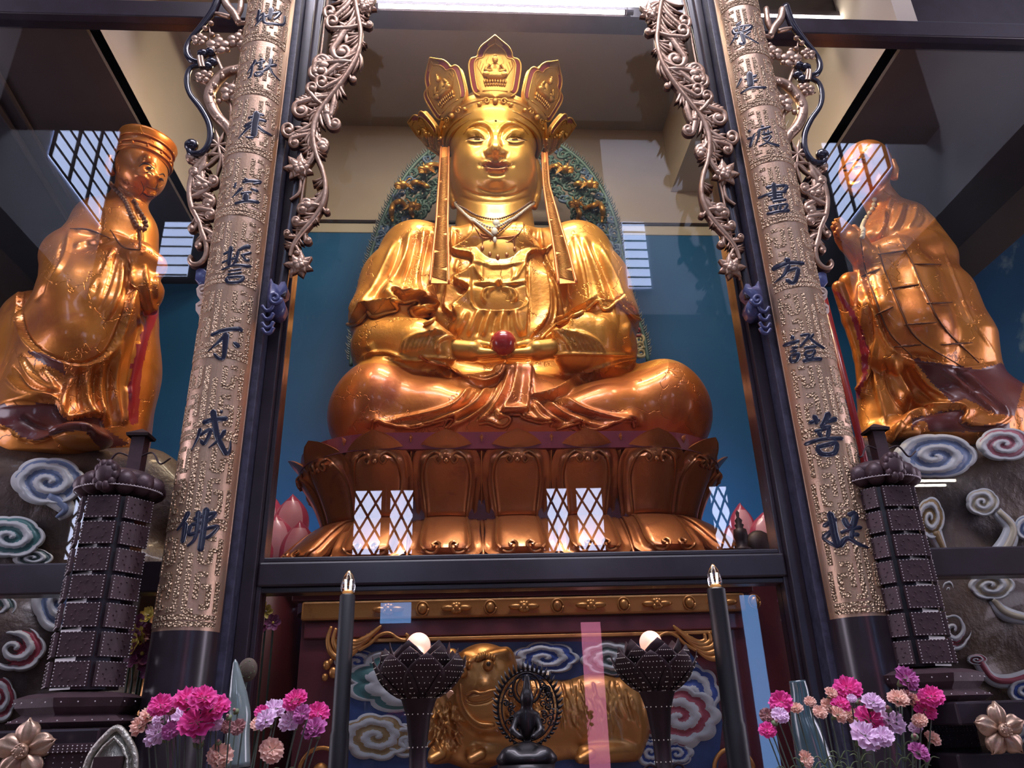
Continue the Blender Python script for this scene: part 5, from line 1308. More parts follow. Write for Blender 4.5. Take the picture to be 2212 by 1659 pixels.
lines(ob, c7, (((520,560),(580,640),(660,655)), ((650,520),(662,600),(660,655)), ((470,350),(480,440),(470,520)), ((330,555),(420,560),(520,600))), .008, M['seam'], off, 'seam_line')
def beads(L, r, m, bv, label, Y, lift=.015):
    C = drape(bv, resample(spline(L, 8), 100), lift, Y)
    for _ in range(4): C[1:-1] = (C[:-2]+C[1:-1]*2+C[2:])/4
    n = int(np.linalg.norm(np.diff(C, axis=0), axis=1).sum()/(2*r)); b = MB()
    for x in resample(C, n): b.ball(x, r*1.05, 7, 5)
    t = thing('bead_necklace', label, 'necklace', C[0]); b.build('bead_string', m, t)
beads(c7((520,340),(555,375),(590,430),(620,500),(650,545),(680,560),(685,530),(660,480),(630,430)), .016, M['bead'], ob, 'long dark bead necklace hanging on the capped standing statue', 4.85)
# dark pleated backing by the figure's sleeve: the shaded niche post
# --- praying monk on the right
u = lambda a, c, y=YL: U(a, c, y)
mk = thing('standing_statue', 'tall golden standing shaven monk statue with palms pressed together facing the centre', 'statue', (u(2000, 950)[0], YL, 3.2))
B = Solid((2.3, 4.35, 3.1), (5.1, 5.9, 6.2), .0125)
hd = u(1868, 368, 5.0)
B.ell(hd+V(.02, .02, .03), (.20, .24, .24), 0); B.ell(hd+V(-.05, -.06, -.12), (.14, .16, .15), .06); B.cap(hd+V(.06, .06, -.12), u(1925,470,5.1), .12, .15, .05)
B.chain([hd+V(-.12, -.18, .0), hd+V(-.15, -.225, -.06)], [.022, .034], .03)
B.ell(u(1950,560), (.33, .26, .46), .1); B.cap(u(1960,480), u(2010,560,5.0), .17, .2, .08); B.cap(u(1930,480), u(1880,520,5.0), .15, .11, .08)
# arms coming forward, sleeves and drape
B.chain([u(1990,540,4.9), u(1930,555,4.8), u(1880,560,4.8)], [.17, .15, .12], .06)
B.chain([u(1890,590,4.8), u(1895,680,4.75), u(1925,770,4.75)], [.13, .15, .12], .08); B.chain([u(1960,620,4.85), u(1970,720,4.8), u(2010,790,4.8)], [.24, .27, .17], .1); B.chain([u(2040,640,4.95), u(2070,740,4.9), u(2090,800,4.9)], [.22, .24, .12], .1)
B.chain([u(1980,640), u(2020,800), u(2060,930)], [.34, .40, .46], .1); B.chain([u(1900,700,5.0), u(1905,850,4.95), u(1895,960,4.95)], [.13, .15, .15], .08)
B.chain([u(2110,850,5.0), u(2160,900,5.0), u(2200,930,4.95)], [.20, .26, .22], .1); B.chain([u(1900,950,4.85), u(1990,925,4.8), u(2080,925,4.8)], [.10, .10, .12], .06)
# flaring red-lined scarf by the column
B.chain([u(1812,620,4.75), u(1838,690,4.8), u(1862,770,4.85), u(1862,850,4.9)], [.05, .06, .055, .03], .03, sq=(1, 1, 1)); B.chain([u(1835,610,4.85), u(1860,700,4.9), u(1885,790,4.9)], [.08, .09, .08], .05)
B.d[:, :, B.ax[2] < 3.16] = .05
B.ell(u(1950,937,4.66), (.11, .12, .05), .01)
# hands pressed palm to palm, fingers up and forward
for s in (-1, 1):
    o = V(0, .040*s, 0); wr = u(1872,566,4.76)+o; kn = u(1836,522,4.68)+o
    B.cap(wr, kn, .078, .070, .02, sq=(1, 1.5, 1)); B.cap(u(1890,580,4.82)+V(0, .06*s, 0), wr, .09, .075, .03)
    for k in range(4):
        st_ = kn+(wr-kn)*.1+V(.050-.034*k, 0, .034-.016*k); tp = u((1812, 1803, 1800, 1806)[k], (476, 478, 487, 500)[k], 4.64)+o*.5
        B.chain([st_, (st_+tp)/2+V(-.006, 0, .004), tp], [.026, .024, .016], .006)
    B.chain([wr+V(.03, 0, .06), u(1856,515,4.70)+o, u(1842,492,4.68)+o*.5], [.032, .027, .019], .01)
p, q = B.mesh(); c6 = lambda *a: [(1700+x/2.074, 200+y/2.074) for x, y in a]; s6 = []
r6 = lambda L, w, h: s6.append(('ridge', c6(*L), w, h)); p6 = lambda L, w, h, f: s6.append(('step', c6(*L), w, h, f))
r6(((250,335),(270,315),(300,310)), 2, .012); r6(((285,318),(310,300),(340,295)), 2, .012); r6(((255,355),(275,345)), 2, -.012); r6(((295,340),(330,328)), 2, -.013); r6(((270,405),(300,415),(330,400)), 2.5, .015); r6(((275,392),(300,400),(325,392)), 1.8, -.016); r6(((290,440),(320,445)), 5, .015)
p6(((310,700),(340,830),(400,1000),(460,1130),(560,1190),(700,1210),(800,1230),(940,1210)), 2.2, -.045, 18)
# seams of the patched mantle
for L in (((400,660),(440,800),(500,950),(580,1100),(780,1225)), ((490,630),(560,760),(620,900),(700,1050),(860,1210)), ((330,660),(350,780),(400,940),(460,1080),(560,1180)), ((700,700),(760,850),(820,1000),(940,1180)),
          ((405,725),(480,715),(540,705)), ((330,825),(415,790)), ((455,880),(590,860)), ((570,768),(690,770)), ((390,1000),(475,960)), ((525,1040),(670,1030)), ((625,945),(740,940)), ((480,1140),(600,1130)), ((690,1130),(830,1120))): r6(L, 1.5, .012)
for L in (((520,500),(500,560),(470,620)), ((580,480),(570,560),(540,610)), ((640,520),(660,580),(600,620)), ((440,520),(430,600),(400,650)), ((620,430),(640,470)), ((470,460),(450,520))): r6(L, 4, .020)
for L in (((550,480),(530,570),(500,620)), ((610,500),(620,570),(570,620)), ((470,520),(450,600))): r6(L, 3, -.016)
for L in (((470,1180),(510,1300),(600,1400),(730,1400)), ((560,1200),(640,1310),(740,1380)), ((390,1100),(400,1300),(440,1500)), ((350,900),(340,1100),(400,1260)), ((330,850),(330,960)), ((300,1360),(360,1250),(370,1120)), ((800,1250),(900,1350),(1000,1440)), ((700,1240),(820,1340),(940,1440))): r6(L, 5, .028)
for L in (((430,1200),(460,1330),(540,1440)), ((520,1200),(570,1310),(680,1400)), ((370,950),(380,1150)), ((750,1240),(860,1350))): r6(L, 4, -.024)
p6(((400,1600),(470,1560),(560,1460),(680,1425),(760,1410),(800,1430),(780,1470),(830,1495),(940,1490),(1010,1450)), 2.2, .05, 16)
p = relief(p, q, s6); cen = p[q].mean(1); cp = PJ(cen); mi = np.zeros(len(q), int)
mi[inpoly(cp, c6((200,880),(240,900),(300,980),(345,1080),(370,1160),(360,1260),(320,1370),(300,1370),(340,1260),(330,1150),(290,1010),(230,920)))] = 1
mi[inpoly(cp, c6((560,1190),(700,1215),(860,1240),(960,1210),(1062,1300),(1020,1450),(940,1440),(800,1370),(740,1390),(640,1290)))] = 2
mi[inpoly(cp, c6((560,1465),(680,1430),(760,1415),(800,1430),(780,1470),(830,1495),(1000,1480),(1000,1520),(640,1520),(620,1470),(590,1470),(560,1520)))] = 2
solid_obj('body', p, q, [M['goldside'], M['redlac'], M['darkrobe']], mk, mi); mb_ = bvh_of(p, q)
e = hd+V(.15, -.10, -.06); MB().tube([e+V(0, 0, .08), e+V(.02, -.03, .05), e+V(.03, -.03, -.03), e+V(0, -.02, -.12)], [.02, .028, .026, .03], 8).build('ear', M['goldside'], mk)
for (a, c) in ((262, 348), (312, 333)):
    h = hit(mb_, 1700+a/2.074, 200+c/2.074, .002)
    if h is not None: MB().ball(h, (.022, .010, .007), 8, 6).build('eye', M['eyed'], mk)
beads(c6((395,480),(390,520),(365,560),(345,600),(330,650)), .018, M['beadw'], mb_, 'strand of round beads hanging from the neck of the praying monk statue', 4.85)
lines(mb_, c6, (((250,338),(270,318),(298,312)), ((308,308),(325,298),(345,300))), .006, M['eyed'], mk, 'brow_line')
lines(mb_, c6, (((252,352),(266,346),(280,350)), ((300,338),(316,330),(332,332))), .006, M['eyed'], mk, 'eye_line')
lines(mb_, c6, (((282,412),(300,414),(322,404)),), .006, M['seam'], mk, 'mouth_line')
lines(mb_, c6, (((405,725),(480,715),(540,705)), ((330,825),(415,790)), ((455,880),(590,860)), ((570,768),(690,770)), ((390,1000),(475,960)), ((525,1040),(670,1030)), ((625,945),(740,940)), ((480,1140),(600,1130)), ((690,1130),(830,1120)), ((400,660),(440,800),(500,950),(580,1100),(780,1225)), ((490,630),(560,760),(620,900),(700,1050),(860,1210)), ((330,660),(350,780),(400,940),(460,1080),(560,1180))), .008, M['seam'], mk, 'mantle_seam')
# red staff leaning by the monk
o = MB().tube([U(1779,640,4.42), U(1856,945,4.42), V(U(1856,945,4.42)[0], 4.42, 0)], .022, 12).build('red_staff', M['redlac']); tag(o, 'red round pole standing between the column and the praying monk', 'pole')
# ---------------------------------------------------------------- openwork carved brackets beside the columns
M['carve'] = mat('pale_gilt_carving', (.55, .38, .28), .36, metal=.62, noise=(12, (.36, .22, .15), .35, .7), bump=(30, .003))
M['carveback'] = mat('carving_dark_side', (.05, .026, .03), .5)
M['blk'] = mat('glossy_black_scroll', (.016, .013, .028), .25, coat=.6)
M['corbel'] = mat('worn_blue_corbel', (.05, .06, .17), .35, coat=.3, noise=(20, (.10, .12, .26), .45, .7))
M['cream_carve'] = mat('cream_carving', (.60, .47, .40), .5, noise=(10, (.48, .35, .29), .4, .7))
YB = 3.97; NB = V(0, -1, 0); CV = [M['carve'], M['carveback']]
def BP(L, o=0.): return np.array([U(a, c, YB-o) for a, c in L])
pxm = lambda c: np.linalg.norm(U(c[0], c[1], YB)-CAM)/FPX*.86
def blade(mb, L, wd, o=0., th=.011, back=.030, n=None):
    """carved ribbon: L pixels, wd half widths (pixels) interpolated along it"""
    S = resample(spline(L, 8) if len(L) > 2 else L, n or max(8, len(L)*5)); w_ = np.interp(np.linspace(0, 1, len(S)), np.linspace(0, 1, len(wd)), wd)*pxm(L[0])
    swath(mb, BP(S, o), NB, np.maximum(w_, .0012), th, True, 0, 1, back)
def leafcurl(mb, base, d, length, curl, w0, leaflets=4, o=0.):
    """acanthus curl: leaves base in direction d (unit, pixels), bends to side curl (+1/-1), ends in a scroll with leaflets on its back"""
    length *= 1.22; w0 *= 1.35; leaflets += 2
    d = np.array(d, float); nrm = np.array([-d[1], d[0]])*curl; base = np.array(base, float); r = length*.30
    pts = [base, base+d*length*.35-nrm*length*.04, base+d*length*.70-nrm*length*.02]
    c = base+d*length*.78+nrm*r*.62; a0 = atan2(*(pts[-1]-c)[::-1])
    for k in range(1, 9):
        a = a0+curl*k*pi*.30; rr = r*(.80-.085*k); pts.append(c+rr*np.array([cos(a), sin(a)]))
    blade(mb, pts, [w0*.7, w0, w0*.95, w0*.8, w0*.7, w0*.9], o, .013); mb.ball(U(*pts[-1], YB-o-.012), (w0*1.25*pxm(base), .012, w0*1.25*pxm(base)), 8, 6)
    for k in range(leaflets):
        t_ = .15+.62*k/max(leaflets-1, 1); b0 = base+d*length*t_; ln = length*(.34-.04*k)
        dd = d*.75-nrm*(.55+.1*k); dd /= np.linalg.norm(dd)
        blade(mb, [b0, b0+dd*ln*.55+d*ln*.05, b0+dd*ln+d*ln*.22], [w0*.5, w0*.95, w0*.7, .1], o-.006, .012)
    for k in range(2):
        b0 = base+d*length*(.2+.22*k); ln = length*.26; dd = d*.8+nrm*.6; dd /= np.linalg.norm(dd); blade(mb, [b0, b0+dd*ln*.5, b0+dd*ln], [w0*.45, w0*.85, .1], o-.008, .010)
def frond(mb, base, d, length, curl, w0, n=5, o=0.):
    """a spray of long pointed carved leaves"""
    d = np.array(d, float); nrm = np.array([-d[1], d[0]])*curl; base = np.array(base, float)
    for k in range(n):
        a = radians(-18+20*k); dd = d*cos(a)-nrm*sin(a); ln = length*(1-.13*abs(k-1)); tip = base+dd*ln+d*ln*.18*(k > 1)
        blade(mb, [base, base+dd*ln*.35-nrm*ln*.05, base+dd*ln*.7+d*ln*.04, tip+nrm*ln*.10], [w0*.5, w0*1.05, w0*.85, .1], o+.004*((k+1) % 2), .013)
def lotus_fl(c, r, parent, ang=0.):
    b = MB()
    for ring, (n, rr, w_, o) in enumerate(((7, 1.0, .30, .0), (6, .72, .30, .014), (4, .42, .26, .028))):
        for k in range(n):
            a = ang+2*pi*(k+.5*ring)/n; d = np.array([cos(a), sin(a)*.9]); blade(b, [c, np.array(c)+d*r*rr*.5, np.array(c)+d*r*rr], [r*.16, r*w_*1.25, r*w_*.9, .2], o, .016, .02, 9)
    return b.build('lotus_flower', CV, parent, auto=60)
def plum_fl(c, r, parent):
    b = MB(); q = pxm(c)*r
    for k in range(5):
        a = 2*pi*k/5+.3; P = U(c[0], c[1], YB-.03)+V(cos(a)*q*.58, 0, sin(a)*q*.58); b.ball(P, (q*.42, .014, q*.42), 10, 7)
    b.ball(U(c[0], c[1], YB-.042), (q*.25, .014, q*.25), 8, 6); b.tube([U(c[0], c[1], YB+.02), U(c[0], c[1], YB-.03)], q*.3, 6)
    return b.build('plum_blossom', CV, parent)
c2 = lambda *a: [(380+x/2.592, y/2.592) for x, y in a]
inner = thing('carved_bracket', 'pale gilt leaf and lotus scroll bracket, inner side of the column by the capped statue', 'bracket', (XM-1.30, YB, 4.0), 'openwork brackets at the columns')
b = MB(); stem = c2((985,-60),(1003,0),(1020,90),(1036,200),(1012,320),(935,450),(850,560),(790,650),(768,750),(785,860),(822,960),(838,1060),(815,1160),(760,1240),(700,1310),(655,1380),(640,1440))
blade(b, stem, [5.5, 6, 5, 6, 5, 6.5, 5, 4.5, 5.5, 5, 3.5], .012, .020, .035, 80); b.build('main_stem', CV, inner, auto=60)
SL = resample(spline(stem, 8), 200)
def at(t): i = int(t*198); d = SL[i+1]-SL[i]; return SL[i], d/np.linalg.norm(d)
spec = [  # along-stem position, side (+1 = towards the column), turn (angle from stem), length, width
 (.03, 1, 60, 62, 5), (.10, 1, 48, 84, 6.5), (.13, 1, 95, 60, 5), (.19, 1, 40, 92, 7), (.26, 1, 60, 74, 5.5), (.30, 1, 25, 60, 5), (.36, 1, 75, 58, 5), (.40, 1, 40, 70, 6), (.44, 1, 100, 46, 4.5), (.50, 1, 45, 60, 5), (.55, 1, 80, 44, 4.5), (.60, 1, 40, 40, 4),
 (.74, 1, 35, 52, 6.5), (.80, 1, 70, 42, 5), (.86, 1, 40, 34, 4.5), (.93, 1, 60, 26, 3.5),
 (.02, -1, 40, 34, 4), (.12, -1, 55, 22, 4), (.30, -1, 60, 18, 4), (.38, -1, 30, 46, 5), (.43, -1, 50, 48, 5), (.50, -1, 20, 50, 7), (.56, -1, 50, 30, 5), (.80, -1, 60, 16, 3), (.90, -1, 50, 24, 4), (.96, -1, 60, 20, 3.5)]
for i, (t_, sd, ang, ln, w0) in enumerate(spec):
    P0, d = at(t_); n_ = np.array([-d[1], d[0]]); n_ = n_ if n_[0] < 0 else -n_     # towards the column: -x
    a = radians(ang); dd = d*cos(a)+n_*sd*sin(a); g = MB()
    leafcurl(g, P0, dd/np.linalg.norm(dd), ln, (1 if (sd > 0) == (i % 3 != 1) else -1), w0, 4 if ln > 30 else 2, (i % 3)*.006); g.build('acanthus_leaf', CV, inner, auto=60)
for i, (t_, sd, ang, ln) in enumerate(((.01,1,70,56),(.06,1,35,60),(.09,-1,30,30),(.16,1,75,50),(.18,-1,35,20),(.22,1,30,64),(.28,1,80,46),(.33,1,45,56),(.35,-1,45,34),(.38,1,60,50),(.42,1,20,54),(.46,-1,25,46),(.47,1,70,44),(.53,1,50,46),(.54,-1,20,50),(.58,1,70,34),(.60,-1,30,30),(.70,1,60,30),(.77,1,50,40),(.83,1,35,38),(.84,-1,40,18),(.89,1,50,30),(.93,-1,45,24),(.96,1,60,22))):
    P0, d = at(t_); n_ = np.array([-d[1], d[0]]); n_ = n_ if n_[0] < 0 else -n_; a = radians(ang); dd = d*cos(a)+n_*sd*sin(a); g = MB()
    frond(g, P0, dd/np.linalg.norm(dd), ln, 1 if sd > 0 else -1, 4.6 if ln > 30 else 3.2, 5 if ln > 30 else 4, -.006+(i % 3)*.005); g.build('acanthus_spray', CV, inner, auto=60)
for c, r_ in (((1058,32), 28), ((688,940), 34), ((688,1480), 33)): lotus_fl(c2(c)[0], r_, inner, .4)
for L_ in (((700,1010),(690,1080),(640,1120)), ((980,30),(1000,10),(1040,20))): g = MB(); blade(g, c2(*L_), [4, 4, 3], .0); g.build('tendril', CV, inner)
# rail against the column and the painted corbel below
g = MB(); g.tube(BP([(713,-40),(700,60),(676,260),(650,440),(628,600)][0:5], .0), .008, 6); g.build('edge_bead', M['carve'], inner)
g = MB(); blade(g, [(697,-40),(684,60),(660,260),(636,440),(606,640)], [9, 8, 8, 8, 8], -.02, .006, .03, 30); g.build('edge_board', [M['lacq'], M['lacq']], inner)
c4 = lambda *a: [(400+x/4.877, 480+y/4.877) for x, y in a]
g = MB(); g.prism(BP(c4((905,590),(930,640),(985,665),(1010,628),(1050,625),(1070,670),(1055,730),(1000,770),(1040,830),(1050,880),(1010,950),(960,980),(890,960),(860,900),(870,700),(890,620)), -.01), (0, .10, 0))
sp_ = spiral(c4((945,800))[0], 14, 3, 1.5, 0, 24); g.tube(BP(sp_, .018), .013, 6)
for yy in (900, 990, 1080, 1140): g.tube(BP(spline(c4((810,yy-20),(850,yy+30),(900,yy+20),(930,yy-30)), 5), .01), .012, 6)
g.build('corbel', M['corbel'], inner)
outer = thing('carved_bracket', 'plum blossom bracket with black scroll, outer side of the column by the capped statue', 'bracket', (XM-2.1, YB, 4.0), 'openwork brackets at the columns')
c1 = lambda *a: [(x/2.9625, y/2.9625) for x, y in a]
g = MB()
for L, w in ((((1410,-60),(1370,60),(1290,170),(1215,260),(1195,330),(1225,385),(1290,400)), [10, 9, 7, 6, 7, 7, 5]), (((1355,430),(1290,415),(1220,440),(1197,510),(1215,600),(1290,700),(1340,800),(1345,900),(1300,975),(1230,985),(1205,945)), [5, 6, 6, 7, 6, 7, 7, 8, 8, 8, 6])):
    C = BP(spline(c1(*L), 8), .01); n = len(C); g.tube(C, np.interp(np.linspace(0, 1, n), np.linspace(0, 1, len(w)), w)*pxm(c1(L[0])[0])*.95, 10)
g.ball(U(*c1((1225,930))[0], YB-.01), (.045, .035, .045), 12, 8)
for c in ((1300,345), (1345,335), (1325,425), (1355,400)): g.ball(U(*c1(c)[0], YB-.02), (.042, .03, .036), 10, 8)
g.build('black_scroll', M['blk'], outer)
g = MB()
for dx in (0, 20): blade(g, c1((1270+dx,360),(1275+dx,395),(1285+dx,430)), [3.2, 3.6, 3.2], .045, .01, .02)
g.build('scroll_band', CV, outer)
g = MB(); T = lambda L, w: (g.tube(BP(spline(c1(*L), 6), .01)+0, np.interp(np.linspace(0, 1, (len(L)-1)*6+1), np.linspace(0, 1, len(w)), w)*pxm(c1(L[0])[0]), 8))
T(((1430,-40),(1450,30),(1500,90),(1530,150)), [8, 9, 8, 7]); T(((1545,-40),(1540,50),(1520,110)), [6, 7, 5]); T(((1520,150),(1600,140),(1650,90)), [5, 4, 2]); T(((1340,80),(1420,95),(1470,110)), [3, 5, 5])
T(((1530,300),(1565,350),(1545,430),(1440,470),(1360,560),(1340,640),(1385,740),(1460,820),(1490,900)), [6, 9, 9, 11, 12, 12, 12, 11, 9]); T(((1470,300),(1520,290),(1560,330)), [3, 4, 5])
T(((1430,470),(1400,400),(1375,330)), [5, 4, 3]); T(((1240,510),(1310,530),(1350,560)), [2, 4, 6]); T(((1480,830),(1480,720),(1470,650),(1440,600)), [5, 4, 3, 2]); T(((1470,670),(1430,640),(1390,640)), [2.5, 2, 1.5]); T(((1480,560),(1520,470),(1540,420)), [2, 2, 3]); T(((1340,290),(1345,220),(1335,160)), [2.5, 2, 1.5])
rk = random.Random(2)
for i in range(26):
    Lk = spline(c1((1530,300),(1565,350),(1545,430),(1440,470),(1360,560),(1340,640),(1385,740),(1460,820),(1490,900)), 6); a = Lk[rk.randrange(4, len(Lk)-3)]; P = U(a[0]+rk.uniform(-3, 3), a[1]+rk.uniform(-3, 3), YB-.035); g.ball(P, (.012+.01*rk.random(), .014, .016+.01*rk.random()), 7, 5)
g.build('plum_branch', CV, outer)
for c, r_ in (((1275,252), 18), ((1392,292), 26), ((1518,255), 22), ((1300,490), 19), ((1478,592), 26)): plum_fl(c1(c)[0], r_, outer)
g = MB()
for c in ((1350,150),(1312,182),(1357,222),(1570,190),(1395,235),(1448,545),(1360,622),(1400,650),(1432,625),(1520,640),(1335,320),(1455,320),(1535,480),(1540,205),(1345,470)): g.ball(U(*c1(c)[0], YB-.02), (.020, .018, .020), 8, 6)
g.build('buds', CV[0], outer)
g = MB()
for (cx, cy, ds) in ((1400, 930, ((-15,-80),(30,-70),(-60,-40),(70,-10),(60,60),(-50,60),(-80,10),(10,90))), (1420, 990, ((-110,90),(-70,40),(-30,130),(20,120),(60,90),(-90,0),(50,20)))):
    for dx, dy in ds: blade(g, c1((cx,cy),(cx+dx*.55,cy+dy*.55-3),(cx+dx*1.2,cy+dy*1.2)), [2, 4.6, .3], .012, .010, .02)
g.build('bamboo_leaves', CV, outer)
b = MB(); stem2 = c1((1330,990),(1250,1080),(1212,1200),(1225,1320),(1275,1420))+[(436,500),(446,530),(444,555),(430,570),(414,570),(409,560),(414,553)]
blade(b, stem2, [4, 6, 7, 6, 6, 6, 5, 6, 6, 6, 5, 4], .008, .016, .035, 60); b.build('main_stem', CV, outer, auto=60)
SL = resample(spline(stem2, 8), 200)
for i, (t_, sd, ang, ln, w0) in enumerate([(.04, -1, 60, 30, 5), (.10, 1, 50, 44, 5), (.18, 1, 80, 46, 5), (.30, 1, 70, 50, 6), (.36, 1, 110, 42, 5), (.44, 1, 60, 40, 5), (.52, 1, 100, 34, 4.5), (.60, 1, 50, 30, 4.5), (.70, 1, 80, 26, 4), (.55, -1, 60, 22, 4), (.66, -1, 60, 22, 4), (.03, 1, 20, 40, 5)]):
    P0, d = at(t_); n_ = np.array([-d[1], d[0]]); n_ = n_ if n_[0] > 0 else -n_; a = radians(ang); dd = d*cos(a)+n_*sd*sin(a); g = MB()
    leafcurl(g, P0, dd/np.linalg.norm(dd), ln, (1 if i % 2 else -1), w0, 3, (i % 3)*.006); g.build('acanthus_leaf', CV, outer, auto=60)
for i, (t_, sd, ang, ln) in enumerate(((.02,1,30,40),(.08,1,70,34),(.14,1,40,40),(.25,1,60,36),(.40,1,50,40),(.48,1,30,34),(.50,-1,40,26),(.58,1,60,26),(.64,-1,40,22),(.07,-1,50,24))):
    P0, d = at(t_); n_ = np.array([-d[1], d[0]]); n_ = n_ if n_[0] > 0 else -n_; a = radians(ang); dd = d*cos(a)+n_*sd*sin(a); g = MB()
    frond(g, P0, dd/np.linalg.norm(dd), ln, 1 if sd < 0 else -1, 3.6, 4, -.006+(i % 3)*.005); g.build('acanthus_spray', CV, outer, auto=60)
g = MB(); g.prism(BP(c4((110,505),(150,480),(195,485),(225,515),(320,480),(330,640),(150,655),(100,600)), -.0), (0, .09, 0)); g.build('corbel', M['corbel'], outer, bevel=.006)
g = MB(); g.prism(BP(c4((320,630),(150,660),(115,700),(125,770),(190,800),(110,860),(110,930),(160,975),(150,1040),(190,1100),(200,1170),(215,1210),(260,1000)), -.005), (0, .07, 0))
g.tube(BP(spiral(c4((185,722))[0], 13, 2, 1.6, .5, 26, 1, -1), .012), .010, 6)
for L in (((130,880),(200,850),(260,800)), ((150,1000),(210,960),(260,900)), ((190,1130),(225,1080),(250,1020)), ((160,920),(220,890),(265,850))): g.tube(BP(spline(c4(*L), 5), .008), .008, 5)
g.build('cream_volute', M['cream_carve'], outer)
for o, lab in ((inner, 'pale gilt leaf and lotus scroll bracket, inner side of the column by the praying monk'), (outer, 'plum blossom bracket with black scroll, outer side of the column by the praying monk')):
    m = mirror_tree(o); m['label'] = lab
# ---------------------------------------------------------------- things on the altar in front of the case
M['tabletop'] = mat('altar_table_wood', (.05, .02, .015), .35, coat=.4)
M['studs'] = mat('pale_pierced_dots', (.75, .66, .62), .5, emit=((1, .85, .78), .12))
M['tubeblk'] = mat('black_candle_tube', (.009, .008, .011), .5)
M['clear'] = mat('clear_bulb_glass', (1, 1, 1), .02, trans=1.0)
M['filament'] = mat('glowing_filament', (1, .8, .6), .5, emit=((1, .80, .62), 60))
M['globe'] = mat('glowing_lamp_globe', (1, .6, .5), .5, emit=((1, .42, .30), 1.1))
M['globecore'] = mat('glowing_core', (1, .8, .7), .5, emit=((1, .72, .6), 14))
M['green'] = mat('stem_green', (.10, .13, .10), .6); M['bud'] = mat('bud_green', (.16, .21, .10), .6)
for n_, c_ in (('magenta', (.78, .06, .34)), ('lilac', (.80, .56, .76)), ('peach', (.88, .52, .42)), ('purple', (.50, .12, .36)), ('dusky', (.40, .18, .18))):
    M['f_'+n_] = mat(n_+'_petal', c_, .6, noise=(40, tuple(min(1, x*1.25+.03) for x in c_), .4, .7))
tt = thing('altar_table', 'dark wooden altar table in front of the glass case, below the view', 'table', (.3, 2.0, 0))
MB().box((-1.3, 1.35, .98), (1.9, 2.6, 1.03)).build('table_top', M['tabletop'], tt, smooth=False, bevel=.01)
for x in (-1.2, 1.8):
    for y in (1.45, 2.5): MB().box((x-.04, y-.04, 0), (x+.04, y+.04, .98)).build('leg', M['tabletop'], tt, smooth=False)
TZ = 1.03
def candle(px, py, Y, r, which):
    P = U(px, py, Y); z = P[2]; c = (P[0], Y, TZ)
    t = thing('electric_candle', 'tall black tube candle with lit clear flame bulb, %s' % which, 'candle', c, 'black tube candles before the case')
    h = z-TZ; MB().lathe([(0, 0), (r*2.4, 0), (r*2.4, .015), (r*1.25, .03), (r*1.2, h*.18), (r*1.28, h*.19), (r*1.22, h*.36), (r*1.15, h*.37), (r*1.12, h*.60), (r*1.0, h*.61), (r*.96, h-.004), (r*.8, h), (0, h)], c, 32).build('tube', M['tubeblk'], t, auto=40)
    k = .0185; MB().lathe([(k*.70, 0), (k*.94, .008), (k, .018), (k*.92, .032), (k*.66, .046), (k*.32, .056), (k*.08, .062), (0, .0625)], (P[0], Y, z), 28).build('bulb', M['clear'], t)
    b = MB()
    for s in (-1, 1): b.tube([(P[0]+s*.004, Y, z+.012), (P[0]+s*.005, Y, z+.036)], .0018, 6)
    b.build('filament', M['filament'], t)
    MB().lathe([(k*.72, -.004), (k*.72, .006), (k*.3, .012), (0, .012)], (P[0], Y, z), 20).build('bulb_socket', M['goldedge'], t)
candle(751, 1284, 2.05, .0205, 'beside the capped statue side bouquet'); candle(1546, 1270, 2.0, .0245, 'beside the monk side bouquet')
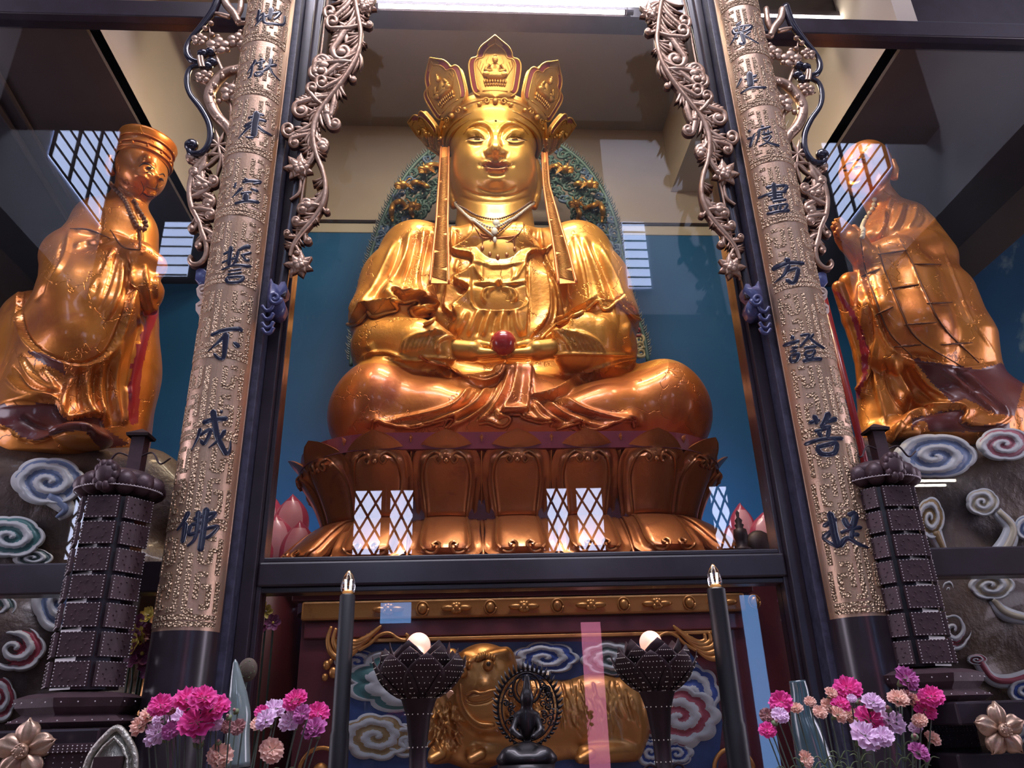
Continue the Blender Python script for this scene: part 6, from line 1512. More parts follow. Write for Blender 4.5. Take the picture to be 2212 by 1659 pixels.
def lamp(cx, cy, Y, w, tilt, which):
    """pierced lotus bowl on a trumpet stem; cx, cy = pixel of the bowl's lower centre"""
    P = U(cx, cy, Y); S_ = np.linalg.norm(P-CAM)/FPX*w; R_ = S_/2; z0 = P[2]
    t = thing('lotus_lamp', 'dark pierced metal lotus lamp with a glowing round bulb %s' % which, 'lamp', (P[0], Y, TZ), 'lotus lamps before the case')
    h = z0-TZ
    MB().lathe([(0, 0), (.07, 0), (.065, .02), (.03, .04), (.022, .12), (.024, h-.22), (.030, h-.20), (.020, h-.19), (.021, h-.12), (.030, h-.05), (.042, h-.015), (.05, h+.0), (.0, h+.004)], (P[0], Y, TZ), 28).build('stem', M['bronze'], t)
    d = MB()
    for zz, rr, n in ((h-.045, .034, 16), (h-.118, .0225, 12), (h-.165, .022, 12)):
        for k in range(n): a = 2*pi*k/n; d.ball((P[0]+rr*cos(a), Y+rr*sin(a), TZ+zz), .0016, 5, 4)
    d.build('stud_rings', M['studs'], t)
    for s in (-1, 1):
        g = MB(); c = V(P[0]+s*.034, Y, TZ+h-.185); g.tube([c+V(.014*cos(a), 0, .014*sin(a)) for a in np.linspace(0, 2*pi, 16)], .0035, 6); g.build('ring_handle', M['bronze'], t)
    for tier, (n, L, op, z_) in enumerate(((8, .80, 1.0, .0), (8, .72, .80, .008), (6, .66, .55, .016))):
        for k in range(n):
            a = 2*pi*(k+.5*tier)/n+tilt; ca, sa = cos(a), sin(a); nu, nv = 9, 10; Pq = np.zeros((nv, nu, 3)); Nq = np.zeros((nv, nu, 3))
            for j in range(nv):
                v = j/(nv-1); rad = R_*(.22+(.78*op)*sin(v*pi/2*.98)**.9) ; zz = R_*(.04+1.08*v**1.25*(1.12-.30*op))
                wv = R_*.44*(sin(pi*min(v*.62+.12, 1))**.8)*(1-v**5)+.0005
                for i in range(nu):
                    u_ = -1+2*i/(nu-1); x = wv*u_; rr = rad-.25*x*x/max(R_, .01)*1.2
                    Pq[j, i] = (P[0]+rr*ca-x*sa, Y+rr*sa+x*ca, z0+zz-.02+z_+.10*x*x/R_); Nq[j, i] = (ca, sa, -.4)
            b = MB(); b.slab(Pq, Nq*.9, .0016); b.build('petal', M['bronze'], t)
            if tier < 2 and (sa < .35):
                s = MB()
                for j in range(1, nv-1):
                    for i in range(1, nu-1):
                        if (i+j) % 2 == 0 or True:
                            q = Pq[j, i]+(Pq[j, i+1]-Pq[j, i])*(.5 if j % 2 else 0)*(1 if i < nu-2 else 0); s.ball(q+np.array((ca, sa, -.4))*.0008, .00115, 4, 3)
                s.build('pierced_dots', M['studs'], t)
    gl = MB(); gl.ball((P[0]-.004, Y, z0+R_*.98), R_*.26, 20, 14); gl.build('globe', M['globe'], t)
    MB().ball((P[0]-.004, Y-R_*.22, z0+R_*.80), R_*.10, 10, 8).build('glowing_core', M['globecore'], t)
    l = bpy.data.lights.new('lotus_lamp_light', 'POINT'); lo = bpy.data.objects.new('lotus_lamp_light', l); COL.objects.link(lo); l.energy = .6; l.color = (1, .6, .5); l.shadow_soft_size = .02; lo.location = (P[0], Y-.02, z0+R_*1.1)
lamp(905, 1500, 2.05, 190, .2, 'before the beast\'s face'); lamp(1418, 1484, 2.0, 172, .5, 'before the red cloud')
# small dark deity with a pierced flaming halo
D0 = U(1135, 1600, 2.35); k = np.linalg.norm(D0-CAM)/FPX
dy = thing('small_deity_figure', 'small dark metal seated deity with a pierced flaming halo between the lotus lamps', 'figurine', (D0[0], 2.35, TZ))
u = lambda a, c, y=2.35: U(a, c, y)
M['dkm'] = mat('blackened_bronze', (.018, .014, .016), .42, metal=.5, coat=.2)
MB().lathe([(0, 0), (.075, 0), (.07, .03), (.05, .06), (.045, D0[2]-TZ-.12), (.075, D0[2]-TZ-.10), (.08, D0[2]-TZ-.06), (0, D0[2]-TZ-.05)], (D0[0], 2.35, TZ), 24).build('pedestal', M['dkm'], dy)
B = Solid(D0-V(.14, .10, .12), D0+V(.14, .08, .22), .0032)
B.ell(u(1138,1510), (.020, .021, .026), .006); B.cap(u(1138,1497), u(1138,1462), .014, .007, .008); B.cap(u(1138,1518), u(1138,1535), .010, .012, .01)
B.ell(u(1138,1562), (.026, .020, .045), .012); B.cap(u(1120,1545), u(1156,1545), .011, .011, .01)
for s in (-1, 1): B.chain([u(1138+s*20,1548), u(1138+s*31,1578,2.33), u(1138+s*14,1592,2.31)], [.010, .009, .008], .006); B.cap(u(1138+s*10,1622), u(1138+s*40,1630,2.33), .022, .018, .012)
B.ell(u(1138,1640), (.085, .055, .03), .02)
p, q = B.mesh(); solid_obj('body', p, q, M['dkm'], dy)
g = MB(); cH = (1140, 1530); rx, ry = 70, 88
ell = lambda f: np.array([u(cH[0]+rx*f*cos(a), cH[1]+ry*f*sin(a), 2.37) for a in np.linspace(0, 2*pi, 60)])
g.tube(ell(.92), .0035, 6); g.tube(ell(.80), .0025, 6); g.tube([u(1138+30*cos(a), 1487+34*sin(a), 2.37) for a in np.linspace(0, 2*pi, 40)], .004, 6); g.tube([u(1138+22*cos(a), 1487+26*sin(a), 2.37) for a in np.linspace(0, 2*pi, 40)], .002, 6)
for i in range(44):
    a = 2*pi*i/44; A = np.array((cH[0]+rx*.92*cos(a), cH[1]+ry*.92*sin(a))); d = np.array((cos(a), sin(a)-.5)); g.tube([u(*A, 2.37), u(*(A+d*7), 2.37), u(*(A+d*13+(0, -4)), 2.37)], [.005, .004, .0006], 5)
rng = random.Random(4)
for i in range(70):
    a = rng.uniform(0, 2*pi); f = rng.uniform(.50, .78); x, y = cH[0]+rx*f*cos(a), cH[1]+ry*f*sin(a)
    if (x-1138)**2/30**2+(y-1487)**2/34**2 < 1.1: continue
    sp_ = spiral((x, y), 8, 1.5, 1.2, rng.uniform(0, 6), 12); g.tube([u(*s_, 2.37) for s_ in sp_], .0022, 5)
for i in range(40):
    a = 2*pi*i/40; g.ball(u(cH[0]+rx*.86*cos(a), cH[1]+ry*.86*sin(a), 2.366), .0014, 4, 3)
g.build('flaming_halo', M['dkm'], dy)
# carnations
rngf = random.Random(21)
def carnation(px, py, Y, r_px, colr, root, label, grp, bud=False, face=None):
    P = U(px, py, Y); r = np.linalg.norm(P-CAM)/FPX*r_px; t = thing('carnation' if not bud else 'carnation_bud', label, 'flower', P, grp)
    ax = _n(np.array(face if face is not None else (rngf.uniform(-.5, .5), -.75, rngf.uniform(.25, .9)))); e1 = _n(np.cross(ax, V(0, 0, 1)+V(.01, 0, 0))); e2 = np.cross(ax, e1)
    if not bud:
        b = MB()
        for lay, (n, rr, tl) in enumerate(((9, 1.0, .10), (8, .82, .38), (6, .6, .75), (4, .36, 1.15))):
            for k in range(n):
                a = 2*pi*(k+rngf.uniform(-.2, .2))/n+lay; nu, nv = 9, 5; G = np.zeros((nv, nu, 3)); ph = rngf.uniform(0, 6)
                for j in range(nv):
                    v = j/(nv-1)
                    for i in range(nu):
                        u_ = -1+2*i/(nu-1); ang = a+u_*.52*(.35+.65*v); rad = r*rr*(.08+.92*v)*(1-.10*u_*u_+(.07*sin(9*u_+ph) if j == nv-1 else 0))
                        hgt = rad*tl+r*.12*sin(4*u_+ph)*v*v+r*.10*lay
                        G[j, i] = P+(e1*cos(ang)+e2*sin(ang))*rad*cos(tl*.5)+ax*hgt
                b.grid(G)
        b.build('petals', M['f_'+colr], t)
    back = P-ax*r*.9
    MB().tube([P+ax*r*.05, P-ax*r*.35, back], [r*.38, r*.34, r*.14] if not bud else [r*.5, r*.75, r*.3], 8).build('calyx', M['bud'], t)
    if bud: MB().ball(P+ax*r*.35, (r*.35,)*3, 8, 6).build('petal_tip', M['f_'+colr], t)
    mid = (back+np.array(root))/2+V((back[0]-root[0])*.18, 0, .02); L = spline([back, mid, root], 8); MB().tube(L, .0016, 5).build('stem', M['green'], t)
    if not bud:
        g = MB(); j = int(len(L)*.35)
        for s_ in (-1, 1): g.tube(spline([L[j], L[j]+V(s_*.012, -.004, .016), L[j]+V(s_*.026, -.008, .014)], 4), [.0016]*4+[.0012]*3+[.0008, .0003], 4)
        g.build('leaf', M['bud'], t)
NM = {'magenta': 'bright magenta', 'lilac': 'pale lilac', 'peach': 'peach', 'purple': 'purple pink', 'dusky': 'dusky red'}
def posword(px, py, L):
    """says where a flower sits in its bunch"""
    xs = sorted(q[0] for q in L); ys = sorted(q[1] for q in L); i = xs.index(px)/max(1, len(xs)-1); j = ys.index(py)/max(1, len(ys)-1)
    h = ('far left', 'left of middle', 'middle', 'right of middle', 'far right')[min(4, int(i*5))]; v = ('top', 'half way up', 'low')[min(2, int(j*3))]
    return h, v
def bunch(L, Y, side, root):
    key = []
    for (px, py, c, r_) in L: key.append((c,)+posword(px, py, L))
    for n_, (px, py, c, r_) in enumerate(L):
        bud = c == 'bud'; cc = 'dusky' if bud else c; _, h, v = key[n_]
        base = '%s, %s, %s, in the %s bouquet' % (NM[cc]+' carnation' if not bud else 'green carnation bud', h, v, side)
        same = sorted([(L[m][3], L[m][0], m) for m in range(len(L)) if key[m] == key[n_]]); pos = [m for _, _, m in same].index(n_)
        if len(same) == 2: base += ', '+('smaller one', 'larger one')[pos]
        elif len(same) > 2: base += ', '+('smallest one', 'middle-sized one', 'larger one', 'largest one')[min(pos, 3) if pos < len(same)-1 else 3]
        carnation(px, py, Y+rngf.uniform(-.06, .06), r_*(1 if bud else 1.14), cc, root+V(rngf.uniform(-.02, .02), rngf.uniform(-.02, .02), 0), base, 'carnations of the %s bouquet' % side, bud)
LF = [(347,1524,'magenta',20),(404,1514,'magenta',24),(438,1510,'magenta',24),(463,1530,'magenta',26),(424,1564,'magenta',30),(370,1578,'purple',16),(638,1514,'magenta',22),(687,1541,'magenta',20),(566,1539,'magenta',13),(653,1543,'purple',17),(680,1576,'purple',22),
      (345,1584,'lilac',25),(395,1554,'lilac',24),(439,1533,'lilac',15),(462,1560,'lilac',16),(592,1534,'lilac',20),(575,1556,'lilac',20),(630,1558,'lilac',22),(350,1552,'lilac',16),(303,1568,'peach',17),(323,1547,'peach',17),(367,1533,'dusky',10),(491,1570,'dusky',12),(515,1571,'dusky',14),(475,1633,'peach',21),(560,1565,'peach',15),(586,1622,'peach',21),(508,1535,'bud',9),(430,1604,'bud',14),(472,1602,'bud',8),(493,1548,'bud',9),(430,1596,'lilac',10)]
RF = [(1687,1518,'magenta',20),(1830,1490,'magenta',24),(1816,1524,'magenta',16),(1877,1558,'magenta',26),(1957,1467,'purple',21),(2012,1507,'magenta',20),(1998,1535,'magenta',18),(1657,1546,'dusky',13),(1658,1578,'magenta',15),(1984,1626,'purple',17),(1886,1520,'lilac',19),(1925,1561,'lilac',22),(1867,1592,'lilac',26),(1907,1593,'lilac',18),(1685,1546,'lilac',15),(1978,1573,'lilac',11),
      (1750,1516,'peach',10),(1795,1499,'peach',12),(1771,1539,'peach',12),(1788,1525,'peach',13),(1810,1545,'peach',15),(1835,1546,'peach',15),(1940,1511,'peach',17),(1958,1506,'dusky',13),(1979,1517,'peach',14),(1721,1531,'peach',11),(1987,1557,'peach',12),(2014,1596,'peach',13),(1740,1640,'peach',14),(1855,1516,'bud',8),(1918,1530,'bud',10),(1675,1560,'bud',9),(1976,1590,'bud',9),(1840,1509,'lilac',8)]
vr = {}
for px, side, L in ((487, 'capped statue side', LF), (1850, 'monk side', RF)):
    root = U(px, 1800, 1.75); root[2] = TZ+.10
    bunch(L, 1.75, side, root)
    t = thing('flower_vase', 'glass vase of carnations on the altar table at the %s' % side, 'vase', (root[0], 1.75, TZ), 'vases of carnations'); MB().lathe([(0, 0), (.045, 0), (.05, .01), (.04, .08), (.055, .17), (.06, .19), (.056, .19), (.05, .17), (.035, .08), (.0, .02)], (root[0], 1.75, TZ), 28).build('vase_body', M['clear'], t)
# celadon vases with a curled lip
M['celadon'] = mat('celadon_glaze', (.22, .27, .26), .18, coat=.6, noise=(8, (.17, .22, .23), .4, .7)); M['tealgl'] = mat('teal_glaze', (.06, .10, .12), .2, coat=.6)
for (pts, rr, Y, m_, lab) in (([(512,1659),(513,1590),(518,1545),(514,1500),(509,1440),(508,1424)], [24, 22, 20, 17, 6, 1.0], 2.55, 'celadon', 'grey green glazed leaf-tipped vase behind the capped statue side bouquet'),
                              ([(1770,1700),(1758,1640),(1742,1580),(1732,1545),(1728,1500),(1722,1470)], [34, 32, 26, 20, 17, 15], 2.55, 'tealgl', 'dark teal glazed tall vase behind the monk side bouquet')):
    C = np.array([U(a, c, Y) for a, c in spline(pts, 6)]); n = len(C); s_ = np.linalg.norm(C[0]-CAM)/FPX; r_ = np.interp(np.linspace(0, 1, n), np.linspace(0, 1, len(rr)), rr)*s_
    t = thing('glazed_vase', lab, 'vase', (C[0][0], Y, TZ)); b = MB(); b.tube(C, r_, 20); zb_ = C[0][2]; b.lathe([(0, 0), (.04, 0), (r_[0], max(zb_-TZ, .01))], (C[0][0], Y, TZ), 24); b.build('vase_body', M[m_], t)
# dried lotus pod
P = U(535, 1447, 2.6); r = np.linalg.norm(P-CAM)/FPX*22; M['pod'] = mat('dried_pod', (.10, .07, .05), .7)
t = thing('lotus_pod', 'brown dried lotus seed pod on a stalk behind the grey green vase', 'seed pod', P)
b = MB(); b.ball(P, (r*.85, r*.5, r), 16, 10); b.build('pod_head', M['pod'], t); h = MB()
for i in range(14): a = i*2.4; rr = r*.75*sqrt((i+.5)/14); h.tube([P+V(rr*cos(a)*.85, -r*.45*sqrt(max(.05, 1-(rr/r)**2)), rr*sin(a))+V(.003*cos(w_), 0, .003*sin(w_)) for w_ in np.linspace(0, 2*pi, 8)], .0012, 4)
h.build('seed_holes', M['bud'], t); MB().tube([P-V(0, 0, r), (P[0]-.03, 2.6, TZ)], .003, 5).build('stalk', M['green'], t)
# ---------------------------------------------------------------- beaded pagoda lamps before the side bays
M['purp'] = mat('purple_brown_metal', (.060, .034, .040), .45, metal=.25, noise=(14, (.085, .045, .055), .4, .7), bump=(40, .002))
M['pdot'] = mat('bead_dots', (.62, .56, .58), .4, emit=((.9, .85, 1.0), .0))
def tower(cx, side, lab):
    Y = 3.2; c = V(cx, Y, 0); s = side
    t = thing('pagoda_lamp', lab, 'lamp', (cx, Y, 0), 'beaded pagoda lamps')
    b = MB(); b.lathe([(.20, 1.56), (.235, 1.58), (.19, 1.605), (.215, 1.63), (.225, 1.66), (.18, 1.675), (.150, 1.68)], (cx, Y, 0), 6, a0=pi/6, a1=2*pi+pi/6); b.build('foot', M['purp'], t, smooth=False)
    z0, z1, R = 1.69, 2.42, .150; nrow = 7; hgt = (z1-z0)/nrow
    core = MB().lathe([(R*.78, z0), (R*.78, z1)], (cx, Y, 0), 6, a0=pi/6, a1=2*pi+pi/6); core.build('core', M['lacq'], t, smooth=False)
    for f in range(6):
        a = -pi/2+f*pi/3; n_ = V(cos(a), sin(a), 0); tx = V(-sin(a), cos(a), 0)
        if n_[1] > .3: continue
        for r_ in range(nrow):
            zc = z0+hgt*(r_+.5); w = R*.42; C = c+n_*R*.87+V(0, 0, zc); P = MB()
            P.obox(C, tx*w, n_*.006, V(0, 0, hgt*.42)); 
            P.ball(C+n_*.006, (w*.5, w*.5, hgt*.2), 8, 6) if False else None
            for q in np.linspace(0, 2*pi, 9)[:-1]: P.ball(C+n_*.008+tx*w*.55*cos(q)+V(0, 0, hgt*.22*sin(q)), .0035, 5, 4)
            P.build('panel', M['purp'], t, smooth=False)
            d = MB(); nx = 8
            for sgn in (-1, 1):
                for i in range(nx+1): d.ball(C+n_*.008+tx*w*(-1+2*i/nx)*.94+V(0, 0, sgn*hgt*.40), .0026, 4, 3)
                for i in range(1, 7): d.ball(C+n_*.008+tx*w*sgn*.94+V(0, 0, hgt*.40*(-1+2*i/7)), .0026, 4, 3)
            d.build('bead_border', M['pdot'], t)
    d = MB()
    for i in range(26): a = 2*pi*i/26; d.ball(c+V(.222*cos(a), .222*sin(a), 1.645), .003, 4, 3); d.ball(c+V(.225*cos(a), .225*sin(a), 1.585), .003, 4, 3)
    d.build('bead_border', M['pdot'], t)
    # lotus canopy: two tiers of scalloped petals round a flower boss
    for k in range(12):
        a = 2*pi*k/12; n_ = V(cos(a), sin(a), 0); tx = V(-sin(a), cos(a), 0); g = MB(); g.ball(c+n_*.118+V(0, 0, 2.475), (.062, .045, .050), 10, 7, rot=np.stack([n_, tx, V(0, 0, 1)], 1))
        g.build('canopy_petal', M['purp'], t)
    g = MB(); g.ball(c+V(0, 0, 2.50), (.15, .15, .055), 16, 8); g.ball(c+V(0, -.14, 2.495), (.052, .045, .062), 12, 8)
    g.build('canopy', M['purp'], t)
    for k in range(10):
        pt = MB(); a = 2*pi*k/10; pt.ball(c+V(.035*cos(a), -.165+.01*abs(cos(a)), 2.49+.045*sin(a)), (.018, .02, .022), 7, 5); pt.build('boss_petal', M['purp'], t)
    d = MB()
    for k in range(40):
        a = pi+pi*k/39; d.tube([c+V(.171*cos(a), .171*sin(a), 2.45), c+V(.171*cos(a+.085), .171*sin(a+.085), 2.45)], .0022, 4); d.ball(c+V(.172*cos(a), .172*sin(a), 2.452), .003, 4, 3)
    d.build('bead_border', M['pdot'], t)
    # little roofed lantern post and its wire hooks above
    x = cx+.045; 
    MB().box((x-.028, Y-.028, 2.52), (x+.028, Y+.028, 2.70)).build('finial_post', M['purp'], t, smooth=False)
    g = MB(); g.lathe([(.062, 2.70), (.066, 2.712), (.0, 2.745)], (x, Y, 0), 4, a0=pi/4, a1=2*pi+pi/4); g.build('finial_roof', M['bronze'], t, smooth=False)
    g = MB()
    for q in (-1, 1): g.tube(spline([V(x, Y-.02, 2.60), V(x+q*.07, Y-.03, 2.625), V(x+q*.11, Y-.03, 2.575), V(x+q*.15, Y-.03, 2.60)], 6), .004, 6)
    g.build('wire_hooks', M['bronze'], t)
for px, lab in ((248, 'tall dark beaded pagoda lamp standing between the column and the rock with blue cloud'), (1915, 'tall dark beaded pagoda lamp half hidden behind the gilt board below the praying monk')):
    x32 = U(px, 1130, 3.2)[0]; tower(x32, 0, lab)
    t_ = [o for o in bpy.data.objects if o.name.startswith('pagoda_lamp')][-1] if px < 1000 else bpy.data.objects['pagoda_lamp.001']
    k_ = 3.93/3.2; t_.scale = (k_, k_, k_); t_.location = (x32*k_, 3.93, CAM[2]*(1-k_)); t_.location.z = CAM[2]+(0-CAM[2])*k_
# ---------------------------------------------------------------- smaller things behind and below
M['pinkp'] = mat('pink_lotus_paint', (.60, .22, .27), .35, coat=.4, noise=(3, (.68, .36, .40), .35, .7)); M['pinkrim'] = mat('pink_lotus_rim', (.42, .05, .10), .35, coat=.4)
def pink(cx, cy, w, h, Y, t, tilt=0):
    P0 = U(cx, cy, Y); k = np.linalg.norm(P0-CAM)/FPX; w *= k; h *= k/.93; nu, nv = 15, 14; G = np.zeros((nv, nu, 3)); mi = []
    for j in range(nv):
        v = j/(nv-1); wv = w*(sin(pi*(.20+.72*v)))**.55*(1-v**6)+.001
        for i in range(nu):
            u_ = -1+2*i/(nu-1); G[j, i] = P0+V(u_*wv+tilt*v*w, -.22*(1-u_*u_)*sin(pi*v*.8+.3)*w*2-.02, v*h)
    b = MB(); b.slab(G, V(0, -1, 0), .04); F = b.f; b.m = []
    for f in F:
        ok = all(i < nu*nv for i in f); js = [i//nu for i in f]; is_ = [i % nu for i in f]
        b.m.append(0 if ok and min(is_) > 1 and max(is_) < nu-2 and max(js) < nv-2 else 1)
    return b.build('petal', [M['pinkp'], M['pinkrim']], t)
for s, lab, L in ((-1, 'pink painted lotus of fat petals behind the throne by the capped statue column', ((560,1180,70,112),(625,1175,58,95),(590,1215,64,90),(545,1245,60,110),(640,1245,60,105))), (1, 'pink painted lotus of fat petals behind the throne by the praying monk column', ((1612,1195,46,95),(1660,1200,54,80),(1700,1215,40,50),(1585,1215,40,70)))):
    t = thing('pink_lotus', lab, 'lotus', U(L[0][0], 1240, 6.9)); t.location.z = 0
    for i, (x, y, w_, h_) in enumerate(L): pink(x, y, w_*.62, h_, 6.95-.06*i, t)
    P = U(L[0][0]+(20 if s < 0 else 30), 1240, 7.0); MB().lathe([(.34, 0), (.34, P[2]-.05), (.2, P[2]+.1), (0, P[2]+.1)], (P[0], 7.05, 0), 24).build('stand', M['ped'], t)
# large gilt flowers fixed on the low rails
def big_flower(cx, cy, Y, r_px, lab):
    P = U(cx, cy, Y); r = np.linalg.norm(P-CAM)/FPX*r_px; t = thing('gilt_flower', lab, 'ornament', P, 'large gilt flowers on the low rails')
    for k in range(5):
        a = pi/2+2*pi*k/5; b = MB(); nu, nv = 11, 10; G = np.zeros((nv, nu, 3)); e = V(cos(a), 0, sin(a)); tx = V(-sin(a), 0, cos(a))
        for j in range(nv):
            v = j/(nv-1); wv = r*.40*(sin(pi*min(1, .12+.62*v)))**.8*(1-v**7)+.001
            for i in range(nu): u_ = -1+2*i/(nu-1); rad = r*(.12+.88*v)*(1-.08*cos(2*pi*u_)*(v > .9)); G[j, i] = P+e*rad+tx*u_*wv+V(0, -.03+.02*u_*u_-.008*cos(6*u_*2)*v*0+.012*(v-.5)**2*4-.004*sin(8*u_), 0)
        b.slab(G, V(0, -1, 0), .008); b.build('petal', M['carve'], t)
    b = MB(); b.ball(P+V(0, -.035, 0), (r*.26, .022, r*.26), 14, 8)
    for i in range(20): a = i*2.4; rr = r*.21*sqrt((i+.5)/20); b.ball(P+V(rr*cos(a), -.05, rr*sin(a)), .006, 5, 4)
    b.build('flower_centre', M['carve'], t)
big_flower(54, 1622, 3.55, 49, 'large pale gilt five-petal flower below the low rail by the capped statue bay'); big_flower(2160, 1577, 3.55, 43, 'large pale gilt five-petal flower on the low rail below the praying monk')
# cream lotus finials on the low rail
for cx, cy, lab in ((330, 1530, 'cream carved lotus bud finial on the low rail beside the column by the capped statue'), (1928, 1520, 'cream carved lotus bud finial on the low rail beside the column by the praying monk')):
    P = U(cx, cy, 4.12); k = np.linalg.norm(P-CAM)/FPX; t = thing('lotus_finial', lab, 'ornament', (P[0], 4.12, 1.59)); z0 = 1.59
    MB().lathe([(0, 0), (.05, 0), (.05, .012), (.036, .02), (.040, .04), (.03, .05), (.05, .06)], (P[0], 4.12, z0), 20).build('base', M['cream_carve'], t)
    for k_ in range(7): a = 2*pi*k_/7-pi/2; g = MB(); g.ball(V(P[0]+.03*cos(a), 4.12+.03*sin(a), z0+.095), (.024, .014, .045), 8, 6, rot=np.array([[-sin(a), cos(a), 0], [cos(a), sin(a), 0], [0, 0, 1]]).T); g.build('petal', M['cream_carve'], t)
# artificial blossoms in the lower side openings
M['by'] = mat('yellow_blossom', (.75, .62, .12), .5); M['bp'] = mat('plum_purple_blossom', (.26, .06, .16), .5); M['bw'] = mat('cream_blossom', (.55, .45, .36), .5); M['br'] = mat('red_blossom', (.45, .06, .07), .5); M['leafd'] = mat('dark_leaf', (.03, .06, .04), .5)
rngb = random.Random(8)
def blossom(px, py, Y, r_px, m_, lab, grp):
    P = U(px, py, Y); r = np.linalg.norm(P-CAM)/FPX*r_px; t = thing('silk_blossom', lab, 'flower', P, grp); ax = _n((rngb.uniform(-.5, .5), -1, rngb.uniform(-.4, .4))); e1 = _n(np.cross(ax, V(0, 0, 1))); e2 = np.cross(ax, e1); b = MB()
    for k in range(6):
        a = 2*pi*k/6+rngb.uniform(-.2, .2); G = np.zeros((6, 7, 3))
        for j in range(6):
            v = j/5; wv = r*.42*sin(pi*min(1, .15+.7*v))
            for i in range(7): u_ = -1+i/3; G[j, i] = P+(e1*cos(a)+e2*sin(a))*r*v+(-e1*sin(a)+e2*cos(a))*u_*wv+ax*r*(.35*v*v+.15*u_*u_)
        b.grid(G)
    b.build('petals', M[m_], t); MB().ball(P+ax*r*.1, r*.16, 6, 5).build('flower_centre', M['by' if m_ != 'by' else 'bw'], t)
    MB().tube([P-ax*r*.1, P-ax*r*.5+V(0, 0, -r*2), V(P[0], Y+.03, .0)], .006, 5).build('stem', M['leafd'], t)
cn = {'by': 'yellow', 'bp': 'dark purple', 'bw': 'cream', 'br': 'red'}
for side, L in (('capped statue', ((321,1330,16,'by'),(290,1352,24,'bp'),(305,1372,18,'by'),(288,1392,20,'by'),(330,1365,18,'bp'),(308,1412,24,'bp'),(285,1425,18,'bp'),(335,1395,18,'bp'),(325,1440,22,'bp'),(345,1420,14,'bp'))), ):
    for i, (x, y, r_, m_) in enumerate(L): blossom(x, y, 4.42, r_, m_, '%s silk blossom between the pagoda lamp and the column, %s' % (cn[m_], ('topmost', 'upper', 'upper middle', 'middle', 'middle by the column', 'lower middle', 'lower at the lamp', 'by the column', 'lowest', 'lower by the column')[i]), 'silk blossoms by the capped statue column')
for i, (x, y, r_, m_) in enumerate(((560,1315,18,'by'),(575,1320,14,'by'),(540,1290,20,'bw'),(540,1340,16,'bp'),(553,1362,18,'bp'),(590,1345,16,'bp'))): blossom(x, y, 4.5, r_, m_, '%s silk blossom beside the pedestal on the capped statue side, %s' % (cn[m_], ('brightest', 'small', 'topmost', 'nearest the column', 'lowest', 'nearest the pedestal')[i]), 'silk blossoms beside the pedestal')
for i, (x, y, r_, m_) in enumerate(((1716,1290,18,'br'),(1695,1275,14,'by'),(1718,1320,16,'bw'),(1700,1345,18,'bw'),(1728,1365,16,'bw'),(1690,1300,14,'bp'))): blossom(x, y, 4.5, r_, m_, '%s silk blossom inside the low glass on the monk side, %s' % (cn[m_], ('topmost red', 'small yellow', 'upper', 'middle', 'lowest', 'darkest')[i]), 'silk blossoms by the praying monk column')
# gilt post behind the blossoms
t = MB().lathe([(.05, 0), (.05, 1.2), (.035, 1.3), (.06, 1.7), (.045, 1.8), (.07, 2.05), (.05, 2.16), (.0, 2.18)], (U(338, 1400, 4.55)[0], 4.55, 0), 20).build('gilt_post', M['pedgold']); tag(t, 'small turned gilt post behind the silk blossoms beside the column', 'post')
# little pagodas and the silver niche in the lowest row
M['silver'] = mat('silver_repousse', (.45, .43, .38), .3, metal=.85, bump=(45, .01))
def minipag(cx, cy, Y, lab):
    P = U(cx, cy, Y); t = thing('small_pagoda', lab, 'pagoda', (P[0], Y, 1.1)); zt = P[2]
    MB().box((P[0]-.12, Y-.06, 1.1), (P[0]+.12, Y+.06, zt-.03)).build('body', M['purp'], t, smooth=False); MB().box((P[0]-.14, Y-.08, zt-.03), (P[0]+.14, Y+.08, zt)).build('top', M['purp'], t, smooth=False)
    d = MB()
    for i in range(15):
        for r_ in range(3): d.ball((P[0]-.13+.26*i/14, Y-.083, zt-.008-.011*r_), .0032, 4, 3)
    for i in range(7):
        for r_ in range(9): d.ball((P[0]-.11+.22*i/6, Y-.063, zt-.05-.02*r_), .0032, 4, 3)
    d.build('bead_dots', M['pdot'], t)
minipag(158, 1606, 3.62, 'small dark beaded pagoda in the lowest opening beside the silver niche'); minipag(2045, 1565, 4.3, 'small dark beaded pagoda in the lowest opening by the large gilt flower below the monk')
P = U(238, 1664, 3.45); k = np.linalg.norm(P-CAM)/FPX; k *= .84; t = thing('silver_niche', 'small pointed silver niche in the lowest opening below the capped statue', 'shrine', (P[0], 3.45, 1.05))
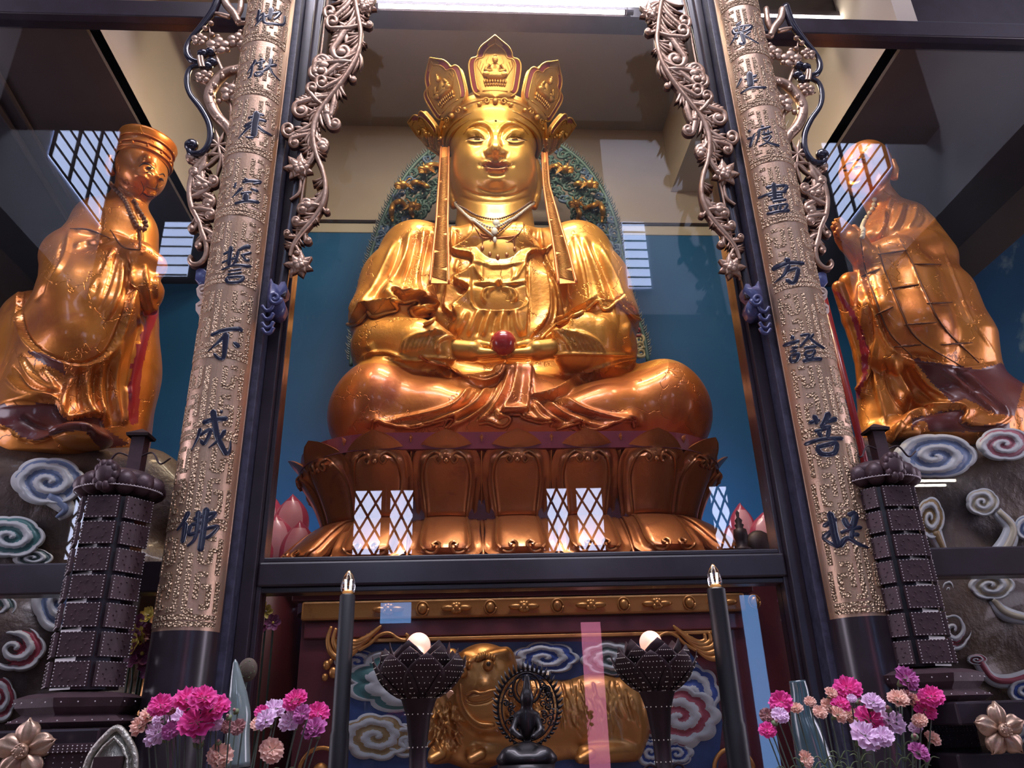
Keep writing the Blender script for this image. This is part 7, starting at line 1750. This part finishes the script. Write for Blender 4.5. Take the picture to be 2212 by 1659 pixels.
arch = [(-50, 40), (-50, 0), (-44, -30), (-26, -58), (0, -80), (26, -58), (44, -30), (50, 0), (50, 40)]; O = [P+V(a*k, 0, -c*k) for a, c in arch]
MB().prism(O, (0, .02, 0)).build('back_plate', M['silver'], t); MB().tube(spline(O, 5), .014, 8).build('arch_rim', M['silver'], t)
MB().tube([P+V((a*.72)*k, -.01, -(c*.78)*k) for a, c in arch], .007, 6).build('inner_rim', M['silver'], t)
g = MB(); g.box(P+V(-.05, -.05, .0), P+V(.05, 0, .05)); g.build('small_box', M['bronze'], t, smooth=False)
MB().box(P+V(-.12, -.05, -.5), P+V(.12, .02, -.08)).build('foot', M['silver'], t, smooth=False)
# dark lamp tower and mound low in the centre pane
P = U(1605, 1192, 4.75); t = thing('incense_tower', 'small black tiered tower ornament at the foot of the throne by the praying monk column', 'ornament', (P[0], 4.75, P[2]))
MB().lathe([(.0, 0), (.055, 0), (.055, .02), (.035, .03), (.038, .07), (.045, .10), (.040, .14), (.022, .15), (.03, .17), (.018, .18), (.024, .20), (.008, .22), (.012, .25), (0, .27)], (P[0], 4.75, P[2]), 20).build('tower', M['bronze'], t)
MB().box((P[0]-.12, 4.70, 0), (P[0]+.3, 4.95, P[2])).build('stand', M['ped'], t, smooth=False)
o = MB().ball((P[0]+.14, 4.82, P[2]+.03), (.10, .07, .12), 16, 10).build('dark_stone', M['bronze']); tag(o, 'dark rounded stone beside the small tiered tower at the foot of the throne', 'stone')
# hanging lantern behind the crown
P = U(1064, 60, 6.9); t = thing('hanging_lantern', 'dark hanging lantern with crystal drops behind the crown', 'lamp', (P[0], 6.9, CE)); k = .9
MB().tube([(P[0], 6.9, CE), (P[0], 6.9, P[2]+.05)], .012, 6).build('chain', M['bronze'], t)
MB().lathe([(.02, .10), (.10, .06), (.16, -.02), (.12, -.06), (.06, -.10), (.10, -.16), (.05, -.22), (.0, -.26)], tuple(P), 20).build('body', M['bronze'], t)
for i in range(8): a = 2*pi*i/8; MB().ball(P+V(.14*cos(a), .14*sin(a), -.08), (.016, .016, .03), 6, 5).build('crystal_drop', M['clear'], t)
